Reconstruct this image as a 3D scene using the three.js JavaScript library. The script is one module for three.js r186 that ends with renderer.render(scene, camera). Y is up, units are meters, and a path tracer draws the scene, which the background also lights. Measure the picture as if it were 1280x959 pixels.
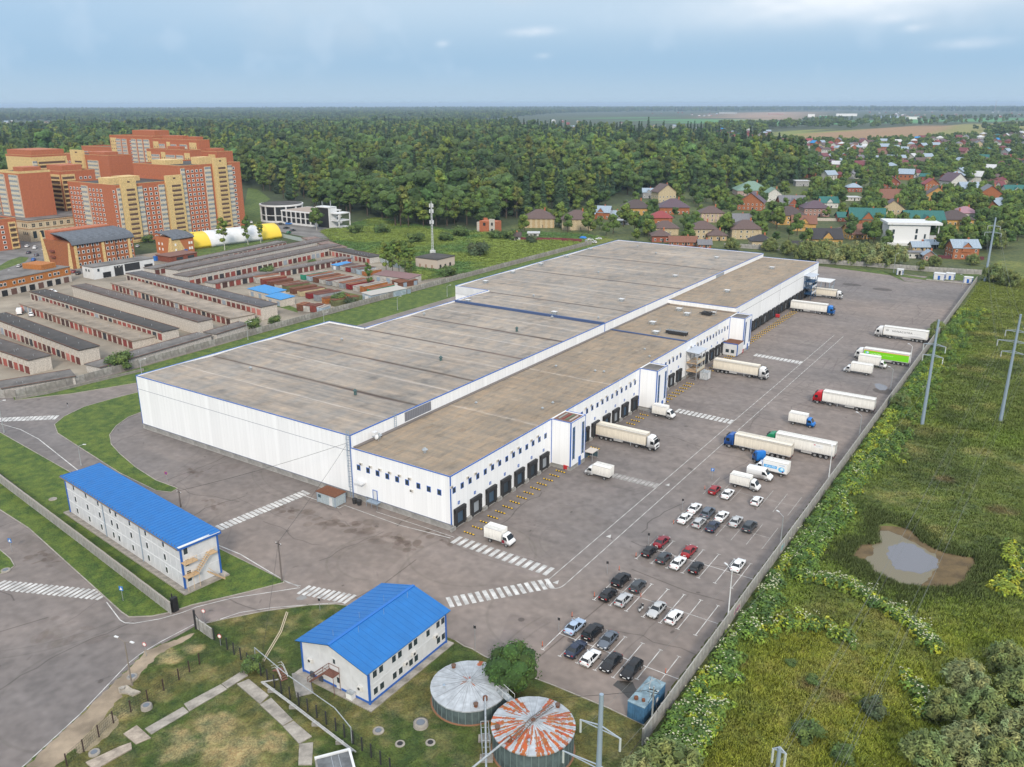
import*as THREE from 'three';
import{mergeGeometries,mergeVertices}from 'three/addons/utils/BufferGeometryUtils.js';
// ---------- camera, sky, sun, exposure ----------
const EYE=80,F=1055.18,PITCH=-.31983,YAW=.58903,ROLL=-.00187;
const scene=new THREE.Scene();
const camera=new THREE.PerspectiveCamera(48.88,1024 / 767,.5,60000);
camera.position.set(0,EYE,0);
camera.rotation.order='YXZ';
camera.rotation.set(PITCH,YAW,ROLL);
camera.updateMatrixWorld(true);
scene.add(camera);
const renderer=new THREE.WebGLRenderer({antialias:true});
renderer.setSize(1024,767);
renderer.toneMapping=THREE.LinearToneMapping;
renderer.toneMappingExposure=2.0;
renderer.shadowMap.enabled=true;
const SUN=new THREE.Vector3(.54,.52,.66).normalize();
const sun=new THREE.DirectionalLight(0xfff3e2,1.5);
sun.position.copy(SUN).multiplyScalar(600).add(new THREE.Vector3(-120,0,-220));
sun.target.position.set(-120,0,-220);
sun.castShadow=true;
sun.shadow.radius=20;
sun.shadow.mapSize.set(4096,4096);
Object.assign(sun.shadow.camera,{left:-420,right:420,top:420,bottom:-420,near:1,far:1600});
scene.add(sun,sun.target);
// ---------- seeded noise ----------
function rng(a){return()=>{a=(a+0x6d2b79f5)|0;let t=Math.imul(a ^(a>>>15),1|a);t=(t+Math.imul(t ^(t>>>7),61|t))^ t;return((t ^(t>>>14))>>>0)/ 4294967296;};}
const R0=rng(11);
const LAT=new Float32Array(65536);for(let i=0;i<65536;i++)LAT[i]=R0();
function vn(x,y,p=256){
let xi=Math.floor(x),yi=Math.floor(y);const fx=x - xi,fy=y - yi;
const sx=fx*fx*(3 - 2*fx),sy=fy*fy*(3 - 2*fy);
const x0=((xi%p)+p)%p,x1=(x0+1)%p,y0=(((yi%p)+p)%p)*256,y1=((((yi+1)%p)+p)%p)*256;
const a=LAT[(y0+x0)&65535],b=LAT[(y0+x1)&65535],c=LAT[(y1+x0)&65535],d=LAT[(y1+x1)&65535];
return(a+(b - a)*sx)*(1 - sy)+(c+(d - c)*sx)*sy;
}
function fbm(x,y,o=4,p=256){let s=0,a=.5,n=0;for(let i=0;i<o;i++){s+=a*vn(x,y,p);n+=a;a*=.5;x*=2;y*=2;p=Math.min(256,p*2);x+=17*(p===256);}return s / n;}
const clamp=(x,a=0,b=1)=>Math.min(b,Math.max(a,x)),lerp=(a,b,t)=>a+(b - a)*t;
const smooth=(a,b,x)=>{const t=clamp((x - a)/(b - a));return t*t*(3 - 2*t);};
// ---------- sky: pale blue haze with a thin veil of cloud ----------
{
const W=2048,H=1024,d=new Float32Array(W*H*4);
const mix=(a,b,t)=>[lerp(a[0],b[0],t),lerp(a[1],b[1],t),lerp(a[2],b[2],t)];
for(let j=0;j<H;j++){
const el=((j+.5)/ H - .5)*180;
for(let i=0;i<W;i++){
const az=(i / W)*360;
let c;
if(el<0)c=mix([.235,.312,.385],[.16,.165,.14],smooth(0,-12,el));
else{
c=mix([.235,.312,.385],[.195,.290,.388],smooth(.2,2.6,el));c=mix(c,[.275,.355,.435],smooth(2.4,6.3,el));
c=mix(c,[.165,.275,.40],smooth(50,25,az)*smooth(1.5,5,el)*.45);
c=mix(c,[.52,.58,.66],smooth(7,40,el));
// streaky veil: stretched noise, denser away from the horizon
const u=az*.5,v=el*1.1;
const s=fbm(u*.32+3,v*.35+az*.02,5,57.6|0),veil=smooth(.42,.74,s)*smooth(1.2,7,el);
c=mix(c,[.31,.365,.425],veil*.5);
const s2=fbm(u*.9+40,v*.5+9,5),wisp=smooth(.55,.8,s2)*smooth(.5,3,el);
c=mix(c,[.33,.40,.48],wisp*.22);
// the bank of brighter cloud on the right of the view, and small puffs
const dx=(az - 77.5)/ 9,dy=(el - 5.9 - .5*dx)/ 1.0,bank=Math.exp(-dx*dx - dy*dy)*(.5+.8*fbm(u*1.4,v*2.2+5,4));
c=mix(c,[.45,.485,.525],clamp(bank*1.15));
for(const[pa,pe,w,h,k]of[[57.5,4.3,1.3,.2,.6],[51.8,3.6,.4,.14,.4],[78.8,4.7,1.4,.25,.5],[80,4.1,.7,.16,.45],[83,3.2,1.6,.22,.45],[58.2,2.9,.5,.12,.3]]){
const x=(az - pa)/ w,y=(el - pe - .06*x)/ h;c=mix(c,[.46,.49,.53],clamp(Math.exp(-x*x - y*y)*k*(.3+1.3*fbm(az*3,el*7,3))));
}
if(el>20){const up=smooth(20,50,el),cl=smooth(.35,.65,fbm(u*.2+7,v*.08,4));c=mix(c,[.86,.87,.89],up*cl*.8);}
}
const o=(j*W+i)*4;d[o]=c[0];d[o+1]=c[1];d[o+2]=c[2];d[o+3]=1;
}
}
const sky=new THREE.DataTexture(d,W,H,THREE.RGBAFormat,THREE.FloatType);
sky.mapping=THREE.EquirectangularReflectionMapping;sky.magFilter=THREE.LinearFilter;sky.wrapS=THREE.RepeatWrapping;sky.needsUpdate=true;
scene.background=sky;scene.environment=sky;scene.environmentIntensity=1;scene.backgroundIntensity=1;
}
scene.fog=new THREE.FogExp2(new THREE.Color().setRGB(.425,.555,.72),.00006);
// ---------- survey: from a place read off the photograph to metres on the site ----------
const ROT=new THREE.Matrix4().makeRotationFromEuler(camera.rotation);
function ray(px,py){return new THREE.Vector3(px - 640,479.5 - py,-F).applyMatrix4(ROT);}
function G(px,py,h=0){const d=ray(px,py),t=(h - EYE)/ d.y;return[d.x*t,d.z*t];}
const INV=ROT.clone().invert();
function proj(x,y,z){const v=new THREE.Vector3(x,y - EYE,z).applyMatrix4(INV);return v.z<0?[640 - F*v.x / v.z,479.5+F*v.y / v.z]:[1e6,1e6];}
function heightAt(x,z,py){let lo=-5,hi=120;for(let i=0;i<40;i++){const m=(lo+hi)/ 2;if(proj(x,m,z)[1]>py)lo=m;else hi=m;}return lo;}
const inPoly=(x,y,P)=>{let r=false;for(let i=0,j=P.length - 1;i<P.length;j=i++){const[a,b]=P[i],[c,d]=P[j];if((b>y)!==(d>y)&&x<(c - a)*(y - b)/(d - b)+a)r=!r;}return r;};
// ---------- naming ----------
const used={};
function numbered(n){const b=n.replace(/_\d{3}$/,'');const k=used[b]??-1;used[b]=k+1;return k<0?b:b+'_'+String(k+1).padStart(3,'0');}
function tag(o,label,category,group){o.userData.label=label;o.userData.category=category;if(group)o.userData.group=group;else delete o.userData.group;return o;}
function thing(name,label,category,[x,y,z]=[0,0,0],turn=0,group){
const o=new THREE.Group();o.name=numbered(name);scene.add(o);o.position.set(x,y,z);o.rotation.y=turn;
return tag(o,label,category,group);
}
function copy(src,label,[x,y,z],turn=0,group){const c=src.clone();c.name=numbered(src.name);scene.add(c);c.position.set(x,y,z);c.rotation.y=turn;c.userData={...src.userData};return tag(c,label,src.userData.category,group);}
function mesh(name,geo,mat,parent){const m=new THREE.Mesh(geo,mat);m.name=parent?name:numbered(name);m.castShadow=m.receiveShadow=true;(parent||scene).add(m);return m;}
function struct(name,geo,mat){const m=mesh(name,geo,mat);m.userData.kind='structure';return m;}
// ---------- geometry ----------
function metric(g){
const p=g.attributes.position,n=g.attributes.normal,uv=new Float32Array(p.count*2);
for(let i=0;i<p.count;i++){
const ax=Math.abs(n.getX(i)),ay=Math.abs(n.getY(i)),az=Math.abs(n.getZ(i));
if(ay>=ax&&ay>=az){uv[2*i]=p.getX(i);uv[2*i+1]=p.getZ(i);}else if(ax>az){uv[2*i]=p.getZ(i);uv[2*i+1]=p.getY(i);}else{uv[2*i]=p.getX(i);uv[2*i+1]=p.getY(i);}
}
g.setAttribute('uv',new THREE.BufferAttribute(uv,2));return g;
}
class MB{
constructor(){this.g=[];}
add(geo){const g=geo.index?geo.toNonIndexed():geo;for(const k of Object.keys(g.attributes))if(k !=='position'&&k !=='normal')g.deleteAttribute(k);this.g.push(g);return this;}
box(x0,x1,y0,y1,z0,z1){const g=new THREE.BoxGeometry(Math.abs(x1 - x0),Math.abs(y1 - y0),Math.abs(z1 - z0));g.translate((x0+x1)/ 2,(y0+y1)/ 2,(z0+z1)/ 2);return this.add(g);}
at(w,h,d,x,y,z,ry=0,rx=0,rz=0){const g=new THREE.BoxGeometry(w,h,d);if(rx)g.rotateX(rx);if(rz)g.rotateZ(rz);if(ry)g.rotateY(ry);g.translate(x,y,z);return this.add(g);}
cyl(x,y0,z,r0,r1,h,seg=10){const g=new THREE.CylinderGeometry(r1,r0,h,seg);g.translate(x,y0+h / 2,z);return this.add(g);}
cylZ(x,y,z,r,w,seg=14){const g=new THREE.CylinderGeometry(r,r,w,seg);g.rotateX(Math.PI / 2);g.translate(x,y,z);return this.add(g);}
bar(p,q,r,seg=5,r2=r){const a=new THREE.Vector3(...p),b=new THREE.Vector3(...q),d=b.clone().sub(a),L=d.length();const g=new THREE.CylinderGeometry(r2,r,L,seg);g.translate(0,L / 2,0);g.applyQuaternion(new THREE.Quaternion().setFromUnitVectors(new THREE.Vector3(0,1,0),d.normalize()));g.translate(...p);return this.add(g);}
quad(a,b,c,d){return this.faces([a,b,c,d]);}
faces(...polys){const v=[];for(const P of polys)for(let i=1;i<P.length - 1;i++)v.push(...P[0],...P[i],...P[i+1]);const g=new THREE.BufferGeometry();g.setAttribute('position',new THREE.Float32BufferAttribute(v,3));g.computeVertexNormals();return this.add(g);}
prism(pts,y0,y1){const s=new THREE.Shape(pts.map(([x,z])=>new THREE.Vector2(x,-z)));const g=new THREE.ExtrudeGeometry(s,{depth:y1 - y0,bevelEnabled:false});g.rotateX(-Math.PI / 2);g.translate(0,y0,0);return this.add(g);}
lathe(x,y,z,pts,seg=16){const g=new THREE.LatheGeometry(pts.map(([r,h])=>new THREE.Vector2(r,h)),seg);g.translate(x,y,z);return this.add(g);}
geo(){const g=this.g.length===1?this.g[0]:mergeGeometries(this.g);return metric(g);}
build(name,mat,parent){return mesh(name,this.geo(),mat,parent);}
}
const mb=()=>new MB();
function loft(sections,capped=true){
const n=sections[0].length,v=[],ix=[];
for(const s of sections)for(const p of s)v.push(...p);
for(let i=0;i<sections.length - 1;i++)for(let j=0;j<n;j++){const a=i*n+j,b=i*n+(j+1)%n;ix.push(a,b,a+n,b,b+n,a+n);}
if(capped){for(let j=1;j<n - 1;j++){ix.push(0,j+1,j);const o=(sections.length - 1)*n;ix.push(o,o+j,o+j+1);}}
const g=new THREE.BufferGeometry();g.setAttribute('position',new THREE.Float32BufferAttribute(v,3));g.setIndex(ix);g.computeVertexNormals();return g;
}
function area(name,pts,y,mat){
const g=new THREE.ShapeGeometry(new THREE.Shape(pts.map(([x,z])=>new THREE.Vector2(x,-z))));g.rotateX(-Math.PI / 2);g.translate(0,y,0);
return struct(name,metric(g),mat);
}
const P=(...pts)=>pts.map(([x,y])=>G(x,y));
// ---------- textures ----------
const srgb=(l)=>clamp(l<=.0031308?12.92*l:1.055*Math.pow(l,1 / 2.4)- .055);
function dataTex(w,h,fn,metresX=1,metresY=metresX,color=true){
const d=new Uint8Array(w*h*4);
for(let j=0;j<h;j++)for(let i=0;i<w;i++){const c=fn(i,j),o=(j*w+i)*4;d[o]=c[0];d[o+1]=c[1];d[o+2]=c[2];d[o+3]=255;}
const t=new THREE.DataTexture(d,w,h);t.wrapS=t.wrapT=THREE.RepeatWrapping;t.magFilter=THREE.LinearFilter;t.minFilter=THREE.LinearMipmapLinearFilter;t.generateMipmaps=true;
t.repeat.set(1 / metresX,1 / metresY);if(color)t.colorSpace=THREE.SRGBColorSpace;t.needsUpdate=true;return t;
}
function canvasTex(w,h,draw){const c=document.createElement('canvas');c.width=w;c.height=h;draw(c.getContext('2d'),w,h);const t=new THREE.CanvasTexture(c);t.colorSpace=THREE.SRGBColorSpace;t.anisotropy=4;return t;}
const std=(r,g,b,rough=.8,more={})=>{const m=new THREE.MeshStandardMaterial({roughness:rough,...more});m.color.setRGB(r,g,b);return m;};
// tileable mottling around white: multiplies a base colour
const mottle=(size,cells,amp,oct=5,grain=.04,seed=0)=>{const r=rng(77+seed);return dataTex(size,size,(i,j)=>{const n=fbm(i / size*cells+seed,j / size*cells,oct,cells),k=255*clamp(.86+(n - .5)*amp+(r()- .5)*grain*2,0,1);return[k,k,k];},1);};
function tiled(t,m){const c=t.clone();c.repeat.set(1 / m,1 / m);c.needsUpdate=true;return c;}
const TCLEAN=mottle(256,6,.10,4,.012,21),TMOT=mottle(512,8,.5),TFINE=mottle(512,32,.5,4,.08,3),TCOARSE=mottle(512,4,.45,6,.04,9);
const TGRASS=dataTex(1024,1024,(i,j)=>{const a=fbm(i / 1024*16,j / 1024*16,5,16),b=fbm(i / 1024*128+5,j / 1024*128,2,128);const k=.82+(a - .5)*.4+(b - .5)*.42;return[255*clamp(k+(a - .5)*.25),255*clamp(k),255*clamp(k*.92)];},24);
const TRIB=dataTex(64,4,(i)=>{const k=205+50*(Math.abs(i%16 - 8)<6?1:.2);return[k,k,k];},1,1,false);
const TPANEL=dataTex(1024,512,(i,j)=>{const p=Math.floor(i / 1024*20),t=vn(p*7.3,2.2),s=fbm(i / 1024*90,j / 512*2.5,3),v=smooth(.5,.75,fbm(i / 1024*40+9,j / 512*1.2+4,3))*smooth(.3,1,j / 512),e=Math.abs(i / 1024*20 - Math.round(i / 1024*20))<.035?.965:1,k=255*clamp((.955+(t - .5)*.045+(s - .5)*.02 - v*.03)*e);return[k,k,k];},23.8,14.4);
const M={
white:std(.86,.87,.88,.55,{map:tiled(TCLEAN,9)}),panel:std(.90,.91,.92,.5,{map:TPANEL,bumpMap:tiled(TRIB,1),bumpScale:.025}),
blue:std(.018,.105,.40,.45),blueRoof:std(.007,.185,.56,.5,{map:tiled(TCLEAN,8),bumpMap:tiled(TRIB,1),bumpScale:.03}),
plinth:std(.42,.41,.39,.85,{map:tiled(TCOARSE,5)}),concrete:std(.36,.345,.32,.88,{map:tiled(TCOARSE,4)}),concreteDark:std(.33,.31,.285,.9,{map:tiled(TCOARSE,4)}),
slab:std(.40,.365,.32,.9,{map:tiled(TCOARSE,3)}),stairBlue:std(.02,.075,.17,.6),black:std(.012,.012,.013,.6),rubber:std(.022,.022,.023,.85),dark:std(.024,.024,.026,.75),
glass:std(.035,.05,.06,.08,{metalness:.1}),glassBlue:std(.06,.10,.12,.1),steel:std(.42,.44,.46,.45,{metalness:.5}),steelBlue:std(.27,.34,.42,.5,{metalness:.2}),
galv:std(.50,.54,.57,.5,{metalness:.25,map:tiled(TMOT,3)}),yellow:std(.75,.46,.02,.6),red:std(.42,.02,.025,.5),mark:std(.66,.65,.63,.8,{map:tiled(TCOARSE,3)}),markFaint:std(.42,.40,.38,.8,{map:tiled(TCOARSE,2)}),
brick:std(.53,.17,.078,.85,{map:tiled(TFINE,6)}),brickDark:std(.26,.075,.045,.85,{map:tiled(TFINE,6)}),ochre:std(.80,.58,.265,.85,{map:tiled(TFINE,7)}),cream:std(.72,.61,.42,.85,{map:tiled(TFINE,7)}),
loggia:std(.74,.68,.56,.7,{map:tiled(TFINE,5)}),roofDark:std(.075,.068,.064,.9,{map:tiled(TCOARSE,12)}),roofGrey:std(.20,.185,.175,.9,{map:tiled(TCOARSE,14)}),
silicate:std(.66,.60,.53,.88,{map:tiled(TFINE,4)}),silGrey:std(.60,.57,.53,.88,{map:tiled(TFINE,4)}),wood:std(.50,.34,.19,.8),trunk:std(.075,.055,.04,.9),birch:std(.5,.48,.44,.8),
rust:std(.20,.075,.035,.9,{map:tiled(TFINE,3)}),slate:std(.12,.135,.16,.6,{map:tiled(TMOT,6)}),
};
// ---------- the ground: one sheet to the horizon, coloured by what grows there ----------
const FIELD_POLYS=[
{p:[[1005,168],[1130,158],[1190,158.5],[1150,172],[1060,177],[1010,174]],c:[.40,.24,.13]},
{p:[[1130,159],[1290,151.5],[1300,163],[1180,172],[1060,176],[1000,170],[1050,163]],c:[.30,.28,.07]},
{p:[[958,163],[1010,163],[1040,171],[1000,176],[960,173]],c:[.27,.30,.05]},
{p:[[780,146.5],[960,151.5],[1290,147.5],[1290,150.5],[960,156.5],[900,154.5],[785,150]],c:[.10,.34,.10]},
{p:[[890,141.5],[1010,139.5],[1010,150],[960,150],[890,146]],c:[.45,.30,.24]},
];
const WILD_L=[[400,290],[470,272],[560,288],[640,290],[720,292],[768,299],[705,318],[640,332],[520,352],[500,330],[430,312]];
const FIELD_R0=-34.6;
const DIRT=[[1012,858,2.2],[1040,872,2.4],[920,830,2],[1030,690,1.6],[1105,560,2.4],[1250,640,3],[1180,600,2.5],[1085,505,3]].map(([a,b,R])=>[...G(a,b),R]);
function rightField(x,z){
const n=fbm(x*.045+9,z*.045,4),n2=fbm(x*.16+3,z*.16+8,3),n3=fbm(x*.02+40,z*.03+7,3);
let c=[.138,.180,.045];
const olive=smooth(-135,-108,z+(n - .5)*26+(x+34)*.55);
c=c.map((k,i)=>lerp(k,[.235,.255,.034][i],olive));
const dry=smooth(.52,.68,n2*.6+n*.4)*(.75 - olive*.3);c=c.map((k,i)=>lerp(k,[.26,.235,.10][i],dry));
const lush=smooth(.58,.74,n3)*.5;c=c.map((k,i)=>lerp(k,[.155,.235,.028][i],lush));
const dk=smooth(.52,.66,fbm(x*.06+80,z*.08+3,4))*.6*(1 - olive*.6);c=c.map((k,i)=>lerp(k,[.05,.078,.024][i],dk));
const nearFence=1 - smooth(2,9,x - FIELD_R0+(n - .5)*10);c=c.map((k,i)=>lerp(k,[.16,.225,.034][i],nearFence*.8));
const far=smooth(-300,-420,z);c=c.map((k,i)=>lerp(k,[.18,.215,.045][i],far*.7));
const m=(.8+.4*n2)*(.72+.56*fbm(x*.42+11,z*.42,3));const dd=DIRT.reduce((s,[a,b,R])=>Math.max(s,smooth(1.1,.5,Math.hypot(x - a,z - b)/ R+(n2 - .5)*1.6)),0);c=c.map((k,i)=>lerp(k,[.20,.15,.085][i],dd*.8));return c.map((k)=>k*m);
}
function groundColor(x,z){
const dist=Math.hypot(x,z);
if(x>FIELD_R0&&z<0&&dist<520)return rightField(x,z);
const n=fbm(x*.03,z*.03,4);
const[px,py]=proj(x,0,z);
if(dist>1500)for(const f of FIELD_POLYS)if(inPoly(px,py,f.p))return f.c.map((k)=>k*(.85+.3*n));
if(inPoly(px,py,WILD_L)){const t=smooth(.4,.6,n);return[lerp(.12,.19,t),lerp(.17,.22,t),.036];}
if(x<-36&&z>-100){const t=smooth(.45,.62,fbm(x*.12,z*.12,4));return[lerp(.12,.17,t),lerp(.155,.165,t),lerp(.03,.055,t)];}
{const t=.7+.6*n;return x>-330&&dist<1400?[.105*t,.135*t,.042]:[.055*t,.08*t,.026];};
}
const PC=G(1140,697),relief=(x,z)=>(x>FIELD_R0+1.5&&z>-460?.35*fbm(x*.11,z*.11+4,3)*smooth(FIELD_R0+1.5,FIELD_R0+6,x)*smooth(12,17,Math.hypot(x - PC[0],(z - PC[1])/ .9)):0);
const M_GROUND=std(1,1,1,.95,{map:TGRASS,vertexColors:true});
{
const ax=(a,b,s,far)=>{const r=[];for(let v=a;v<=b;v+=s)r.push(v);let k=s;while(r[0]>-far){k*=1.13;r.unshift(r[0]- k);}k=s;while(r[r.length - 1]<far){k*=1.13;r.push(r[r.length - 1]+k);}return r;};
const X=ax(-300,40,2.6,30000),Z=ax(-470,-30,2.6,30000),nx=X.length,nz=Z.length;
const pos=new Float32Array(nx*nz*3),col=new Float32Array(nx*nz*3),uv=new Float32Array(nx*nz*2),ix=[];
for(let j=0;j<nz;j++)for(let i=0;i<nx;i++){
const o=j*nx+i,c=groundColor(X[i],Z[j]);
pos.set([X[i],relief(X[i],Z[j]),Z[j]],3*o);col.set(c,3*o);uv.set([X[i],Z[j]],2*o);
if(i<nx - 1&&j<nz - 1)ix.push(o,o+nx,o+1,o+1,o+nx,o+nx+1);
}
const g=new THREE.BufferGeometry();g.setAttribute('position',new THREE.BufferAttribute(pos,3));g.setAttribute('color',new THREE.BufferAttribute(col,3));g.setAttribute('uv',new THREE.BufferAttribute(uv,2));g.setIndex(ix);g.computeVertexNormals();
struct('ground',g,M_GROUND);
}
// ---------- asphalt ----------
function asphaltTex(x0,x1,z0,z1,W,H,seed,marks){
const tone=dataTex(W,H,(i,j)=>{
const x=lerp(x0,x1,i / W),z=lerp(z0,z1,j / H);
const a=fbm(x*.022+seed,z*.022,5),b=fbm(x*.11+7,z*.11+seed,4),c=fbm(x*.9,z*.9+seed,2);
const s=fbm(x*.05+z*.008+30,z*.35 - x*.02,3);
const k=1+(a - .5)*.20+(b - .5)*.11+(c - .5)*.20+(s - .5)*.14,warm=(a - .5)*10;
return[(117+warm)*k,108.5*k,(104 - warm)*k];
},1);
const src=tone.image.data;
const t=canvasTex(W,H,(g)=>{
const im=g.createImageData(W,H);im.data.set(src);g.putImageData(im,0,0);
const sx=W /(x1 - x0),sz=H /(z1 - z0),r=rng(seed+5);
g.setTransform(sx,0,0,sz,-x0*sx,-z0*sz);
const rx=()=>lerp(x0,x1,r()),rz=()=>lerp(z0,z1,r());
for(let i=0;i<60;i++){g.fillStyle=r()<.5?`rgba(70,62,58,${0.05 + r() * 0.09})`:`rgba(165,152,144,${0.04 + r() * 0.07})`;g.save();g.translate(rx(),rz());g.rotate((r()<.7?0:r()*3));g.fillRect(-2 - r()*6,-1 - r()*3,4+r()*26,2+r()*8);g.restore();}
g.lineCap='round';
for(let i=0;i<110;i++){g.strokeStyle=`rgba(40,35,33,${0.2 + r() * 0.35})`;g.lineWidth=.1+r()*.1;g.beginPath();let x=rx(),z=rz();g.moveTo(x,z);const d=r()<.5?0:Math.PI / 2;for(let k=0;k<6+r()*10;k++){const q=d+(r()- .5)*.9;x+=Math.cos(q)*2.2;z+=Math.sin(q)*2.2;g.lineTo(x,z);}g.stroke();}
for(let i=0;i<80;i++){g.strokeStyle=`rgba(48,43,42,${0.05 + r() * 0.1})`;const rad=5+r()*22,x=rx(),z=rz(),a=r()*6.3,e=a+.5+r()*1.6;g.lineWidth=.28;for(const k of[0,2]){g.beginPath();g.arc(x,z,rad+k,a,e);g.stroke();}}
for(let i=0;i<260;i++){g.fillStyle=`rgba(38,32,30,${0.1 + r() * 0.3})`;g.beginPath();g.ellipse(rx(),rz(),.15+r()*r()*1.1,.12+r()*r()*.6,r()*3,0,7);g.fill();}
marks&&marks(g,r);
});
t.flipY=false;
return t;
}
function asphalt(name,pts,y,rect,W,H,seed,marks){
const[x0,x1,z0,z1]=rect;
const g=new THREE.ShapeGeometry(new THREE.Shape(pts.map(([x,z])=>new THREE.Vector2(x,-z))));g.rotateX(-Math.PI / 2);g.translate(0,y,0);
const p=g.attributes.position,uv=new Float32Array(p.count*2);for(let i=0;i<p.count;i++){uv[2*i]=(p.getX(i)- x0)/(x1 - x0);uv[2*i+1]=(p.getZ(i)- z0)/(z1 - z0);}g.setAttribute('uv',new THREE.BufferAttribute(uv,2));
return struct(name,g,std(1,1,1,.86,{map:asphaltTex(x0,x1,z0,z1,W,H,seed,marks),bumpMap:tiled(TFINE,2),bumpScale:.01}));
}
asphalt('asphalt_yard',[[-36.6,-60],[-36.6,-190],[-300,-190],[-300,-90],[-270,-15],[-60,-15]],.03,[-300,-36,-190,-15],2048,1358,3,(g,r)=>{
const dirt=(px,py,w,h,a)=>{const[x,z]=G(px,py);for(let i=0;i<14;i++){g.fillStyle=`rgba(60,46,36,${a * (0.3 + 0.5 * r())})`;g.beginPath();g.ellipse(x+(r()- .5)*w,z+(r()- .5)*h,w*.12*(.4+r()),h*.2*(.4+r()),r()*3,0,7);g.fill();}};
dirt(440,655,10,5,.4);dirt(500,678,9,4,.4);dirt(550,672,8,3,.4);dirt(470,670,14,4,.25);dirt(390,650,10,5,.25);dirt(360,640,6,4,.3);dirt(600,640,10,6,.2);dirt(245,590,5,3,.3);dirt(265,630,6,3,.3);dirt(80,790,14,6,.15);dirt(55,700,8,3,.4);dirt(820,700,8,5,.2);
for(const[px,py,rad]of[[470,700,9],[470,700,7],[330,660,12],[610,720,16],[590,690,12],[120,860,13],[700,770,12]]){const[x,z]=G(px,py);g.strokeStyle='rgba(52,46,44,0.10)';g.lineWidth=.5;g.beginPath();g.arc(x,z,rad,r()*3,3+r()*3);g.stroke();}
g.strokeStyle='rgba(40,34,30,0.45)';g.lineWidth=.18;for(const L of[[[790,712],[860,740],[905,752]],[[0,790],[60,772]],[[520,700],[480,730],[440,750]],[[640,850],[700,800],[790,725]],[[210,600],[270,577],[300,560]]]){g.beginPath();L.forEach((q,i)=>g[i?'lineTo':'moveTo'](...G(...q)));g.stroke();}
});
asphalt('asphalt_yard',[[-36.6,-190],[-36.6,-449.5],[-228,-449.5],[-228,-190]],.03,[-230,-36,-450,-190],1528,2048,8,(g,r)=>{
for(const[px,py,w]of[[1103,362,3],[1065,356,3],[1000,380,2],[1110,490,3]]){const[x,z]=G(px,py);g.fillStyle='rgba(30,25,22,0.4)';g.beginPath();g.ellipse(x,z,w*1.4,w,0,0,7);g.fill();}
for(let i=0;i<26;i++){const x=lerp(-90,-40,r()),z=lerp(-440,-200,r());g.strokeStyle=`rgba(60,52,50,${0.1 + 0.15 * r()})`;g.lineWidth=.35;for(const k of[0,2.1]){g.beginPath();g.moveTo(x+k,z);g.lineTo(x+k+(r()- .5)*5,z - 10 - r()*25);g.stroke();}}
});
const PUDDLE=std(.035,.03,.025,.3);
// standing water on the asphalt
function puddle(name,px,y,seed,m=PUDDLE){const r=rng(seed);return area(name,P(...px),y,m);}
puddle('puddle',[[766,857],[772,851],[783,852],[791,853],[794,860],[800,868],[802,873],[795,874],[785,873],[780,868],[774,862]],.04,1);
puddle('puddle',[[1093,480],[1099,479.5],[1107,482],[1110,485],[1107,488],[1100,488],[1095,485]],.04,2,std(.16,.15,.16,.08));
puddle('puddle',[[370,748],[376,744.5],[382,744],[384,748],[378,750.5],[371,750.5]],.04,3,std(.22,.21,.20,.25));
// ---------- lawns, raised behind kerbs ----------
const M_LAWN=std(.105,.165,.026,.95,{map:TGRASS}),M_LAWN2=std(.12,.14,.034,.95,{map:TGRASS});
const M_SOIL=std(.36,.295,.19,.95,{map:tiled(TCOARSE,7)}),M_SAND=std(.36,.285,.205,.95,{map:tiled(TCOARSE,8)});
function pad(name,pts,y,m){const g=new THREE.ExtrudeGeometry(new THREE.Shape(pts.map(([x,z])=>new THREE.Vector2(x,-z))),{depth:y,bevelEnabled:false});g.rotateX(-Math.PI / 2);return struct(name,metric(g.toNonIndexed()),m);}
const LAWNS={
island:P([68,531],[80,521],[105,509],[140,499],[176,490],[178,515],[160,522],[145,533],[137,544],[139,556],[150,568],[170,585],[195,601],[222,611],[214,616],[195,614],[150,592],[100,560],[72,542]),
strip:[[-247,-111],[-242,-126],[-243.5,-200],[-243,-330],[-240.5,-449],[-222,-449],[-222,-205],[-228.5,-140],[-236,-122],[-244,-110]],
block:P([-60,505],[0,541],[88,591],[150,632],[275,687],[354,726],[355,729],[300,743],[240,757],[222,763],[217,759],[0,592],[-80,530]),
verge:P([-70,545],[0,604],[213,766],[190,771],[161,772],[152,766],[36,661],[0,638],[-90,590]),
corner:P([-30,680],[0,688],[13,699],[18,708],[8,716],[-30,725]),
};
for(const k of['island','strip','block','verge','corner'])pad('lawn',LAWNS[k],.13,M_LAWN);
const TREATMENT=[...P([246,783],[275,776],[330,765],[385,757.5],[420,756]),[-86,-88.8],[-70.2,-89],[-68.2,-88.6],...P([590,812],[605,821],[640,838],[690,857],[760,886],[806,908]),[-36.7,-86.3],[-36.5,-45],[-60,-20],[-104,-20],...P([28,962],[100,896],[166,832],[180,816],[213,801])];
pad('lawn',TREATMENT,.10,M_LAWN2);
pad('far_lawn',P([1029,333],[1075,337],[1100,338.5],[1121,343],[1131,352],[1152,353.5],[1156,348],[1164,344],[1225,343],[1219,351],[1160,350.5]),.13,M_LAWN);
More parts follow.
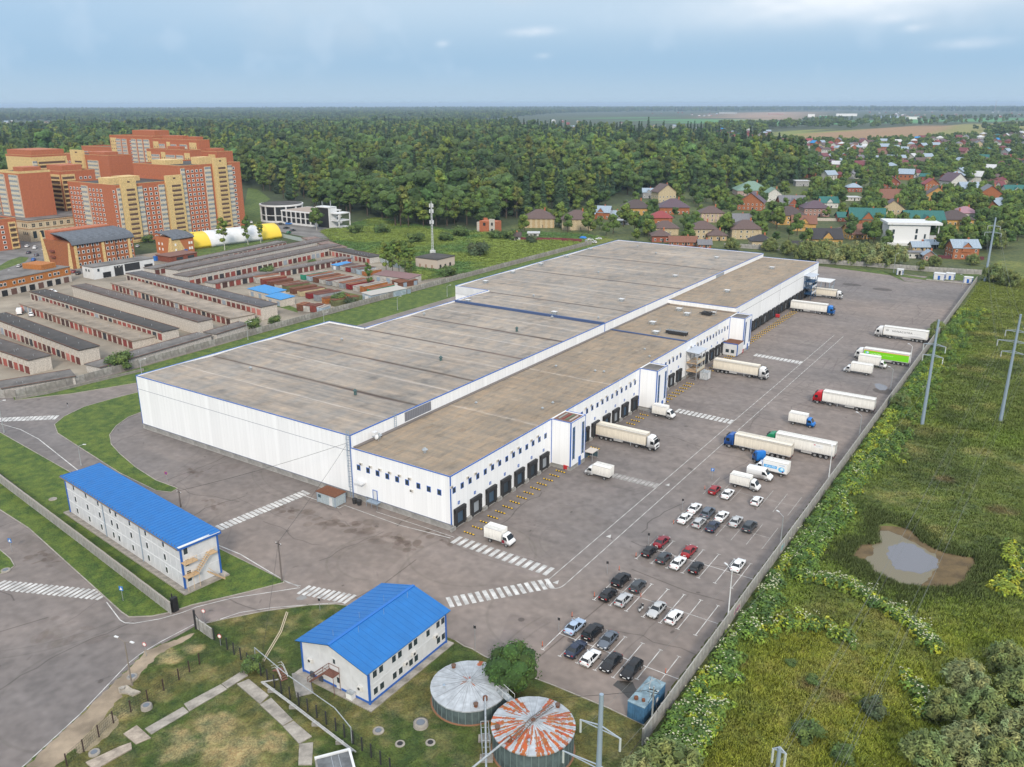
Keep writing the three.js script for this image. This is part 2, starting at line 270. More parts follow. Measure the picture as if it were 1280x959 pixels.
// bare and worn ground between the slabs, and the sandy shoulder of the road
const wobble=(pts,a,seed)=>{const r=rng(seed),o=[];for(let i=0;i<pts.length;i++){const p=pts[i],q=pts[(i+1)%pts.length],n=Math.max(2,Math.round(Math.hypot(q[0]- p[0],q[1]- p[1])/ .7));for(let k=0;k<n;k++)o.push([lerp(p[0],q[0],k / n)+(r()- .5)*a,lerp(p[1],q[1],k / n)+(r()- .5)*a]);}return o;};
area('sandy_shoulder',wobble(P([30,961],[100,896],[166,832],[182,814],[243,792],[238,799],[205,815],[190,828],[160,860],[135,893],[100,930],[68,962]),.5,1),.112,M_SAND);
const WORN=[[262,905,2.6],[300,940,5.2],[335,930,2.6],[225,935,2.8],[210,822,1.7],[238,811,1.5],[150,890,1.8],[275,915,2.6]].map(([a,b,R])=>[...G(a,b),R]);
function lawnColor(x,z){
const n=fbm(x*.12,z*.12,4),m=fbm(x*.5+9,z*.5,3),h=fbm(x*.9+31,z*.9,3);let w=0;for(const[cx,cz,R]of WORN)w=Math.max(w,smooth(1.15,.45,Math.hypot((x - cx)/ 1.3,z - cz)/ R+(m - .5)*1.6));w=Math.max(w*.9,smooth(.6,.72,m)*.3);
const t=smooth(.42,.6,n),c=[lerp(.085,.155,t),lerp(.13,.155,t),lerp(.028,.05,t)];return[lerp(c[0],.36,w),lerp(c[1],.30,w),lerp(c[2],.165,w)].map((k)=>k*(.75+.5*h));
}
{
const S=.55,v=[],c=[],u=[],n=[];for(let x=-112;x<-36.8;x+=S)for(let z=-91;z<-36;z+=S){if(!inPoly(x+S / 2,z+S / 2,TREATMENT))continue;for(const[a,b]of[[0,0],[0,1],[1,0],[1,0],[0,1],[1,1]]){const X=x+a*S,Z=z+b*S;v.push(X,.106,Z);c.push(...lawnColor(X,Z));u.push(X,Z);n.push(0,1,0);}}
const g=new THREE.BufferGeometry();g.setAttribute('position',new THREE.Float32BufferAttribute(v,3));g.setAttribute('normal',new THREE.Float32BufferAttribute(n,3));g.setAttribute('color',new THREE.Float32BufferAttribute(c,3));g.setAttribute('uv',new THREE.Float32BufferAttribute(u,2));struct('turf',g,M_GROUND);
}
area('bare_soil',wobble(P([120,905],[140,893],[150,905],[130,925],[100,945],[95,935]),.6,6),.118,M_SOIL);
area('dirt_yard',[[-430,-330],[-440,-250],[-440,-120],[-268,-85],[-250,-108],[-246.5,-125],[-246.5,-300],[-246,-352],[-330,-352]],.05,std(.33,.285,.225,.95,{map:tiled(TCOARSE,40)}));
area('grass_patch',P([318,357],[350,378],[372,386],[372,391],[345,383],[318,368]),.06,M_LAWN);
area('grass_patch',P([372,350],[410,361],[460,371],[470,378],[440,374],[405,368],[375,357]),.06,M_LAWN2);
area('parking_street',P([-60,300],[10,290],[60,300],[100,318],[130,330],[120,345],[60,335],[10,350],[-80,370]),.07,std(.20,.19,.185,.9,{map:tiled(TCOARSE,12)}));
area('grass_patch',P([-5,335],[10,326],[25,321],[36,322],[32,327],[10,335],[-5,340]),.08,M_LAWN);
area('grass_patch',P([222,320],[240,313],[330,300],[352,298],[330,304],[240,322]),.07,M_LAWN);
area('parking_street',P([305,262],[420,283],[470,287],[440,300],[380,296],[340,288],[308,285]),.06,std(.22,.21,.20,.9,{map:tiled(TCOARSE,12)}));
area('grass_slope',P([310,235],[322,237],[338,249],[325,257],[326,280],[306,290],[304,262]),.09,M_LAWN);
// kerbs along the lawns
function kerb(pts,y=.16){const b=mb();for(let i=0;i<pts.length - 1;i++){const[x0,z0]=pts[i],[x1,z1]=pts[i+1],L=Math.hypot(x1 - x0,z1 - z0);b.at(L+.06,y,.18,(x0+x1)/ 2,y / 2+.001*(i%2),(z0+z1)/ 2,-Math.atan2(z1 - z0,x1 - x0));}const m=b.build('kerb',M.slab);m.userData.kind='structure';return m;}
kerb([...LAWNS.island,LAWNS.island[0]]);kerb(LAWNS.block.slice(1,10));kerb(LAWNS.verge.slice(2,9));kerb(P([0,688],[13,699],[18,708],[8,716],[-30,725]));
kerb(LAWNS.strip.slice(4,10));kerb([...P([246,783],[275,776],[330,765],[385,757.5],[420,756]),[-86,-88.8]],.17);kerb([[-70.2,-89],[-68.2,-88.6],...P([590,812],[605,821],[640,838],[690,857],[760,886],[806,908])],.17);
// concrete lane beside the warehouse on the left
area('service_lane',[[-196,-190],[-196,-449],[-221.9,-449],[-221.9,-205],[-224,-190]],.036,std(.27,.24,.22,.9,{map:tiled(TCOARSE,20)}));
// ---------- painted markings ----------
function stripe(b,[x0,z0],[x1,z1],w,y=.046){const L=Math.hypot(x1 - x0,z1 - z0)||1,nx=-(z1 - z0)/ L*w / 2,nz=(x1 - x0)/ L*w / 2;return b.quad([x0+nx,y,z0+nz],[x1+nx,y,z1+nz],[x1 - nx,y,z1 - nz],[x0 - nx,y,z0 - nz]);}
function line(px,w=.16,m=M.mark,closed=false){const b=mb(),pts=P(...px);if(closed)pts.push(pts[0]);for(let i=0;i<pts.length - 1;i++)stripe(b,pts[i],pts[i+1],w,.046+.0007*(i%2));const o=b.build('road_line',m);o.userData.kind='structure';return o;}
function crossing(a,c,n,len,w=.55,m=M.mark,skew){
const A=G(...a),C=G(...c),L=Math.hypot(C[0]- A[0],C[1]- A[1]),ux=(C[0]- A[0])/ L,uz=(C[1]- A[1])/ L;let vx=-uz,vz=ux;if(skew)[vx,vz]=skew;
const root=new THREE.Group();root.name=numbered('zebra_crossing');root.userData.kind='structure';scene.add(root);
for(let i=0;i<n;i++){const t=(i+.5)/ n*L,x=A[0]+ux*t,z=A[1]+uz*t;const b=mb();stripe(b,[x - vx*len / 2,z - vz*len / 2],[x+vx*len / 2,z+vz*len / 2],w);b.build('stripe',m,root);}
}
crossing([272,661],[384,615],22,2.6,.75);
crossing([567,674],[690,716],15,3.0,.85,M.mark,[0,1]);
crossing([558,754],[691,729],15,3.2,.75);
crossing([377,737],[440,750],10,3.0,.62,M.mark,[.05,1]);
crossing([-6,731],[133,745],21,3.0,.62,M.mark,[.15,1]);
crossing([-4,525],[72,522],14,3.2,.85);
crossing([766,594],[822,608],11,2.6,.8,M.markFaint,[0,1]);
crossing([845,513],[916,528],13,3.2,.85,M.mark,[0,1]);
crossing([943,443.5],[1003,454],13,3.4,.95,M.mark,[0,1]);
line([[0,530],[25,537],[48,549],[97,588],[140,620]],.22);line([[268,680],[300,693],[355,726],[373,733.5]],.2);line([[376,733],[360,729],[352,724]],.14);
line([[133,753],[150,775.5],[156,779],[168,779.5],[200,774],[228,766],[246,759],[290,748],[375,735]],.16);
line([[27,960],[100,893],[160,830],[175,818],[200,803],[242,781]],.14);line([[40,960],[105,902],[150,859],[167,834],[182,818],[210,805],[243,788]],.14);
line([[262,779],[300,766],[340,760],[430,753]],.14);line([[381,620],[424,635.5],[431,632],[500,657],[563,673]],.18);line([[470,640],[520,656],[568,672]],.12);
// the long double lane line with its rounded end
{const b=mb(),z0=-112.5,z1=-312;stripe(b,[-67.4,z0],[-67.4,z1],.13);stripe(b,[-64.2,z0],[-64.2,z1],.13);let q=null;for(let i=0;i<=12;i++){const a=Math.PI*i / 12,p=[-65.8 - Math.cos(a)*1.6,z0+Math.sin(a)*2.2];if(q)stripe(b,q,p,.13,.0465);q=p;}const o=b.build('road_line',M.mark);o.userData.kind='structure';}
{const b=mb(),arrow=(z)=>b.faces([[-66.3,.046,z],[-65.3,.046,z],[-65.8,.046,z - 1.3]]);arrow(-112);arrow(-132);arrow(-160);const o=b.build('road_arrow',M.mark);o.userData.kind='structure';}
const ROWZ=[-99.7,-116.2,-132.6,-149,-165.4],STALL=3.035,SX=-57.65;
ROWZ.forEach((z,r)=>{
const root=new THREE.Group();root.name=numbered('parking_bay_lines');root.userData.kind='structure';scene.add(root);
const m=r>2?M.markFaint:M.mark,n=7;let b=mb();stripe(b,[SX,z],[SX+STALL*n -(r===3?3:0),z],.13);b.build('centre_line',m,root);
for(let i=0;i<n;i++){const x=SX+STALL*i,near=r===0&&i>4?3.4:5,farl=5;if(r===4&&i===3)continue;b=mb();stripe(b,[x,z+near],[x,z - farl],.13,.0472);b.build('bay_line',m,root);b=mb();if(r<3){stripe(b,[x - .35,z+near],[x+.35,z+near],.13,.0478);stripe(b,[x - .35,z - farl],[x+.35,z - farl],.13,.0478);b.build('bay_end_mark',m,root);}}
});
// ---------- the warehouse ----------
const ROOF_PAINT=(seed,valleys,ridges,z0,z1,warm,amp=1)=>(W,H)=>canvasTex(W,H,(g)=>{
const im=g.createImageData(W,H),L=z1 - z0;
const r=rng(seed);
for(let j=0;j<H;j++)for(let i=0;i<W;i++){
const u=i / W*75,v=j / H*L,a=fbm(u*.05+seed,v*.06,5),st=fbm(u*.06+9,v*.9+seed,4),f=fbm(u*.8,v*1.1,3),sp=fbm(u*.5+70,v*.22+seed,4);
let k=1+amp*((a - .5)*.24+(st - .5)*.24+(f - .5)*.14+(sp - .5)*.14)- .1*smooth(.62,.8,fbm(u*.25+8,v*.25+3,4));const o=(j*W+i)*4,w=(sp - .5)*12+(st - .5)*6;
im.data[o]=(warm[0]+w)*k;im.data[o+1]=warm[1]*k;im.data[o+2]=(warm[2]- w)*k;im.data[o+3]=255;
}
g.putImageData(im,0,0);
const Y=(z)=>(z1 - z)/ L*H;
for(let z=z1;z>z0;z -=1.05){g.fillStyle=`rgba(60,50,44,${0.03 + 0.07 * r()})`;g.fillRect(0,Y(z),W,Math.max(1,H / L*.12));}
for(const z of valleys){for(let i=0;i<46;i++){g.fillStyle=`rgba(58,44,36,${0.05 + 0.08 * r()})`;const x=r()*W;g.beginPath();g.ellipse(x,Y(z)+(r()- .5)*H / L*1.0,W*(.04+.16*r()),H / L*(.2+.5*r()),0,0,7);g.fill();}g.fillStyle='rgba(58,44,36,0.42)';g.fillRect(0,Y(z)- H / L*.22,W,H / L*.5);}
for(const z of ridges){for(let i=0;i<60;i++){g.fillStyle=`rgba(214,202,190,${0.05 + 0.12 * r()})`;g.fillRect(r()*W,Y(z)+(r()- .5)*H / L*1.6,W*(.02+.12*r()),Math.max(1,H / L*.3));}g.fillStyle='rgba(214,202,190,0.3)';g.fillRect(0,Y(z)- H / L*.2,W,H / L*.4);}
for(let i=0;i<90;i++){g.fillStyle=`rgba(70,54,44,${0.04 + 0.1 * r()})`;g.beginPath();g.ellipse(r()*W,r()*H,W*(.005+.03*r()),H / L*(.3+1.2*r()),0,0,7);g.fill();}
for(let i=0;i<70;i++){g.fillStyle=`rgba(212,200,188,${0.05 + 0.14 * r()})`;g.beginPath();g.ellipse(r()*W,r()*H,W*(.005+.05*r()),H / L*(.15+.5*r()),(r()- .5)*.1,0,7);g.fill();}
});
function roofSheet(name,x0,x1,zs,mat,parent){
const v=[],uv=[],ix=[],z0=zs[zs.length - 1][0],z1=zs[0][0];
zs.forEach(([z,y])=>{for(const x of[x0,x1]){v.push(x,y,z);uv.push((x - x0)/(x1 - x0),1 -(z1 - z)/(z1 - z0));}});
for(let i=0;i<zs.length - 1;i++){const a=2*i;ix.push(a,a+1,a+2,a+1,a+3,a+2);}
let g=new THREE.BufferGeometry();g.setAttribute('position',new THREE.Float32BufferAttribute(v,3));g.setAttribute('uv',new THREE.Float32BufferAttribute(uv,2));g.setIndex(ix);g=g.toNonIndexed();g.computeVertexNormals();
return mesh(name,g,mat,parent);
}
const WH=thing('warehouse','huge white panel-clad warehouse with flat brown roof and loading docks','warehouse');
const HM=14.4,HA=11.7,HF=12.9,XR=-119,XD=-92.7,ZF=-117.2,ZB=-387;
{
const valleys=[-140.4,-162.4,-185.2,-206.5,-230.8,-251,-295,-339],ridges=[-129.3,-152,-173.9,-195.6,-218,-241,-273,-317,-362];
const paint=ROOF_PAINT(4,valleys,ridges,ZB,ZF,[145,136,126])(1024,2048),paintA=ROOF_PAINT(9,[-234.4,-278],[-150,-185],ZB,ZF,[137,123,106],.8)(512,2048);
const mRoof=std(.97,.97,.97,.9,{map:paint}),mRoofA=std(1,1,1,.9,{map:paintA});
// the three halls: walls as closed shells
const halls=[[-193.7,-117.2,-185.2],[-178.4,-185.2,-251.2],[-193.7,-251.2,-387]];
const w=mb();
for(const[x0,za,zb]of halls){
w.box(x0,x0+.3,1.3,HM,za,zb);w.box(XR - .3,XR,za===ZF?1.3:9,HM,za,zb);
if(za !==-185.2)w.box(x0+.3,za===ZF?XR - .3:-178,1.3,HM,za - .3,za);if(zb===ZB)w.box(x0+.3,XR - .3,1.3,HM,zb,zb+.3);if(zb===-185.2)w.box(x0+.3,-178.4,1.3,HM,zb,zb+.3);
}
w.build('wall',M.panel,WH);
const pl=mb();pl.box(-193.75,XD+.06,0,1.3,ZF - .4,ZF+.08).box(-193.76,-193.4,0,1.3,-117.7,-185.2).box(XD - .4,XD+.05,0,.9,ZF - .5,-282);pl.build('plinth',M.plinth,WH);
// seam lines of the long end wall
const seam=mb();seam.box(-193.7,XR,10.85,10.93,ZF,ZF+.012);seam.box(-193.72,XD+.02,1.3,1.42,ZF,ZF+.1);seam.build('seam',std(.12,.14,.2,.6),WH);
const joints=mb();for(let x=-192.5;x<XR;x+=1.19)joints.box(x - .012,x+.012,1.45,HM - .4,ZF,ZF+.008);for(let z=-118;z>-385;z -=1.19)joints.box(XR,XR+.008,HA,HM - .35,z - .02,z+.02);
const pj=joints.build('panel_joint',std(.68,.70,.72,.7),WH);pj.userData.kind='stuff';
// roofs folded in shallow bays
const prof=[];const zz=[[ZF,.1],...valleys.map((z)=>[z,-.25]),...ridges.map((z)=>[z,.2]),[ZB,.1]].sort((a,b)=>b[0]- a[0]);
const sub=(a,b)=>zz.filter(([z])=>z<=a&&z>=b).map(([z,y])=>[z,HM - .25+y]);
const uvFix=(o,a,b)=>{const uv=o.geometry.attributes.uv;for(let i=0;i<uv.count;i++){const z=lerp(b,a,uv.getY(i));uv.setY(i,1 -(ZF - z)/(ZF - ZB));}};
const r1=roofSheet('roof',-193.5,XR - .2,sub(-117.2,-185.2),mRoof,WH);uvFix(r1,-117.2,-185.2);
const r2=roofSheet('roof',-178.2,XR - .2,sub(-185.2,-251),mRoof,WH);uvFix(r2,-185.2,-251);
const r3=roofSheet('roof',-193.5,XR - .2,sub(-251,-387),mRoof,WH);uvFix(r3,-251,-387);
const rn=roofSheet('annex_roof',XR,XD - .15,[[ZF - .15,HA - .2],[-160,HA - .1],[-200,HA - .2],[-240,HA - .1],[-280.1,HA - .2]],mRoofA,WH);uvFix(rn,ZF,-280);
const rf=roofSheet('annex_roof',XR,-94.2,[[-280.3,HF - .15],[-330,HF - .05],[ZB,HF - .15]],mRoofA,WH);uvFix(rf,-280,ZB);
// annex walls
const a=mb();a.box(XR,XD,1.3,HA,ZF - .3,ZF);a.box(XD - .3,XD,.9,HA,ZF - .3,-280);a.box(XR,-93.9,HA - .4,HF,-280.3,-280);a.box(-94.2,-93.9,.9,HF,-280.3,ZB);a.box(XR,-94.2,0,HF,ZB,ZB+.3);
a.build('annex_wall',M.panel,WH);
const seamF=mb();seamF.box(-93.9,-93.885,10.2,10.28,-281,ZB+1);seamF.box(-93.9,-93.885,4.3,10.2,-331,-331.06).build('seam',M.dark,WH);
const joints2=mb();for(let z=-119;z>-386;z -=3.6)if(z<-281||!((z<-154&&z>-163)||(z<-200&&z>-209)))joints2.box(z<-281?-93.9:XD,(z<-281?-93.9:XD)+.01,5,(z<-281?HF:HA)- .4,z - .015,z+.015);for(let x=-117;x<-93;x+=1.19)joints2.box(x - .012,x+.012,1.45,HA - .4,ZF,ZF+.008);
joints2.build('panel_joint',std(.66,.68,.70,.7),WH).userData.kind='stuff';
// stair towers on the dock face
for(const[za,zb]of[[-155,-161.6],[-201.4,-208],[-271.2,-278.2]]){
const t=mb(),x1=-87.5;t.box(XD,x1,1.0,HA+.05,za - .3,za).box(XD,x1,1.0,HA+.05,zb,zb+.3).box(x1 - .3,x1,1.0,HA+.05,za - .3,zb+.3);
const tw=t.build('stair_tower',M.panel,WH);
mb().box(XD,x1 - .3,HA - .3,HA - .15,za - .3,zb+.3).build('roof',za===-155?std(.16,.09,.07,.9):M.roofGrey,tw);
mb().box(XD,x1+.05,0,1.0,za+.05,zb - .05).build('plinth',M.plinth,tw);
const tr=mb();for(const[x,z]of[[x1,za],[x1,zb]])tr.box(x - .22,x+.03,1,HA,z - .1,z+.1);tr.box(XD - .02,x1+.04,HA,HA+.12,za - .12,za+.06).box(XD,x1+.04,HA,HA+.12,zb - .06,zb+.12).box(x1 - .12,x1+.05,HA+.004,HA+.125,za,zb);tr.box(XD,XD+.14,1,HA,za,za+.08);
tr.build('blue_trim',M.blue,tw);
for(const z of[za - 1.2,zb+1.1]){const g=mb();g.box(x1,x1+.04,2.6,10.4,z - .42,z+.42).build('window_strip',M.glassBlue,tw);const fr=mb();fr.box(x1+.001,x1+.07,2.5,10.5,z - .52,z - .42).box(x1+.001,x1+.07,2.5,10.5,z+.42,z+.52);for(let y=3.6;y<10;y+=1.2)fr.box(x1+.041,x1+.06,y,y+.07,z - .42,z+.42);fr.build('window_frame',M.blue,tw);}
mb().box(x1,x1+.06,.1,2.3,zb+1.9,zb+3.0).build('door',M.blue,tw);
}
// blue cap along every eave
const cap=mb(),c=(x0,x1,z0,z1,y)=>cap.box(Math.min(x0,x1)- .08,Math.max(x0,x1)+.08,y - .06,y+.1,Math.min(z0,z1)- .08,Math.max(z0,z1)+.08);
c(-193.62,XR - .1,ZF - .02,ZF,HM);c(-193.7,-193.6,ZF - .2,-185.1,HM);c(-193.6,-178.5,-185.2,-185.1,HM);c(-178.4,-178.3,-185.3,-251,HM);c(-193.6,-178.5,-251.2,-251.1,HM);c(-193.7,-193.6,-251.3,-386.7,HM);c(-193.6,XR - .3,-387,-386.9,HM);c(XR - .1,XR,ZF - .2,-386.6,HM);
c(XR+.15,XD - .1,ZF - .02,ZF,HA);for(const[p,q]of[[ZF - .2,-154.8],[-161.8,-201.2],[-208.2,-271],[-278.4,-279.8]])c(XD - .06,XD,p,q,HA);c(-93.96,-93.9,-280.2,-386.7,HF);c(XR+.2,-94.2,-387,-386.9,HF);c(XR+.2,-94,-280.05,-280,HF);
cap.build('eave_cap',M.blue,WH);
for(const q of[[XD - .14,XD+.05,1.0,HA,ZF - .14,ZF+.05],[XR - .05,XR+.12,HA,HM - .06,ZF - .1,ZF+.04],[XR - .12,XR+.04,.2,HA,ZF,ZF+.16],[-193.76,-193.6,.9,HM - .06,ZF - .05,ZF+.05],[XR,XR+.07,HA,HM,-230.9,-230.6]])mb().box(...q).build('corner_trim',M.blue,WH);
// fire wall strips across the roofs
for(const q of[[-178.2,XR - .3,HM - .6,HM+.3,-231.1,-230.5],[-178.4,-193.4,HM - .5,HM+.12,-185.45,-185.0]])mb().box(...q).build('parapet_strip',std(.05,.085,.19,.6),WH);
mb().box(XR+.2,XD - .3,HA - .5,HA+.22,-234.7,-234.2).build('parapet_strip',std(.05,.085,.19,.6),WH);
mb().box(-193.55,-178.5,HM - 3,HM+.02,-251.18,-251.0).build('wall_step',M.white,WH);
// louvred band in the clerestory
const lv=mb();lv.box(XR,XR+.06,HA+.3,HM - .25,-134.6,-143.9);const lv2=lv.build('louvre_band',std(.16,.165,.19,.6),WH);const sl=mb();for(let z=-134.8;z>-143.8;z -=.6)sl.box(XR+.06,XR+.1,HA+.35,HM - .3,z - .1,z);sl.build('louvre',std(.24,.25,.28,.5),lv2).userData.kind='stuff';mb().box(XR,XR+.08,HA+.3,HM - .3,-327,-336).build('louvre_band',std(.28,.30,.33,.6),WH);
mb().box(XR+.01,XR+.9,HA - .18,HA+.04,ZF - .8,-279.5).build('flashing',std(.16,.14,.13,.8),WH);
// windows: frame proud, pane set back
const winG=mb().box(-.5,.5,-.62,.62,0,.05).geo(),panG=mb().box(-.36,.36,-.48,.48,.05,.07).geo();
const win=(x,y,z,ry)=>{const f=mesh('window',winG,M.blue,WH);f.position.set(x,y,z);f.rotation.y=ry;mesh('pane',panG,M.glass,f);};
for(let i=0;i<9;i++){win(-117+i*2.65+(i>5?.3:0),7.7,ZF,0);}
const WINZ=[];for(let i=0;i<14;i++)WINZ.push(-118.3 - i*2.62);for(let i=0;i<14;i++)WINZ.push(-163.8 - i*2.68);for(let i=0;i<8;i++)WINZ.push(-210.6 - i*2.72);for(let i=0;i<13;i++)WINZ.push(-238 - i*2.62);
for(const z of WINZ)if(z>-270.8||z<-279)win(XD,8.45,z,Math.PI / 2);
// dock doors: black shelter, pit lip, door leaf; a number board above
const sh=mb().box(0,.55,.75,4.35,-1.75,-1.1).box(0,.55,.75,4.35,1.1,1.75).box(0,.62,3.55,4.4,-1.75,1.75).box(0,.35,.55,.95,-1.6,1.6).geo(),leaf=mb().box(.02,.12,.95,3.55,-1.1,1.1).geo(),bump=mb().box(.3,.5,.5,1.0,-1.5,-1.15).box(.3,.5,.5,1.0,1.15,1.5).geo(),num=mb().box(0,.05,4.9,5.55,-.32,.32).geo(),digit=mb().box(.05,.06,5.05,5.4,-.08,.08).geo(),ramp=mb().box(.05,.5,.1,.9,-.9+2.6,.9+2.2).geo();
const mLeaf=[std(.05,.09,.14,.5),std(.035,.05,.065,.5),std(.28,.31,.34,.5)];
const dock=(x,z,i,far)=>{const d=mesh('dock_door',leaf,mLeaf[i%5===1?2:i%2],WH);d.position.set(x,0,z);mesh('dock_shelter',sh,M.dark,d);mesh('bumper',bump,M.black,d);if(!far){mesh('number_board',num,M.blue,d);mesh('number',digit,M.white,d);mesh('ramp_block',ramp,M.plinth,d);}};
[-119.7,-125.1,-130.5,-135.9,-141.2,-146.5,-151.6,-165.5,-170.8,-176,-182,-187.2,-192.5,-198.3,-212,-217.5,-223,-228.5,-244.5,-250,-255.4,-260.6,-265.8].forEach((z,i)=>dock(XD,z,i));
for(let i=0;i<19;i++)dock(-93.9,-287 - i*5.3,i+1,true);
// air conditioners beside some windows
const acG=mb().box(0,.35,-.3,.3,-.45,.45).geo(),fan=mb().add(new THREE.CylinderGeometry(.24,.24,.03,12).rotateZ(Math.PI / 2).translate(.36,0,.05)).geo();
const AC=std(.5,.48,.44,.6);const ac=(x,y,z,ry,lab)=>{const t=thing('air_conditioner',lab,'air conditioner',[x,y,z],ry,'air conditioning units on the warehouse walls');t.scale.setScalar(.8);mesh('casing',acG,AC,t);mesh('fan_grille',fan,M.dark,t);};
const r=rng(5);WINZ.forEach((z,i)=>{if(i%3 !==1&&z>-268)ac(XD,9.35+r()*.2,z+.9,0,'small pale air conditioner above a dock side window of the warehouse');});
for(const i of[0,1,2,3,4,5])ac(-116.2+i*2.65,8.75,ZF,-Math.PI / 2,'small pale air conditioner above a window of the short end wall');ac(-102.6,6.2,ZF,-Math.PI / 2,'small pale air conditioner below the window row of the short end wall');
// end wall door, landing, canopy
const dr=mb().box(-113.2,-112.2,1.3,3.5,ZF,ZF+.06).build('door',M.white,WH);mb().box(-113.35,-113.2,1.3,3.6,ZF,ZF+.1).box(-112.2,-112.05,1.3,3.6,ZF,ZF+.1).box(-113.2,-112.2,3.5,3.6,ZF,ZF+.1).build('door_frame',M.blue,dr);
mb().box(-114.2,-111.2,1.1,1.3,ZF+.1,ZF+1.3).build('landing',M.steelBlue,WH);const rl=mb();for(const x of[-114.2,-112.7,-111.2])rl.bar([x,0,ZF+1.25],[x,2.3,ZF+1.25],.04);rl.bar([-114.2,2.3,ZF+1.25],[-111.2,2.3,ZF+1.25],.04).bar([-114.2,1.8,ZF+1.25],[-111.2,1.8,ZF+1.25],.03);rl.build('landing_rail',M.steelBlue,WH);
mb().box(-117.5,-115.2,4.5,4.75,ZF+.02,ZF+1.4).build('canopy',M.white,WH);
// drainpipes and the caged ladder at the inner corner
const dp=mb();for(const x of[-119.6,-118.9])dp.bar([x,.3,ZF+.35],[x,HM+1.2,ZF+.35],.07,6);for(let y=1;y<HM+1;y+=.6)dp.bar([-119.6,y,ZF+.35],[-118.9,y,ZF+.35],.035);for(let y=3;y<HM+1;y+=1.2)dp.bar([-119.6,y,ZF+.35],[-119.25,y,ZF+1.0],.03).bar([-118.9,y,ZF+.35],[-119.25,y,ZF+1.0],.03);dp.bar([-119.25,3,ZF+1.0],[-119.25,HM+1,ZF+1.0],.04);dp.build('ladder',M.steelBlue,WH);
const d2=mb();for(const z of[-130.8,-131.4])d2.bar([XR+.3,HA,z],[XR+.3,HM+1.1,z],.06);for(let y=HA;y<HM+1;y+=.5)d2.bar([XR+.3,y,-130.8],[XR+.3,y,-131.4],.03);d2.build('ladder',M.steelBlue,WH);
// junk stored on the first tower, and a red bin at its foot
const cols=[[.3,.32,.3],[.22,.05,.04],[.09,.17,.10],[.45,.42,.38]];cols.forEach((c,i)=>{tag(mb().box(-91.8+i*.95,-91.55+i*.95,HA - .14,HA+.05,-160.4,-156.6).build('stored_beam',std(...c,.7)),['grey','red','green','beige'][i]+' beam lying on the roof of the nearest stair tower','beam','beams on the nearest stair tower roof');});
}
// roof furniture: the vents stand where the photograph shows them
function roofVent(px,py,h,s,label,kind){
const[x,z]=G(px,py,h),t=thing('roof_vent',label,'roof vent',[x,h - .3,z],0,kind===2?'small round roof vents':'boxed roof vents');
if(kind===2){mb().cyl(0,0,0,.28*s,.28*s,.7*s,10).build('pipe',M.galv,t);mb().cyl(0,.7*s,0,.55*s,.15*s,.35*s,12).build('cowl',M.galv,t);}else if(kind===1){mb().box(-.6*s,.6*s,0,.9*s,-.6*s,.6*s).build('casing',M.galv,t);mb().at(1.7*s,.1,1.5*s,0,1.0*s,0).build('cap',M.white,t);mb().bar([-.9*s,0,.8*s],[-.9*s,1.6*s,.8*s],.08).bar([.9*s,0,-.8*s],[.9*s,1.9*s,-.8*s],.08).build('stack',M.steel,t);}else{mb().cyl(0,0,0,.35*s,.3*s,1.1*s,8).build('pipe',std(.05,.1,.1,.6),t);mb().cyl(0,1.0*s,0,.6*s,.05,.5*s,8).build('cowl',std(.04,.08,.08,.6),t);}
return t;
}
[[444,492,'behind the near right corner of the main roof'],[551,450,'in the middle of the near main roof'],[646,413,'before the blue parapet strip']].forEach(([x,y,w])=>roofVent(x,y,HM,1.0,'dark green capped vent pipe '+w,0));
[[427,425],[530,393],[690,397],[667,370],[748,341],[820,317],[313,461],[748,398],[797,308]].forEach(([x,y])=>roofVent(x,y,HM,.9,'small pale mushroom vent standing on the main warehouse roof',2));
[[585,377,'beside the white wall step'],[607,353,'at the left edge behind the white wall step'],[641,341,'second along the far left roof edge'],[676,331,'third along the far left roof edge'],[708,321,'fourth along the far left roof edge'],[738,312,'at the far left roof corner'],[693,392,'right beside the blue parapet strip'],[777,376,'near the ridge before the louvred band'],[844,346,'near the ridge in the far half'],[896,323,'near the far end of the main roof']].forEach(([x,y,w])=>roofVent(x,y,HM,1.0,'metal roof fan box with stack '+w,1));
[[474,547,'at the foot of the clerestory near the end'],[531,565,'in the middle of the near annex roof']].forEach(([x,y,w])=>roofVent(x,y,HA,1.2,'squat pale vent cowl '+w,2));
[[595,504],[695,458],[744,464],[755,465],[806,437],[678,511],[691,504],[812,446]].forEach(([x,y])=>roofVent(x,y,HA,.7,'small pipe vent standing on the low annex roof',2));
[[816,405,'left of the duct on the annex roof'],[820,417,'beside the blue annex strip'],[849,388,'upper on the annex roof'],[859,394,'in the middle of the raised annex roof'],[891,393,'on the right of the duct bundle'],[909,365,'on the far annex roof near its front'],[965,336,'on the far annex roof near its back']].forEach(([x,y,w])=>roofVent(x,y,x>900?HF:HA,1.1,'grey box vent with flat cap '+w,1));
{const[x,z]=G(846,418,HA),t=thing('roof_duct','long grey slatted duct lying on the annex roof beside blue strip','duct',[x,HA - .2,z]);mb().box(-3.4,3.4,.4,1.3,-.9,.9).build('casing',M.dark,t);const s=mb();for(let i=0;i<14;i++)s.box(-3.3+i*.5,-3.1+i*.5,1.3,1.36,-.8,.8);s.build('slat',M.steel,t).userData.kind='stuff';mb().box(-3,-2.8,0,.4,-.8,.8).box(2.8,3,0,.4,-.8,.8).build('foot',M.steel,t);}
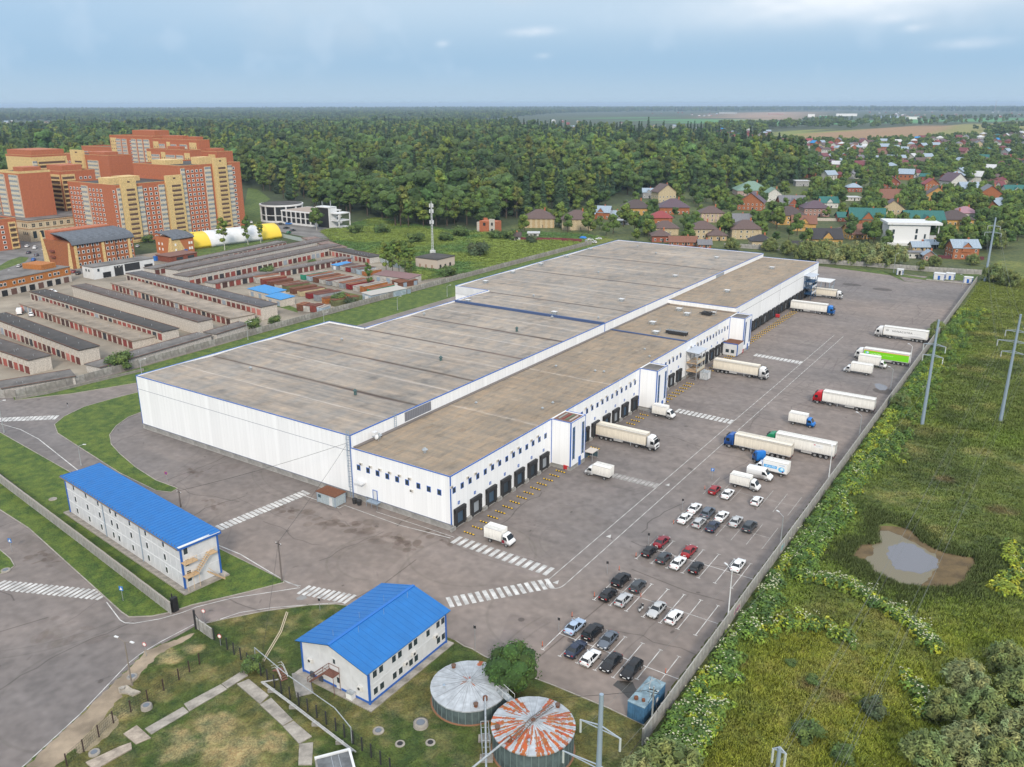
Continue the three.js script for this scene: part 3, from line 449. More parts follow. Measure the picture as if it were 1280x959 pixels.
{const[x,z]=G(884,393,HA),t=thing('roof_fan','dark tangled fan and duct bundle on the annex roof','roof fan',[x,HA - .2,z]);mb().box(-1.6,1.6,.2,1.1,-1.2,1.2).build('casing',M.dark,t);const p=mb();p.bar([-2.6,.6,.5],[2.6,.9,-.4],.25,8).bar([-1.5,.9,-1.5],[1.2,1.5,1.5],.2,8);p.build('pipe',std(.1,.09,.08,.7),t);}
// dish on the near wall of the annex, red bins, kiosks at the dock towers
{const t=thing('satellite_dish','small white dish standing at the foot of the clerestory wall','dish',[-116.6,HA,-123.2]);mb().bar([0,0,0],[0,.9,0],.06).build('mast',M.steel,t);const g=new THREE.SphereGeometry(.7,14,6,0,6.3,0,.9);g.rotateX(1.1);g.translate(0,.95,.2);mb().add(g).build('reflector',M.white,t);mb().box(XR*0 - 1.6,-.6,1.1,1.9,-.6,.4).build('housing',M.white,t);}
function bin(px,py,label){const[x,z]=G(px,py),t=thing('waste_bin',label,'bin',[x,0,z],.2);const g=mb().prism([[-.75,-.5],[.75,-.5],[.75,.5],[-.75,.5]],.2,1.1).geo();mesh('tub',g,M.red,t);mb().at(1.6,.1,1.1,0,1.18,0,0,.15).build('lid',M.red,t);mb().cylZ(-.6,.12,.4,.12,.1).cylZ(.6,.12,.4,.12,.1).build('castor',M.rubber,t);}
bin(709,587,'red wheeled waste bin at the foot of nearest stair tower');bin(926,441,'red wheeled waste bin beside the farthest stair tower');bin(972,397,'red wheeled waste bin among the far dock doors');
{const[x,z]=G(740,574),t=thing('bicycle_shelter','small open shelter with pale flat roof beside nearest stair tower','shelter',[x - .2,0,z]);mb().box(-1.1,1.1,2.1,2.25,-1.5,1.5).build('roof',std(.55,.5,.45,.7),t);const b=mb();for(const[a,c]of[[-1,-1.4],[1,-1.4],[-1,1.4],[1,1.4]])b.box(a - .05,a+.05,0,2.1,c - .05,c+.05);b.build('post',M.steel,t);mb().box(-1.05,1.05,.3,1.6,-1.43,-1.4).box(-1.06,-1.03,.3,1.6,-1.4,1.4).build('side_panel',M.glassBlue,t);}
// lean-to kiosk at the third tower
{const t=thing('kiosk','small white lean-to box with brown roof against farthest stair tower','kiosk',[-89.6,0,-267.6]);mb().box(-2.6,2.3,.4,4.2,-3.2,2.6).build('wall',M.white,t);mb().box(-2.6,2.4,4.2,4.4,-3.2,2.7).build('roof',M.rust,t);mb().box(2.2,2.45,.4,4.2,2.45,2.7).box(-2.7,2.4,4.25,4.5,2.6,2.75).build('blue_trim',M.blue,t);mb().box(-1.6,-.5,1.2,2.3,2.6,2.65).box(.2,1.3,1.2,2.3,2.6,2.65).build('window',M.glass,t);mb().box(-2.3,1.8,0,.4,-3,2.7).build('base',M.plinth,t);}
// enclosed stair beside the middle dock, and the blue steel stair at the far end
function dockStair(x0,x1,z0,z1,h,m,label,floorM){
const t=thing('steel_stair',label,'steel stair',[x0,0,z0]);const W=x1 - x0,D=z1 - z0;const p=mb();for(const x of[.1,W - .1])for(const z of[-.1,D / 2,D+.1])p.box(x - .09,x+.09,0,h,z - .09,z+.09);p.build('post',m,t);
const f=mb();for(const y of[2.6,5.2,7.8])if(y<h - 1)f.box(0,W,y - .12,y,Math.min(0,D),Math.max(0,D));f.build('landing',floorM,t);
mb().at(W+.9,.16,Math.abs(D)+.8,W / 2,h+.08,D / 2,0,0,-.06).build('roof',std(.42,.46,.52,.5),t);
const r=mb();for(const y of[3.1,3.6,5.7,6.2,8.3,8.8])if(y<h)r.bar([W,y,0],[W,y,D],.05).bar([.1,y,0],[W,y,0],.05);r.build('handrail',m===M.stairBlue?m:M.steel,t);
const st=mb();for(let k=0;k<3;k++){const y0=k*2.6;if(y0>h - 3)break;for(let i=0;i<9;i++)st.box(W*.25,W*.75,y0+i*.29,y0+i*.29+.06,D*(k%2?1 -(i+1)/ 10:(i+1)/ 10),D*(k%2?1 -(i+1)/ 10:(i+1)/ 10)+.34);}st.build('step',M.steel,t);
const pn=mb();for(const y of[2.65,5.25])if(y<h - 1)pn.box(W - .05,W+.02,y,y+.95,Math.min(.2,D),Math.max(-.2,D));pn.build('side_panel',m===M.stairBlue?M.white:std(.5,.46,.36,.7),t);
}
dockStair(-92.6,-89.0,-234,-240.5,8.6,M.steel,'grey steel stair with sloping roof standing at the middle dock',M.wood);
dockStair(-93.8,-90.2,-365,-372.5,10.2,M.stairBlue,'blue steel stair with grey roof at the far end of docks',M.stairBlue);
{const t=thing('canopy_shelter','white flat canopy on posts beside the blue steel stair','canopy',[-93.8,0,-378]);mb().at(8,.2,8.5,4,6.1,-4).build('roof',M.white,t);const b=mb();for(const[x,z]of[[7.6,0],[7.6,-8],[4,0],[4,-8]])b.box(x - .12,x+.12,0,6,z - .12,z+.12);b.build('post',M.steelBlue,t);mb().box(7.2,7.7,0,3.4,-7.6,-4).build('side_wall',M.galv,t);}
{const[x,z]=G(800,513.5),k=thing('tool_cabin','pale grey cabinet container standing below the middle dock stair','container',[-87.4,0,-237.2]);mb().box(-1.2,1.2,.1,2.5,-1.5,1.5).build('body',M.galv,k);const rb=mb();for(let i=0;i<6;i++)rb.box(-1.0+i*.4,-.85+i*.4,.3,2.3,1.5,1.54);rb.build('rib',M.white,k);mb().box(1.2,1.25,.3,2.3,-.9,.9).build('door',M.white,k);}
{const[x,z]=G(806,508),t=thing('railing','low grey steel railing beside the second stair tower','railing',[-88.8,0,-199.6]);const b=mb();for(let i=0;i<4;i++)b.bar([-3+i*1.6,0,0],[-3+i*1.6,1.1,0],.05);b.build('post',M.steel,t);mb().bar([-3,1.1,0],[1.8,1.1,0],.05).bar([-3,.6,0],[1.8,.6,0],.04).build('rail',M.steel,t);}
// yellow and black wheel guides between the doors
{
const seg=(y)=>mb().cyl(0,0,0,.12,.12,1,6);const gy=mb(),gk=mb();
for(let i=0;i<7;i++){const g=new THREE.CylinderGeometry(.12,.12,.42,7);g.rotateZ(Math.PI / 2);g.translate(.25+i*.42,.15,0);(i%2?gk:gy).add(g);}
const proto=thing('wheel_guide','yellow and black wheel guide bar lying before a near dock door','wheel guide',[0,0,0],0,'wheel guides before the near docks');gy.build('yellow_band',M.yellow,proto);gk.build('black_band',M.black,proto);mb().box(-.1,3.2,0,.06,-.1,.1).build('base',M.dark,proto);
let first=true;const put=(x,z,far)=>{if(first){proto.position.set(x,.03,z);proto.scale.x=.82;first=false;}else copy(proto,far?'yellow and black wheel guide bar lying before a far dock door':proto.userData.label,[x,.03,z],0,far?'wheel guides before the far docks':'wheel guides before the near docks');};
for(const[a,b]of[[-118.2,-153.8],[-164.5,-172.5],[-178.8,-200],[-211,-231],[-243,-266]])for(let z=a;z>b;z -=2.7)put(-90.4,z);
for(let z=-284;z>-358;z -=2.65)put(-91.2,z,true);
}
// brown-roofed shed and the bins at the end wall
{const[x,z]=G(414,628),t=thing('shed','small pale blue shed with rusty flat roof against the end wall','shed',[-121.6,0,-113.2],0);mb().box(-2.6,2.6,.15,2.5,-1.5,1.5).build('wall',std(.48,.56,.60,.6,{map:tiled(TFINE,2)}),t);mb().box(-2.8,2.8,2.5,2.65,-1.7,1.7).build('roof',M.rust,t);mb().box(-2.3,-1.5,1.3,2.0,1.5,1.54).build('window',M.glassBlue,t);mb().box(.9,1.8,.2,2.1,1.5,1.54).build('door',M.white,t);const c=mb();for(const a of[-2.6,2.6])for(const b of[-1.5,1.5])c.box(a - .07,a+.07,.1,2.5,b - .07,b+.07);c.build('corner_post',M.steelBlue,t);}
for(let i=0;i<2;i++){const t=thing('waste_bin',i?'black round waste bin at the end wall, right of its twin':'black round waste bin at the end wall beside drainpipes','bin',[-117.2+i*1.3,0,-115.6]);mb().cyl(0,0,0,.45,.55,1.05,12).build('tub',M.rubber,t);mb().cyl(0,1.05,0,.58,.5,.1,12).build('lid',M.dark,t);}
// ---------- vehicles ----------
const PAINT={};const paint=(n,r,g,b,rough=.36)=>(PAINT[n]||=new THREE.MeshPhysicalMaterial({color:new THREE.Color().setRGB(r,g,b),roughness:rough,clearcoat:.22,clearcoatRoughness:.15,specularIntensity:.6}));
paint('white',.74,.75,.76);paint('black',.012,.012,.014);paint('dark grey',.045,.052,.06);paint('dark blue',.022,.032,.06);paint('silver',.42,.43,.44);paint('light blue',.33,.42,.55);paint('dark red',.20,.012,.022);paint('red',.26,.014,.018);paint('grey blue',.10,.12,.15);paint('bright blue',.015,.16,.52);paint('deep blue',.02,.09,.33);paint('green',.01,.2,.09);paint('cab red',.5,.02,.03);
const V_GLASS=std(.012,.016,.02,.06),V_LAMP=std(.7,.72,.74,.15),V_TAIL=std(.36,.012,.012,.25),V_PLATE=std(.75,.75,.72,.6),V_TRIM=std(.02,.02,.022,.6),V_RIM=std(.40,.41,.42,.35,{metalness:.6});
const tyreG={},rimG={};
function wheel(t,x,z,r,w,side){const k=r+'_'+w;tyreG[k]||=mb().cylZ(0,0,0,r,w,16).geo();rimG[k]||=mb().cylZ(0,0,0,r*.62,w*.1,12).geo();const o=mesh('wheel',tyreG[k],M.rubber,t);o.position.set(x,r,z);const rim=mesh('rim',rimG[k],V_RIM,o);rim.position.z=side*w*.5;return o;}
// side profile of each body style: stations x, height of the waist, half width; then the glasshouse
const STYLES={
sedan:{L:4.6,W:1.80,belt:[[-2.3,.72,.70],[-2.2,.90,.80],[-1.75,.98,.87],[-1.2,.99,.90],[.6,.96,.90],[1.0,.93,.89],[1.8,.82,.85],[2.18,.72,.78],[2.3,.55,.68]],roof:1.44,g:[-1.72,-.98,.22,1.02]},
hatch:{L:4.1,W:1.76,belt:[[-2.05,.72,.70],[-2.0,.98,.82],[-1.5,1.02,.87],[.5,.98,.88],[.95,.95,.87],[1.6,.86,.83],[1.95,.74,.77],[2.05,.55,.68]],roof:1.50,g:[-2.0,-1.55,.15,1.0]},
suv:{L:4.6,W:1.88,belt:[[-2.3,.8,.78],[-2.24,1.1,.88],[-1.7,1.14,.92],[.6,1.10,.93],[1.05,1.08,.92],[1.85,.98,.88],[2.2,.84,.82],[2.3,.6,.74]],roof:1.74,g:[-2.22,-1.9,.2,1.05]},
wagon:{L:4.7,W:1.80,belt:[[-2.35,.75,.74],[-2.28,.98,.84],[-1.7,1.0,.88],[.55,.97,.90],[1.0,.94,.89],[1.85,.83,.85],[2.22,.73,.78],[2.35,.55,.68]],roof:1.47,g:[-2.24,-1.85,.2,1.02]},
};
const carProtos={};
function carParts(t,style,m){
const S=STYLES[style];
const key=style;if(!carProtos[key]){
const ring=([x,h,w])=>[[x,.24,-w*.9],[x,.48,-w],[x,h - .22,-w*.985],[x,h - .07,-w*.93],[x,h - .01,-w*.76],[x,h+.035,-w*.35],[x,h+.035,w*.35],[x,h - .01,w*.76],[x,h - .07,w*.93],[x,h - .22,w*.985],[x,.48,w],[x,.24,w*.9]];
const[g0,g1,g2,g3]=S.g,bh=(x)=>{const B=S.belt;for(let i=0;i<B.length - 1;i++)if(x<=B[i+1][0]){const k=(x - B[i][0])/(B[i+1][0]- B[i][0]);return lerp(B[i][1],B[i+1][1],k);}return .9;};
const wb=S.W / 2*.93,wt=S.W / 2*.655,R=S.roof,yb=(x)=>bh(x)- .03;
const roofP=[[g1 - .12,R - .09,wt*.86],[g1+.02,R - .03,wt*.95],[g1+.15,R,wt],[(g1+g2)/ 2,R+.03,wt*1.02],[g2 - .1,R,wt],[g2+.14,R - .08,wt*.9]];
const roof=loft(roofP.map(([x,y,w])=>[[x,y - .09,-w*1.04],[x,y - .03,-w*.94],[x,y+.01,-w*.6],[x,y+.025,0],[x,y+.01,w*.6],[x,y - .03,w*.94],[x,y - .09,w*1.04],[x,y - .1,0]]));
const pil=mb();for(const s of[-1,1]){pil.bar([g0,yb(g0),s*wb],[g1,R - .04,s*wt],.06,5,.045).bar([g3,yb(g3),s*wb],[g2,R - .04,s*wt],.055,5,.045).bar([(g1+g2)/ 2 - .1,.9,s*wb],[(g1+g2)/ 2 - .1,R - .04,s*wt],.05);if(style !=='sedan')pil.bar([lerp(g0,g2,.22),.95,s*wb],[lerp(g1,g2,.12),R - .04,s*wt],.07);}
const e=.012;
carProtos[key]={
body:metric(mergeGeometries([loft(S.belt.map(ring)).toNonIndexed()])),roof:metric(mergeGeometries([roof.toNonIndexed(),...pil.g].map((g)=>{g.deleteAttribute('uv');return g;}))),
windscreen:mb().quad([g3,yb(g3),wb],[g3,yb(g3),-wb],[g2,R - .03,-wt],[g2,R - .03,wt]).geo(),rear:mb().quad([g0,yb(g0),-wb],[g0,yb(g0),wb],[g1,R - .03,wt],[g1,R - .03,-wt]).geo(),
sideL:mb().quad([g0,yb(g0),wb],[g3,yb(g3),wb],[g2,R - .03,wt],[g1,R - .03,wt]).geo(),sideR:mb().quad([g3,yb(g3),-wb],[g0,yb(g0),-wb],[g1,R - .03,-wt],[g2,R - .03,-wt]).geo(),
sill:mb().box(-S.L / 2+.06,S.L / 2 - .06,.2,.34,-S.W / 2+.07,S.W / 2 - .07).box(S.L / 2 - .16,S.L / 2+.015,.28,.46,-.5,.5).box(-S.L / 2 - .01,-S.L / 2+.15,.28,.4,-.6,.6).geo(),
head:mb().at(.22,.13,.34,S.L / 2 - .16,.64,.56,.35).geo(),tail:mb().at(.12,style==='suv'||style==='hatch'?.3:.15,.3,-S.L / 2+.07,.78,.6).geo(),plateF:mb().box(S.L / 2+.016,S.L / 2+.03,.38,.5,-.26,.26).geo(),plateR:mb().box(-S.L / 2 - .02,-S.L / 2 - .002,.6,.72,-.26,.26).geo(),mirror:mb().at(.16,.12,.2,g3 - .25,1.0,S.W / 2+.08).geo(),arch:mb().cylZ(0,.33,0,.4,.06,14).geo(),
};
}
const p=carProtos[key];
mesh('body',p.body,m,t);mesh('roof',p.roof,m,t);mesh('windscreen',p.windscreen,V_GLASS,t);mesh('rear_window',p.rear,V_GLASS,t);mesh('side_window',p.sideL,V_GLASS,t);mesh('side_window',p.sideR,V_GLASS,t);mesh('bumper',p.sill,V_TRIM,t);
for(const s of[1,-1]){const h=mesh('headlight',p.head,V_LAMP,t);h.scale.z=s;const k=mesh('tail_light',p.tail,V_TAIL,t);k.scale.z=s;const mi=mesh('mirror',p.mirror,m,t);mi.scale.z=s;}
mesh('number_plate',p.plateF,V_PLATE,t);mesh('number_plate',p.plateR,V_PLATE,t);
const wx=S.L / 2 - .86;for(const x of[-wx,wx+.02])for(const s of[-1,1]){wheel(t,x,s*(S.W / 2 - .11),style==='suv'?.37:.32,.22,s);const a=mesh('wheel_arch',p.arch,V_TRIM,t);a.position.set(x,0,s*(S.W / 2 - .025));}
}
const AWAY=Math.PI / 2,TOWARD=-Math.PI / 2;
function car(px,py,style,colour,dir,label,s=1){const[x,z]=G(px,py,.75),t=thing('parked_car',label,'car',[x,.04,z],dir+(R0()- .5)*.05);carParts(t,style,PAINT[colour]);if(s !==1)t.scale.setScalar(s);return t;}
const CARS=[
[718.8,782,'sedan','light blue',AWAY,'pale blue sedan at the left end of the nearest car row'],[741,789,'suv','black',AWAY,'black hatchback between pale blue and grey sedans, nearest row'],[760,799,'sedan','grey blue',TOWARD,'slate grey sedan facing the camera at right of black hatchback'],[720,810,'sedan','dark blue',AWAY,'dark blue sedan left of the white hatchback, front row'],[738.4,821,'hatch','white',AWAY,'white hatchback between dark sedans in the front row'],[764.2,827,'sedan','black',TOWARD,'black sedan right of the white hatchback, front row'],[789.6,835.5,'wagon','black',TOWARD,'long black estate car next to the dark puddle'],
[776.7,724,'suv','black',AWAY,'black off-roader topmost in the second block of parked cars'],[797.4,731.5,'hatch','dark grey',AWAY,'dark grey hatchback right of the black off-roader'],[760.4,742,'hatch','black',AWAY,'black hatchback with red rear lights left of silver hatchback'],[779.7,748.5,'hatch','silver',AWAY,'silver hatchback below the dark grey hatchback'],[821,761,'sedan','silver',TOWARD,'silver sedan facing the camera right of the scooter'],[843,770,'hatch','white',AWAY,'white hatchback next to the silver sedan by scooter'],
[827.3,676,'sedan','dark red',AWAY,'dark red sedan behind the black hatchback in third block'],[861.7,688,'sedan','red',AWAY,'bright dark red hatch-backed sedan above the white sedan, third block'],[812.2,688.3,'hatch','black',AWAY,'black hatchback leftmost in the third block'],[829.9,696.3,'hatch','dark grey',AWAY,'charcoal hatchback between black and white cars, third block'],[848,702.4,'sedan','white',AWAY,'white sedan below the red one in the third block'],[870.6,708.6,'hatch','black',AWAY,'black hatchback rightmost of the close group in third block'],[922.8,705.4,'sedan','white',AWAY,'lone white sedan near the fence in the third block'],
[868.6,634.4,'sedan','white',AWAY,'white sedan topmost in the fourth block'],[885.3,640,'suv','grey blue',AWAY,'slate grey crossover right of topmost white sedan'],[902.6,644.5,'sedan','white',AWAY,'white sedan between the slate crossover and a silver sedan'],[920.2,650.8,'sedan','silver',AWAY,'silver sedan second from right in the fourth block'],[937.4,657.4,'suv','dark grey',AWAY,'dark grey crossover rightmost in the fourth block'],[856.5,646.8,'sedan','white',AWAY,'white sedan leftmost in the fourth block'],[874.3,652.4,'hatch','silver',AWAY,'grey silver hatchback below the slate crossover'],[891.3,657,'sedan','dark blue',AWAY,'navy sedan lowest in the fourth block'],
[893.5,611.5,'hatch','red',AWAY,'small red hatchback beside the parking sign'],[909.9,616.4,'sedan','white',AWAY,'white sedan right of the small red hatchback'],[946.5,625.3,'hatch','white',AWAY,'white hatchback alone below the white box van'],
];
for(const c of CARS)car(...c);
{
const[x,z]=G(801.5,761,.4),t=thing('motor_scooter','grey motor scooter parked alone beside the silver sedan','scooter',[x,.04,z],AWAY);for(const a of[-.62,.62]){const w=mesh('wheel',mb().cylZ(0,0,0,.25,.12,12).geo(),M.rubber,t);w.position.set(a,.25,0);}
mb().add(loft([[-.85,.5,.1],[-.6,.75,.2],[-.1,.72,.18],[.05,.4,.16],[.35,.4,.2],[.5,.7,.22]].map(([q,y,w])=>[[q,.3,-w],[q,y,-w],[q,y,w],[q,.3,w]]))).build('body',PAINT.silver,t);mb().box(-.7,.0,.74,.86,-.15,.15).build('seat',M.rubber,t);mb().bar([.62,.25,0],[.42,1.05,0],.05).bar([.42,1.05,-.33],[.42,1.05,.33],.03).build('handlebar',M.dark,t);mb().box(.45,.56,.4,.95,-.2,.2).build('leg_shield',M.dark,t);mb().box(.5,.58,.9,1.02,-.08,.08).build('headlight',V_LAMP,t);
}
// ---------- lorries ----------
function script(g,x,y,w,h,n,seed){const r=rng(seed);g.lineWidth=h*.16;g.lineCap='round';for(let i=0;i<n;i++){const a=x+w*i / n;g.beginPath();g.moveTo(a,y - h*r());g.quadraticCurveTo(a+w / n*.3,y - h*(.4+r()*.6),a+w / n*.45,y - h*r()*.4);g.lineTo(a+w / n*.7,y - h*r());g.stroke();}}
const TBOX=dataTex(512,256,(i,j)=>{const s=fbm(i / 512*60,j / 256*3,3),g=smooth(.75,.2,j / 256)*(.3+fbm(i / 512*24,j / 256*10,4))*.16,e=i%64<2?.93:1,k=clamp((.96+(s - .5)*.1 - g)*e);return[255*k,252*k,246*k];},8,3.4),BOXW=std(.86,.86,.85,.5,{map:TBOX}),BOXC=std(.80,.75,.66,.5,{map:TBOX});
function signMat(w,h,draw){const m=new THREE.MeshStandardMaterial({map:canvasTex(w,h,draw),roughness:.5});return m;}
function decal(name,t,x0,x1,y0,y1,z,m,side=1){const g=new THREE.PlaneGeometry(x1 - x0,y1 - y0);if(side<0)g.rotateY(Math.PI);g.translate((x0+x1)/ 2,(y0+y1)/ 2,z);return mesh(name,g,m,t);}
function cab(t,x,m,h=3.6){
const W=1.22,g=mb();g.add(loft([[x - 2.3,.95,h - .05],[x - 1.9,.9,h],[x - 1.1,.9,h - .08],[x - .45,.9,h - .75],[x - .12,.9,1.95],[x,.55,1.7]].map(([q,a,b])=>[[q,a,-W],[q,b - .15,-W],[q,b,-W+.14],[q,b,W - .14],[q,b - .15,W],[q,a,W]])));
mesh('cab',g.geo(),m,t);
mb().quad([x - .40,h - .72,W - .16],[x - .07,1.98,W - .1],[x - .07,1.98,-W+.1],[x - .40,h - .72,-W+.16]).build('windscreen',V_GLASS,t);
for(const s of[-1,1]){mb().box(x - 1.35,x - .5,1.75,2.55,s*W - .01,s*W+.02).build('side_window',V_GLASS,t);mb().at(.12,.7,.25,x - .15,2.25,s*(W+.22)).build('mirror',V_TRIM,t);mb().at(.1,.22,.4,x+.0,.78,s*.9).build('headlight',V_LAMP,t);}
mb().box(x - .25,x+.03,.35,.72,-W,W).box(x - .02,x+.025,1.05,1.5,-.8,.8).build('grille',V_TRIM,t);mb().box(x - .7,x - .4,h - .5,h - .35,-W+.2,W - .2).build('sun_visor',V_TRIM,t);
mb().box(x - 5.8,x - .4,.75,1.05,-.45,.45).box(x - 3.6,x - 2.5,.55,1.1,-W+.05,-.6).box(x - 3.6,x - 2.5,.55,1.1,.6,W - .05).build('chassis',M.dark,t);
for(const s of[-1,1]){wheel(t,x - 1.35,s*1.0,.5,.34,s);wheel(t,x - 4.9,s*.95,.5,.6,s);}
}
function trailer(t,x0,x1,m,h=3.95){
const b=mb();b.box(x0,x1,1.15,h,-1.25,1.25);mesh('cargo_box',b.geo(),m,t);
mb().box(x0 - .02,x1+.02,h - .1,h+.02,-1.27,-1.2).box(x0 - .02,x1+.02,h - .1,h+.02,1.2,1.27).box(x0 - .015,x1+.015,1.1,1.26,-1.265,-1.2).box(x0 - .015,x1+.015,1.1,1.26,1.2,1.265).build('side_rail',std(.45,.45,.45,.5),t);
mb().box(x0 - .03,x0,1.2,h - .1,-1.2,-.02).build('rear_door',m,t);mb().box(x0 - .03,x0,1.2,h - .1,.02,1.2).build('rear_door',m,t);const bars=mb();for(const z of[-.7,-.3,.3,.7])bars.bar([x0 - .05,1.2,z],[x0 - .05,h - .15,z],.025,4);bars.build('lock_bar',M.steel,t);
mb().box(x0+.1,x1 - 1.0,.85,1.15,-.5,.5).box(x0 - .02,x0+.1,.5,.65,-1.2,1.2).build('chassis',M.dark,t);mb().box(x0 - .05,x0 - .01,.75,.9,-1.1,-.7).box(x0 - .05,x0 - .01,.75,.9,.7,1.1).build('tail_light',V_TAIL,t);
mb().box(x1 - 4.2,x1 - 4.0,.1,1.1,-.9,-.75).box(x1 - 4.2,x1 - 4.0,.1,1.1,.75,.9).build('landing_leg',M.steel,t);mb().box(x0+5.0,x0+7.4,.55,1.05,-1.15,-.7).box(x0+5.0,x0+7.4,.55,1.05,.7,1.15).build('pallet_box',std(.4,.4,.4,.6),t);
for(const k of[0,1,2])for(const s of[-1,1])wheel(t,x0+1.6+k*1.31,s*1.0,.5,.4,s);
}
const HEAD_R=0,HEAD_L=Math.PI;
function semi(px,py,dir,cabM,boxM,label,more,scale=1){
const[x,z]=G(px,py,2),t=thing('semi_trailer_truck',label,'lorry',[x,.04,z],dir);cab(t,8.1,cabM);trailer(t,-8.1,5.5,boxM);if(more)more(t);if(scale !==1)t.scale.setScalar(scale);return t;
}
semi(784,545.5,HEAD_R,PAINT.white,BOXC,'cream trailer lorry with white cab backed into a near dock');
semi(926,461.5,HEAD_R,PAINT.white,BOXC,'cream trailer lorry with white cab backed beside farthest stair tower',null,1.04);
semi(1016,385,HEAD_R,PAINT['bright blue'],BOXW,'white trailer lorry with bright blue cab backed into a far dock',null,1.05);
semi(1030,366,HEAD_R,PAINT.white,BOXC,'short-looking cream lorry with white cab behind blue steel stair',null,.96);
const sideText=signMat(1024,256,(g,w,h)=>{g.fillStyle='#dcdcdb';g.fillRect(0,0,w,h);g.strokeStyle='#8c8c8c';g.lineWidth=12;g.beginPath();g.arc(70,100,30,0,7);g.stroke();g.beginPath();g.arc(92,92,30,1,5);g.stroke();g.fillStyle='#6e6e70';g.font='bold 86px sans-serif';g.fillText('SONACUTRA',190,140);g.strokeStyle='#c2c2c4';script(g,730,140,180,40,7,8);g.fillStyle='#b8b9bd';g.beginPath();g.moveTo(560,256);g.quadraticCurveTo(800,150,1000,256);g.fill();});
semi(1127,417.5,HEAD_L,PAINT.white,BOXW,'white lorry with grey lettering on the trailer side near pole',(t)=>decal('lettering',t,-7.6,5.2,1.4,3.7,-1.275,sideText,-1),1.07);
const greenM=std(.17,.55,.015,.45),greenSide=signMat(1024,256,(g,w,h)=>{g.fillStyle='#74c80e';g.fillRect(0,0,w,h);g.fillStyle='#e8792a';g.fillRect(0,0,w,16);g.fillStyle='#6fb6d8';g.beginPath();g.arc(80,90,44,0,7);g.fill();g.fillStyle='#e8efe8';g.beginPath();g.arc(90,82,22,0,7);g.fill();g.strokeStyle='#dcefcf';script(g,160,130,230,50,9,3);g.strokeStyle='#c8e6a4';script(g,440,130,240,26,14,4);});
semi(1103,445,HEAD_L,PAINT.white,BOXW,'lorry with lime green trailer side parked by the fence',(t)=>{const o=decal('green_side_panel',t,-8.0,5.4,1.28,3.5,-1.28,greenSide,-1);o.userData.label='lime green printed side panel';decal('green_side_panel',t,-8.0,5.4,1.28,3.5,1.28,greenM);},1.02);
semi(1055,500.5,HEAD_L,PAINT['cab red'],BOXW,'white trailer lorry with red cab standing near the fence');
semi(948,556,HEAD_L,PAINT['deep blue'],BOXC,'cream trailer lorry with deep blue cab in the yard middle',null,1.0);
const smallLogo=signMat(256,128,(g,w,h)=>{g.fillStyle='#e2e2e1';g.fillRect(0,0,w,h);g.fillStyle='#c0475a';g.fillRect(10,30,40,30);g.strokeStyle='#8a93a8';script(g,70,80,120,30,6,5);});
semi(1000,555.5,HEAD_L,PAINT.green,BOXW,'white trailer lorry with green cab half hidden behind the cream one',(t)=>decal('small_logo',t,-5.6,-3.4,2.4,3.4,-1.275,smallLogo,-1),1.02);
{const[x,z]=G(946,572,1.6),t=thing('tractor_unit','bright blue tractor unit without trailer behind the printed box lorry','lorry',[x+1.4,.04,z],HEAD_L - .75);cab(t,3,PAINT['bright blue'],3.4);t.scale.setScalar(.92);}
function boxTruck(px,py,dir,L,cabM,label,more,h=3.3,boxM=BOXW){
const[x,z]=G(px,py,1.6),t=thing('box_truck',label,'lorry',[x,.04,z],dir),T=(L+2)/ 2;
mb().box(-T,-T+L,.95,h,-1.15,1.15).build('cargo_box',boxM,t);mb().box(-T - .03,-T+L+.02,h - .06,h+.03,-1.18,-1.1).box(-T - .03,-T+L+.02,h - .06,h+.03,1.1,1.18).box(-T - .03,-T+L+.02,.93,1.05,-1.17,-1.1).box(-T - .03,-T+L+.02,.93,1.05,1.1,1.17).build('box_trim',std(.5,.5,.5,.5),t);
const x0=T - 1.95;mb().add(loft([[x0,.5,2.35],[x0+.5,.45,2.4],[x0+.95,.45,2.3],[x0+1.55,.45,1.4],[T,.45,1.15]].map(([q,a,b])=>[[q,a,-1],[q,b - .3,-1],[q,b,-.85],[q,b,.85],[q,b - .3,1],[q,a,1]]))).build('cab',cabM,t);
mb().quad([x0+1.0,2.24,.8],[x0+1.56,1.42,.88],[x0+1.56,1.42,-.88],[x0+1.0,2.24,-.8]).build('windscreen',V_GLASS,t);for(const s of[-1,1]){mb().box(x0+.25,x0+1.1,1.35,2.0,s - .01,s+.015).build('side_window',V_GLASS,t);mb().at(.1,.35,.2,x0+1.2,1.55,s*1.18).build('mirror',V_TRIM,t);mb().at(.12,.16,.3,T - .05,.85,s*.75).build('headlight',V_LAMP,t);wheel(t,T - .95,s*.88,.38,.24,s);wheel(t,-T+1.3,s*.85,.38,.4,s);}
mb().box(T - .1,T+.03,.4,.68,-.95,.95).build('bumper',V_TRIM,t);mb().box(-T+.1,T - .6,.55,.93,-.45,.45).build('chassis',M.dark,t);mb().box(-T - .03,-T,1.0,h - .1,-1.1,1.1).build('rear_door',boxM,t);if(more)more(t,T);return t;
}
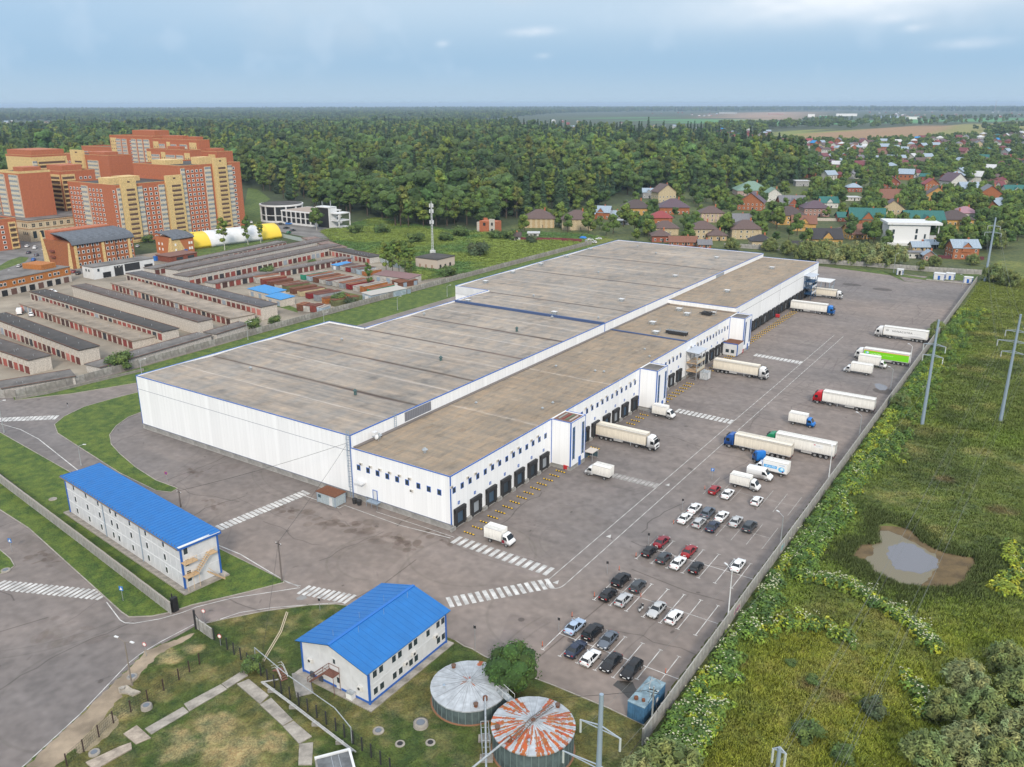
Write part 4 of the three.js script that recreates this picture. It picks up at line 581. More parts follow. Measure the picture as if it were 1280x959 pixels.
function van(px,py,dir,label,L=5.6,h=2.6,boxy=false){
const[x,z]=G(px,py,1.2),t=thing('panel_van',label,'van',[x,.04,z],dir),a=-L / 2,b=L / 2;
mb().add(loft([[a,.4,h - .1],[a+.1,.35,h],[b - 2.0,.35,h],[b - 1.5,.35,h - .12],[b - .75,.35,1.45],[b - .12,.35,1.1],[b,.4,.85]].map(([q,u,v])=>[[q,u,-.98],[q,v - .35,-.98],[q,v,-.82],[q,v,.82],[q,v - .35,.98],[q,u,.98]]))).build('body',PAINT.white,t);
mb().quad([b - 1.46,h - .14,.76],[b - .74,1.5,.86],[b - .74,1.5,-.86],[b - 1.46,h - .14,-.76]).build('windscreen',V_GLASS,t);
for(const s of[-1,1]){mb().faces([[b - 2.1,1.4,s*.995],[b - .95,1.4,s*.995],[b - 1.5,h - .5,s*.99],[b - 2.1,h - .5,s*.99]]).build('side_window',V_GLASS,t);mb().at(.12,.3,.2,b - 1.0,1.5,s*1.12).build('mirror',V_TRIM,t);mb().at(.25,.2,.26,b - .16,.95,s*.76).build('headlight',V_LAMP,t);mb().at(.06,.5,.12,a,1.1,s*.88).build('tail_light',V_TAIL,t);wheel(t,b - .95,s*.86,.36,.24,s);wheel(t,a+1.0,s*.86,.36,.24,s);mb().box(a+.6,b - 2.3,1.0,1.06,s*.975 - .015,s*.975+.015).build('side_strip',V_TRIM,t);}
mb().box(b - .12,b+.04,.35,.62,-.9,.9).box(a - .04,a+.08,.35,.6,-.9,.9).build('bumper',V_TRIM,t);return t;
}
boxTruck(625,669,HEAD_R+.02,3.9,PAINT.white,'white box lorry with dark red trim at the near crossing',(t,T)=>{mb().box(T - 1.9,T - 1.3,.7,1.3,-1.02,1.02).build('side_trim',PAINT['dark red'],t);},3.1);
boxTruck(749,588,HEAD_L,4.3,PAINT.white,'white box lorry before the nearest stair tower',null,3.1);
boxTruck(1003,524.5,HEAD_R,4.6,PAINT['bright blue'],'small white box lorry with bright blue cab in mid yard',null,3.2);
boxTruck(965,583.5,HEAD_L,5.6,PAINT.white,'white box lorry with pale blue print on its side',(t,T)=>{const m=signMat(512,256,(g,w,h)=>{g.fillStyle='#e0e0df';g.fillRect(0,0,w,h);g.fillStyle='#4ea3dd';g.fillRect(10,96,290,82);g.strokeStyle='#d9ecf8';script(g,34,158,240,46,8,6);g.fillStyle='#5fb2e2';g.beginPath();g.ellipse(400,170,70,75,0,0,7);g.fill();g.fillStyle='#c9e4f3';g.beginPath();g.ellipse(410,150,34,40,0,0,7);g.fill();g.strokeStyle='#3f8ccb';script(g,340,60,130,34,6,7);g.fillStyle='#5a2a6a';g.beginPath();g.arc(430,225,22,0,7);g.fill();});decal('side_print',t,-T+.15,-T+5.45,1.05,3.2,-1.175,m,-1);mb().box(-T+5.6,-T+5.66,.95,3.3,-1.16,1.16).build('blue_edge',PAINT['bright blue'],t);},3.4);
boxTruck(1091,452.5,HEAD_R,6.4,PAINT.white,'white box lorry between the lime lorry and another box lorry',null,3.6);
boxTruck(1073,461,HEAD_L,6.2,PAINT.white,'white box lorry with dark cab window, nearest of three side by side',null,3.5);
boxTruck(830,514.5,HEAD_R,4.0,PAINT.white,'white box van standing at the foot of second stair tower',null,3.2);
van(950,592,HEAD_R,'white panel van between two white box lorries');boxTruck(932,602,HEAD_R,4.4,PAINT.white,'white box van beside the small red hatchback',null,3.0);
// ---------- blue-roofed site buildings ----------
{
const A=G(76,595,8.4),B=G(222.5,686,8.4),C=G(275,666,8.4),t0=Math.atan2(-(B[1]- A[1]),B[0]- A[0]);
const cx=(A[0]+C[0])/ 2,cz=(A[1]+C[1])/ 2,L=Math.hypot(B[0]- A[0],B[1]- A[1])- .8,D=6.9;
const t=thing('cabin_block','long three-storey white cabin block with bright blue roof','office block',[cx,.12,cz],t0),h=8.1,x0=-L / 2,x1=L / 2,z1=D / 2,z0=-D / 2;
mb().box(x0,x1,.25,h,z0,z1).build('wall',std(.80,.815,.84,.6,{map:tiled(TCLEAN,5)}),t);mb().box(x0 - 1.0,x1+1.6,-.1,.25,z0 - .7,z1+1.1).build('base_slab',M.slab,t);
const rf0=mb().at(L+1,.22,D+1.2,0,h+.22,0,0,.035).build('roof',M.blueRoof,t);{const s=mb();for(let i=0;i<47;i++)s.at(.05,.05,D+1.2,-L / 2 - .4+i*(L+.8)/ 46,h+.35,0,0,.035);s.build('sheet_seam',std(.012,.125,.42,.45),rf0).userData.kind='stuff';}mb().box(x0 - .55,x1+.55,h - .1,h+.12,z1+.5,z1+.66).box(x1+.5,x1+.6,h - .05,h+.3,z0 - .6,z1+.6).box(x0 - .6,x0 - .5,h - .05,h+.3,z0 - .6,z1+.6).build('fascia',M.blue,t);
mb().box(x1+.02,x1+.62,h+.33,h+.4,z0 - .4,z1+.5).build('roof_edge',M.white,t);const gut=mb();gut.bar([x0 - .5,h+.1,z1+.75],[x1+.4,h+.1,z1+.75],.12,7);for(let i=0;i<44;i++)gut.box(x0+i*L / 44,x0+i*L / 44+.12,h+.12,h+.42,z1+.35,z1+.42);gut.build('gutter',std(.16,.13,.11,.7),t);
const cr=mb();for(const[x,z]of[[x0,z1],[x1,z1],[x1,z0]])cr.box(x - .14,x+.14,.25,h,z - .14,z+.14);cr.build('corner_trim',M.blue,t);
for(const x of[x0+L*.36,x0+L*.68])mb().bar([x,.2,z1+.1],[x,h,z1+.1],.1,6).build('downpipe',M.steelBlue,t);
const panG=mb();for(let i=1;i<22;i++)panG.box(x0+i*L / 22 - .02,x0+i*L / 22+.02,.3,h - .1,z1,z1+.02);for(const y of[2.9,5.5])panG.box(x0+.15,x1 - .15,y,y+.22,z1,z1+.03).box(x1,x1+.02,y,y+.06,z0+.1,z1 - .1);panG.build('panel_strip',std(.70,.71,.72,.6),t);
const wf=mb().box(-.42,.42,-.7,.7,0,.06).geo(),wp=mb().box(-.3,.3,-.55,.55,.06,.08).geo(),cv=mb().box(-.1,.45,.5,1.0,.05,.4).geo();
const W1=std(.7,.71,.72,.5);for(const u of[.085,.205,.32,.43,.48,.6,.73,.87])for(const y of[1.7,4.3,6.85]){const f=mesh('window',wf,W1,t);f.position.set(x0+u*L,y,z1);mesh('pane',wp,M.glass,f);}
const aw=mb();for(const u of[.09,.21,.33,.44,.5,.61,.74,.88])aw.box(x0+u*L - .25,x0+u*L+.25,h - .75,h - .35,z1+.02,z1+.3);aw.build('soffit_bracket',M.blue,t);
const ew=(y,z,hh=1.2)=>mb().box(x1+.001,x1+.04,y,y+hh,z - .35,z+.35).build('window',M.glass,t);ew(1.3,z1 - 1.0,2.0);ew(4.3,z1 - .9);ew(6.6,z1 - .9);
// timber-coloured outside stair on the end wall
const land=mb();land.box(x1+.05,x1+1.4,2.7,2.85,z1 - 2.2,z1+.2).box(x1+.05,x1+1.4,5.3,5.45,z1 - 2.2,z1+.2).box(x1+.05,x1+1.4,5.3,5.45,z0+1.0,z0+2.4);land.build('stair_landing',M.wood,t);
const fl=mb();for(let i=0;i<9;i++)fl.box(x1+.15,x1+1.2,2.85+i*.28,2.92+i*.28,z1 - 2.2 - i*.28,z1 - 1.95 - i*.28);for(let i=0;i<9;i++)fl.box(x1+1.3,x1+2.2,.2+i*.28,.27+i*.28,z0+.6+i*.3,z0+.9+i*.3);fl.build('stair_tread',M.wood,t);
const rails=mb(),rl=(p,q)=>rails.bar(p,q,.045,5);rl([x1+1.35,3.85,z1+.1],[x1+1.35,3.85,z1 - 2.2]);rl([x1+1.35,6.4,z1+.1],[x1+1.35,6.4,z1 - 2.2]);rl([x1+1.35,3.85,z1 - 2.2],[x1+1.35,6.4,z0+2.2]);rl([x1+1.3,2.85,z1 - 2.1],[x1+1.3,5.4,z0+2.3]);rl([x1+1.35,6.4,z0+2.3],[x1+1.35,6.4,z0+1]);for(const z of[z1+.1,z1 - 1,z1 - 2.1]){rl([x1+1.35,0,z],[x1+1.35,3.85,z]);rl([x1+1.35,5.4,z],[x1+1.35,6.4,z]);}rl([x1+2.2,0,z0+.6],[x1+2.2,3.6,z0+3.4]);rl([x1+2.2,0,z0+.6],[x1+2.2,1.0,z0+.6]);rails.build('stair_railing',std(.60,.45,.30,.7),t);
const e=mb();e.bar([x0 - .9,0,z1 - .6],[x0 - .9,5.5,z1 - .6],.06).bar([x0 - .9,0,z1 - 2.2],[x0 - .9,5.5,z1 - 2.2],.06).box(x0 - 1.2,x0 - .05,2.7,2.85,z1 - 2.6,z1 - .2).box(x0 - 1.2,x0 - .05,5.3,5.45,z1 - 2.6,z1 - .2).bar([x0 - 1.15,3.7,z1 - 2.6],[x0 - 1.15,3.7,z1 - .2],.05).bar([x0 - 1.15,6.3,z1 - 2.6],[x0 - 1.15,6.3,z1 - .2],.05);e.build('rear_stair',M.wood,t);
}
{
const x0=-84.2,x1=-71.0,z1=-70.4,z0=-87.6,h=5.75,rx=-77.8,hr=7.55,t=thing('site_office','two-storey white office with bright blue gable roof near tanks','office building',[0,.08,0]);
const wall=std(.84,.85,.86,.6,{map:tiled(TCLEAN,5)});
mb().box(x0,x1,.2,h,z0,z1).faces([[x0,h,z1],[x1,h,z1],[rx,hr,z1]],[[x1,h,z0],[x0,h,z0],[rx,hr,z0]]).build('wall',wall,t);mb().box(x0 - .9,x1+1.1,-.05,.2,z0 - .6,z1+1.0).build('base_slab',M.slab,t);
const th=.14,ov=.75,ov2=.5,sl=(hr - h)/(x1 - rx),e1=x1+ov2,e0=x0 - ov2,y1=h - sl*ov2,y0=h -(hr - h)/(rx - x0)*ov2;const roofP=(xa,ya,xb,yb)=>loft([[xa,ya],[xb,yb]].map(([x,y])=>[[x,y+.02,z1+ov],[x,y+.02+th,z1+ov],[x,y+.02+th,z0 - ov],[x,y+.02,z0 - ov]]));
for(const[xa,ya,xb,yb]of[[rx,hr+.03,e1,y1],[e0,y0,rx,hr+.03]]){const rf=mb().add(roofP(xa,ya,xb,yb)).build('roof',M.blueRoof,t),s=mb();for(let i=0;i<18;i++){const z=lerp(z0 - ov+.3,z1+ov - .3,i / 17);s.bar([xa,ya+.17,z],[xb,yb+.17,z],.03,4);}s.build('sheet_seam',std(.012,.125,.42,.45),rf).userData.kind='stuff';}const rc=mb();rc.box(rx - .25,rx+.25,hr+.13,hr+.24,z0 - ov,z1+ov);rc.build('ridge_cap',std(.01,.13,.45,.45),t);
const sg=mb();for(let i=0;i<6;i++)sg.bar([rx - 1.2+(i%2)*2.4,hr - .2,z1 - 1.5 - i*2.7],[rx - 1.2+(i%2)*2.4,hr+.9,z1 - 1.5 - i*2.7],.03,4);sg.build('snow_guard',M.steelBlue,t);
const tr=mb();for(const[x,z]of[[x0,z1],[x1,z1],[x1,z0],[x0,z0]])tr.box(x - .13,x+.13,.2,h,z - .13,z+.13);tr.box(x0,x1,.25,.6,z1,z1+.05).box(x1,x1+.05,.25,.6,z0,z1);tr.build('blue_trim',M.blue,t);
const ps=mb();for(let i=1;i<6;i++){const z=lerp(z0,z1,i / 6);ps.box(x1,x1+.025,.6,h,z - .04,z+.04);}for(const x of[-80.5,-77.6,-74.4])ps.box(x - .03,x+.03,.6,h+.4,z1,z1+.02);ps.box(x1,x1+.03,2.95,3.1,z0,z1);ps.build('panel_strip',M.white,t);
const wf=mb().box(0,.06,-.62,.62,-.75,.75).geo(),wp=mb().box(.06,.085,-.5,.5,-.62,.62).geo(),win=(y,z,w=1)=>{const f=mesh('window',wf,M.white,t);f.position.set(x1,y,z);f.scale.z=w;mesh('pane',wp,M.glass,f);};
for(const z of[-71.6,-72.9,-75.6,-76.9,-79.2,-80.4]){win(1.75,z,.62);win(4.55,z,.62);}for(const z of[-85.7,-86.9]){win(1.75,z,.62);win(4.55,z,.62);}win(4.4,-83.3,.6);
mb().box(-78.0,-77.1,3.3,5.2,z1,z1+.06).build('door',M.white,t);mb().box(-77.75,-77.35,4.3,5.0,z1+.06,z1+.08).build('door_pane',M.glass,t);mb().box(-77.4,-76.5,.3,2.4,z1,z1+.06).build('door',M.white,t);mb().box(-77.2,-76.7,1.3,2.2,z1+.06,z1+.08).build('door_pane',M.glass,t);
const st=mb();st.box(-78.6,-76.6,3.0,3.15,z1+.1,z1+1.4);for(let i=0;i<11;i++)st.box(-78.8 - i*.3,-78.5 - i*.3,2.8 - i*.26,2.86 - i*.26,z1+.15,z1+1.3);const brown=std(.16,.07,.05,.8);st.build('stair_flight',brown,t);
const sr=mb();for(const z of[z1+.15,z1+1.35])sr.bar([-82,.9,z],[-78.6,4.0,z],.04).bar([-78.6,4.0,z],[-76.6,4.0,z],.04).bar([-82,0,z],[-82,.9,z],.04).bar([-78.6,3.1,z],[-78.6,4.0,z],.04).bar([-76.6,0,z],[-76.6,4.0,z],.045).bar([-82,.4,z],[-78.6,3.5,z],.03);sr.build('stair_railing',brown,t);
const low=mb();for(const x of[-82.6,-80.8])low.box(x,x+.7,.2,1.0,z1+.02,z1+.3);low.build('utility_box',std(.06,.07,.09,.6),t);
}
const acS=mb().box(-.42,.42,-.3,.3,0,.34).geo(),acF=mb().add(new THREE.CylinderGeometry(.23,.23,.03,12).rotateX(Math.PI / 2).translate(-.08,0,.35)).geo();
function acUnit(x,y,z,ry,label){const t=thing('air_conditioner',label,'air conditioner',[x,y,z],ry);mesh('casing',acS,std(.62,.61,.58,.6),t);mesh('fan_grille',acF,M.dark,t);mesh('bracket',mb().box(-.35,-.3,-.36,-.3,0,.4).box(.3,.35,-.36,-.3,0,.4).geo(),M.steel,t);}
acUnit(-82.4,3.0,-70.36,0,'air conditioner left of the door on the site office gable');acUnit(-72.6,2.4,-70.36,0,'air conditioner at the right corner of the site office gable');acUnit(-70.95,2.5,-78.0,Math.PI / 2,'left one of two air conditioners among site office side windows');acUnit(-70.95,3.1,-79.8,Math.PI / 2,'right one of two air conditioners among site office side windows');acUnit(-70.95,3.0,-85.0,Math.PI / 2,'air conditioner beside the rearmost windows of the site office');
{const t=thing('gas_cabinet','small white cabinet against the site office gable wall','cabinet',[-74.2,.28,-69.9]);mb().box(-.55,.55,0,.95,-.4,.4).build('body',M.white,t);mb().box(-.5,.5,.1,.85,.4,.43).build('door',V_PLATE,t);mb().prism([[-.6,-.45],[.6,-.45],[.6,.45],[-.6,.45]],.95,1.0).build('lid',M.galv,t);}
// ---------- storage tanks ----------
function tank(cx,cz,r,h,label,rusty,plats){
const t=thing('storage_tank',label,'tank',[cx,.05,cz]);const N=28,rise=.75;
mb().cyl(0,0,0,r,r,h,48).build('shell',std(.105,.145,.15,.7,{map:tiled(TCOARSE,3)}),t);const rb=mb();for(let i=0;i<36;i++){const a=i / 36*6.2832;rb.at(.05,h,.1,Math.cos(a)*(r+.01),h / 2,Math.sin(a)*(r+.01),-a);}rb.build('rib',std(.14,.19,.19,.7),t).userData.kind='stuff';
mb().cyl(0,0,0,r+.35,r+.1,.15,40).build('footing',std(.22,.11,.06,.95),t);
const RR=rng(rusty?5:8),tx=canvasTex(1024,1024,(g,w)=>{
const im=g.createImageData(w,w);for(let j=0;j<w;j++)for(let i=0;i<w;i++){const n=fbm(i / 60,j / 60,5),k=.85+n*.3,o=(j*w+i)*4;im.data[o]=166*k;im.data[o+1]=171*k;im.data[o+2]=176*k;im.data[o+3]=255;}g.putImageData(im,0,0);
g.translate(w / 2,w / 2);
const streak=(a,r0,r1,wd)=>{g.save();g.rotate(a);let q=r0;while(q<r1){const l=20+RR()*60;g.fillStyle=`rgba(${140 + RR() * 40},${66 + RR() * 26},${24 + RR() * 18},${0.7 + RR() * 0.3})`;const ww=wd*(.5+.8*RR())*(.55+q / 512);g.beginPath();g.ellipse(q+l / 2,(RR()- .5)*wd*.4,l*.62,ww / 2,0,0,7);g.fill();for(let k=0;k<7;k++){g.beginPath();g.ellipse(q+RR()*l,(RR()- .5)*ww*1.4,3+RR()*9,2+RR()*4,0,0,7);g.fill();}q+=l*.7;}g.restore();};
if(rusty)for(let i=0;i<N;i++){const a=(i+.5)/ N*6.2832;if(i>16&&i<20)continue;if(RR()<.9)streak(a,120+RR()*180,470+RR()*40,22+RR()*26);if(RR()<.6)streak(a+.09,60+RR()*120,300+RR()*200,12+RR()*16);}else{streak(-1.9,380,500,40);streak(-1.85,390,500,30);for(let i=0;i<5;i++)streak(RR()*6.3,20,70+RR()*40,18);}
for(let i=0;i<200;i++){g.save();g.rotate(RR()*6.3);g.fillStyle=`rgba(70,74,78,${0.04 + RR() * 0.08})`;g.fillRect(60+RR()*200,-1,40+RR()*260,2+RR()*4);g.restore();}
});
const m=new THREE.MeshStandardMaterial({map:tx,roughness:.55,metalness:.15});
for(let i=0;i<N;i++){
const a0=i / N*6.2832,a1=(i+1)/ N*6.2832,lift=(i%2)*.02,v=[],uv=[];const pt=(rr,a,y)=>[Math.cos(a)*rr,y+lift,Math.sin(a)*rr];const tri=(...q)=>{for(const p of q){v.push(...p);uv.push(.5+p[0]/(2*r+.6),.5 - p[2]/(2*r+.6));}};
const c=pt(.25,(a0+a1)/ 2,h+rise+.02),o0=pt(r+.22,a0,h+.03),o1=pt(r+.22,a1,h+.03),d0=pt(r+.22,a0,h - .15),d1=pt(r+.22,a1,h - .15);tri(c,o1,o0);tri(o0,o1,d1);tri(o0,d1,d0);
const g=new THREE.BufferGeometry();g.setAttribute('position',new THREE.Float32BufferAttribute(v,3));g.setAttribute('uv',new THREE.Float32BufferAttribute(uv,2));g.computeVertexNormals();mesh('roof_sheet',g,m,t);
}
const sm=mb();for(let i=0;i<N;i++){const a=i / N*6.2832;sm.bar([Math.cos(a)*.3,h+rise+.04,Math.sin(a)*.3],[Math.cos(a)*(r+.2),h+.06,Math.sin(a)*(r+.2)],.018,4);}sm.build('seam',std(.30,.31,.33,.6),t);
mb().cyl(0,h+rise - .05,0,.4,.3,.12,12).build('crown_cap',rusty?M.rust:M.galv,t);
for(const[a,q,kind]of plats){const x=Math.cos(a)*q,z=Math.sin(a)*q,y=h+rise*(1 - q / r);if(kind){mb().cyl(x,y,z,.28,.28,.45,10).build('vent_pipe',M.rust,t);mb().cyl(x,y+.45,z,.36,.36,.12,10).build('vent_cap',std(.12,.07,.05,.8),t);}else{mb().cyl(x,y,z,.16,.16,.5,8).build('vent_pipe',M.galv,t);mb().cyl(x,y+.5,z,.22,.1,.12,8).build('vent_cap',M.steelBlue,t);}}
return t;
}
const tk1=tank(-60.2,-79.2,5.3,2.4,'grey storage tank with ribbed pale roof beside the round tree',false,[[-2.75,4.4,1],[2.3,3.6,0],[.75,4.7,1]]);
const tk2=tank(...G(666.5,905,4.0),5.28,3.8,'grey storage tank with rust-streaked roof by the pylon',true,[[-1.35,4.6,1],[1.15,3.6,0],[2.35,4.7,1]]);
{const b=mb(),y=3.8,A=[G(642,924,4.3)[0]- tk2.position.x,G(642,924,4.3)[1]- tk2.position.z],B=[-A[0],-A[1]],nl=Math.hypot(...A),nx=-A[1]/ nl,nz=A[0]/ nl;for(const s of[-.32,.32])b.bar([A[0]+s*nx,y+.5,A[1]+s*nz],[s*nx,y+.98,s*nz],.05,5).bar([s*nx,y+.98,s*nz],[B[0]+s*nx,y+.5,B[1]+s*nz],.05,5);for(let i=0;i<22;i++){const k=(i / 21 - .5)*2,yy=y+.98 - Math.abs(k)*.48,cx=B[0]*k,cz=B[1]*k;b.bar([cx - nx*.33,yy,cz - nz*.33],[cx+nx*.33,yy,cz+nz*.33],.04,4);}b.build('roof_ladder',std(.13,.10,.08,.8),tk2);}
{const t=thing('gangway','short white railed gangway bridging the two storage tanks','gangway',[-54.6,2.7,-79.9],-.35);mb().box(-1.5,1.5,0,.1,-.5,.5).build('deck',M.galv,t);const r=mb();for(const s of[-.5,.5]){r.bar([-1.5,.95,s],[1.5,.95,s],.035);for(const x of[-1.5,0,1.5])r.bar([x,0,s],[x,.95,s],.03);}r.build('railing',M.white,t);}
{
const t=thing('pipeline','long pale pipe running down from the rusty tank roof','pipe',[0,0,0]);const a=G(637,922,4.6),b=G(560,985,4.2);mb().bar([a[0],4.6,a[1]],[b[0],4.2,b[1]],.14,8).build('pipe',M.galv,t);mb().cyl(a[0],4.0,a[1],.35,.35,.6,10).build('elbow',M.rust,t);
}{
const u=thing('pipe_mast','pale upright pipe on a lattice frame beside the grey tank','pipe frame',[0,0,0]);const a=G(606.5,872,3.1),b=G(608,985,3.1),q=[G(606,925),G(608,950)],dx=.8*.5,dz=-.6*.5;mb().bar([a[0],3.1,a[1]],[b[0],3.1,b[1]],.14,8).build('pipe',M.galv,u);mb().cyl(a[0],2.7,a[1],.35,.35,.5,10).build('elbow',M.rust,u);const f=mb();for(const[x,z]of q)for(const s of[-1,1])f.bar([x+dx*s,0,z+dz*s],[x+dx*s,3,z+dz*s],.05);for(const s of[-1,1])for(const y of[1,2,3])f.bar([q[0][0]+dx*s,y,q[0][1]+dz*s],[q[1][0]+dx*s,y,q[1][1]+dz*s],.04);for(const[x,z]of q)for(const y of[1,2,3])f.bar([x - dx,y,z - dz],[x+dx,y,z+dz],.04);f.build('frame',M.galv,u);for(const[x,z]of q)mb().at(1.7,.3,1.3,x,.2,z,.6).build('footing',M.slab,u);
}
{
const[x,z]=[-38.6,-91.2],t=thing('generator_container','blue generator container with pipework on its roof by the fence','container',[x,.05,z],-.04),b=std(.07,.19,.34,.6,{map:tiled(TCOARSE,3)});mb().box(-1.25,1.25,.2,2.75,-3.2,3.2).build('body',b,t);const rb=mb();for(let i=0;i<20;i++)rb.box(1.25,1.29,.35,2.6,-3.05+i*.32,-2.9+i*.32);for(let i=0;i<7;i++)rb.box(-1.1+i*.34,-.95+i*.34,.35,2.6,3.2,3.24);rb.build('rib',b,t).userData.kind='stuff';mb().box(-1.3,1.3,2.75,2.85,-3.25,3.25).build('roof',std(.25,.36,.42,.7,{map:tiled(TCOARSE,2)}),t);mb().cyl(-.5,2.85,2.2,.3,.3,.35,12).cyl(.5,2.85,2.0,.25,.25,.3,12).build('exhaust',M.rust,t);
const f=mb();for(const[a,c]of[[-.8,-2.6],[.8,-2.6],[-.8,.6],[.8,.6]])f.bar([a,2.8,c],[a*.4,3.9,c*.6 - .4],.05);f.bar([-.3,3.9,-2],[.3,3.9,0],.08).bar([.3,3.9,-2],[-.3,3.9,0],.06);f.build('pipe_frame',std(.3,.33,.34,.6),t);mb().box(1.29,1.33,1.4,2.0,-.9,-.4).box(1.29,1.33,1.4,2.0,.6,1.0).build('panel',M.white,t);
}
// ---------- boundary walls and fences ----------
function panelWall(name,label,pts,h,len,mat,capMat,category='wall',fromH=0,thick=.2){
const t=thing(name,label,category),r=rng(pts.length*7+3);let k=0;
for(let i=0;i<pts.length - 1;i++){const[x0,z0]=pts[i],[x1,z1]=pts[i+1],L=Math.hypot(x1 - x0,z1 - z0),n=Math.max(1,Math.round(L / len)),ry=-Math.atan2(z1 - z0,x1 - x0),w=L / n;const g=mb().box(-w / 2+.03,w / 2 - .03,0,h,-thick / 2,thick / 2).geo(),c=mb().box(-w / 2,w / 2,h,h+.1,-thick*.75,thick*.75).geo(),p=mb().box(-.11,.11,0,h+.06,-thick*.8,thick*.8).geo();
for(let j=0;j<n;j++){const x=lerp(x0,x1,(j+.5)/ n),z=lerp(z0,z1,(j+.5)/ n);const m=mesh('panel',g,Array.isArray(mat)?mat[(r()*mat.length)|0]:mat,t);m.position.set(x,fromH+(r()- .5)*.06,z);m.rotation.y=ry+(r()- .5)*.006;if(capMat){const q=mesh('cap',c,capMat,m);q.position.y=0;}const po=mesh('post',p,Array.isArray(mat)?mat[0]:mat,t);po.position.set(lerp(x0,x1,j / n),fromH,lerp(z0,z1,j / n));po.rotation.y=ry;k++;}
}return t;
}
const WALLG=[0,1,2].map((i)=>std(.40+i*.03,.385+i*.03,.36+i*.03,.9,{map:tiled(TCOARSE,3+i)}));
panelWall('boundary_wall','long pale concrete panel wall between the yard and meadow',[[-36.0,-84.6],[-36.0,-449]],2.6,2.9,WALLG,null,'wall',0,.16);
for(const[px,py,w,c1,c2,l]of[[929,763,3.4,'#b0566e','#7a5a86','pink and violet graffiti scrawl on the long pale wall'],[982,684,2.8,'#4f9fb4','#7fb8b0','turquoise graffiti scrawl on the long pale wall']]){const z=G(px,py,1.3)[1],m=signMat(256,128,(g,W,H)=>{g.fillStyle='#b3afa7';g.fillRect(0,0,W,H);g.strokeStyle=c1;script(g,20,110,215,90,5,12);g.strokeStyle=c2;script(g,30,100,190,60,6,17);}),g=new THREE.PlaneGeometry(w,1.7);g.rotateY(Math.PI / 2);g.translate(-35.9,1.3,z);tag(mesh('graffiti',g,m),l,'graffiti');}
area('grass_strip',wobble([[-37.5,-86.4],[-36.05,-86.2],[-36.05,-300],[-37.1,-300]],.35,9),.055,std(.10,.105,.03,.95,{map:TGRASS}));
panelWall('boundary_wall','pale concrete wall in grass along the cabin block',P([-25,586],[0,604],[100,680],[214,768]),2.2,1.7,WALLG,M.slab);
panelWall('boundary_wall','short concrete wall stub beside the entrance gate',P([246,786],[266,800]),2.1,2.2,WALLG,null);
panelWall('boundary_wall','grey concrete fence between the garages and the green strip',[[-262,-99],[-246.2,-111.5],[-243.8,-125],[-244.6,-230],[-244.2,-300],[-242.2,-449]],2.3,3.0,[M.concreteDark,M.concrete,WALLG[0]],null,'fence');
panelWall('boundary_wall','pale concrete fence along the far end of the yard',P([1020,329],[1080,333],[1160,339.5],[1227,343.5]),2.4,3.2,WALLG,null,'fence');
panelWall('rubble_fence','weathered double railing fence before the garages at left',P([20,500],[60,493],[100,483],[180,464]),.9,3,M.concreteDark,null,'fence');
{const pts=[...P([400,318],[430,321],[475,333],[505,340])];panelWall('metal_fence','pale green-grey sheet fence between garages and overgrown meadow',P([350,296],[395,306],[440,316],[500,336]),2.2,3,std(.36,.42,.42,.6),null,'fence');}
panelWall('maroon_fence','low maroon sheet fence behind the overgrown meadow',P([636,300],[660,301],[700,301.5],[727,303]),2.0,3,std(.16,.03,.04,.6),null,'fence');
function meshFence(label,px,hgt,mPost,gap){
const t=thing('wire_fence',label,'fence'),pts=P(...px);const pg=mb().box(-.07,.07,0,hgt,-.07,.07).geo();
const w=mb();for(let i=0;i<pts.length - 1;i++){const[x0,z0]=pts[i],[x1,z1]=pts[i+1],L=Math.hypot(x1 - x0,z1 - z0),n=Math.max(1,Math.round(L / gap));for(let j=0;j<n;j++){const p=mesh('post',pg,mPost,t);p.position.set(lerp(x0,x1,j / n),.08,lerp(z0,z1,j / n));}for(const y of[.3,.7,1.1,1.5,hgt - .1])w.bar([x0,y+.08,z0],[x1,y+.08,z1],.014,3);for(let k=0;k<L / .35;k++){const f=k /(L / .35),x=lerp(x0,x1,f),z=lerp(z0,z1,f);w.bar([x,.15,z],[x,hgt,z],.008,3);}}
w.build('wire',M.dark,t).userData.kind='stuff';return t;
}
meshFence('dark wire fence on steel posts running from gate past office',[[268,801],[310,832],[352,868],[420,915],[500,975]],2.2,std(.03,.03,.035,.7),1.9);
meshFence('rusty wire fence along the roadside verge at lower left',[[84,959],[105,941],[142,905],[185,878],[224,851],[262,822]],2.0,std(.05,.03,.025,.8),2.4);
{const t=thing('entrance_gate','narrow dark sheet gate post beside the long wall end','gate',[...G(219,764).slice(0,1),0,G(219,764)[1]]);mb().box(-.35,.35,0,2.6,-.5,.5).build('leaf',M.black,t);mb().box(-.45,-.35,0,3.2,-.1,.1).build('post',M.dark,t);}
{const[x,z]=G(245,787),t=thing('entrance_post','dark entrance post with hoops opposite the gate','gate post',[x,0,z]);mb().box(-.12,.12,0,3.6,-.12,.12).build('post',M.dark,t);mb().bar([0,3.2,0],[.9,2.4,0],.05).bar([.9,2.4,0],[.9,0,0],.05).build('brace',M.dark,t);}
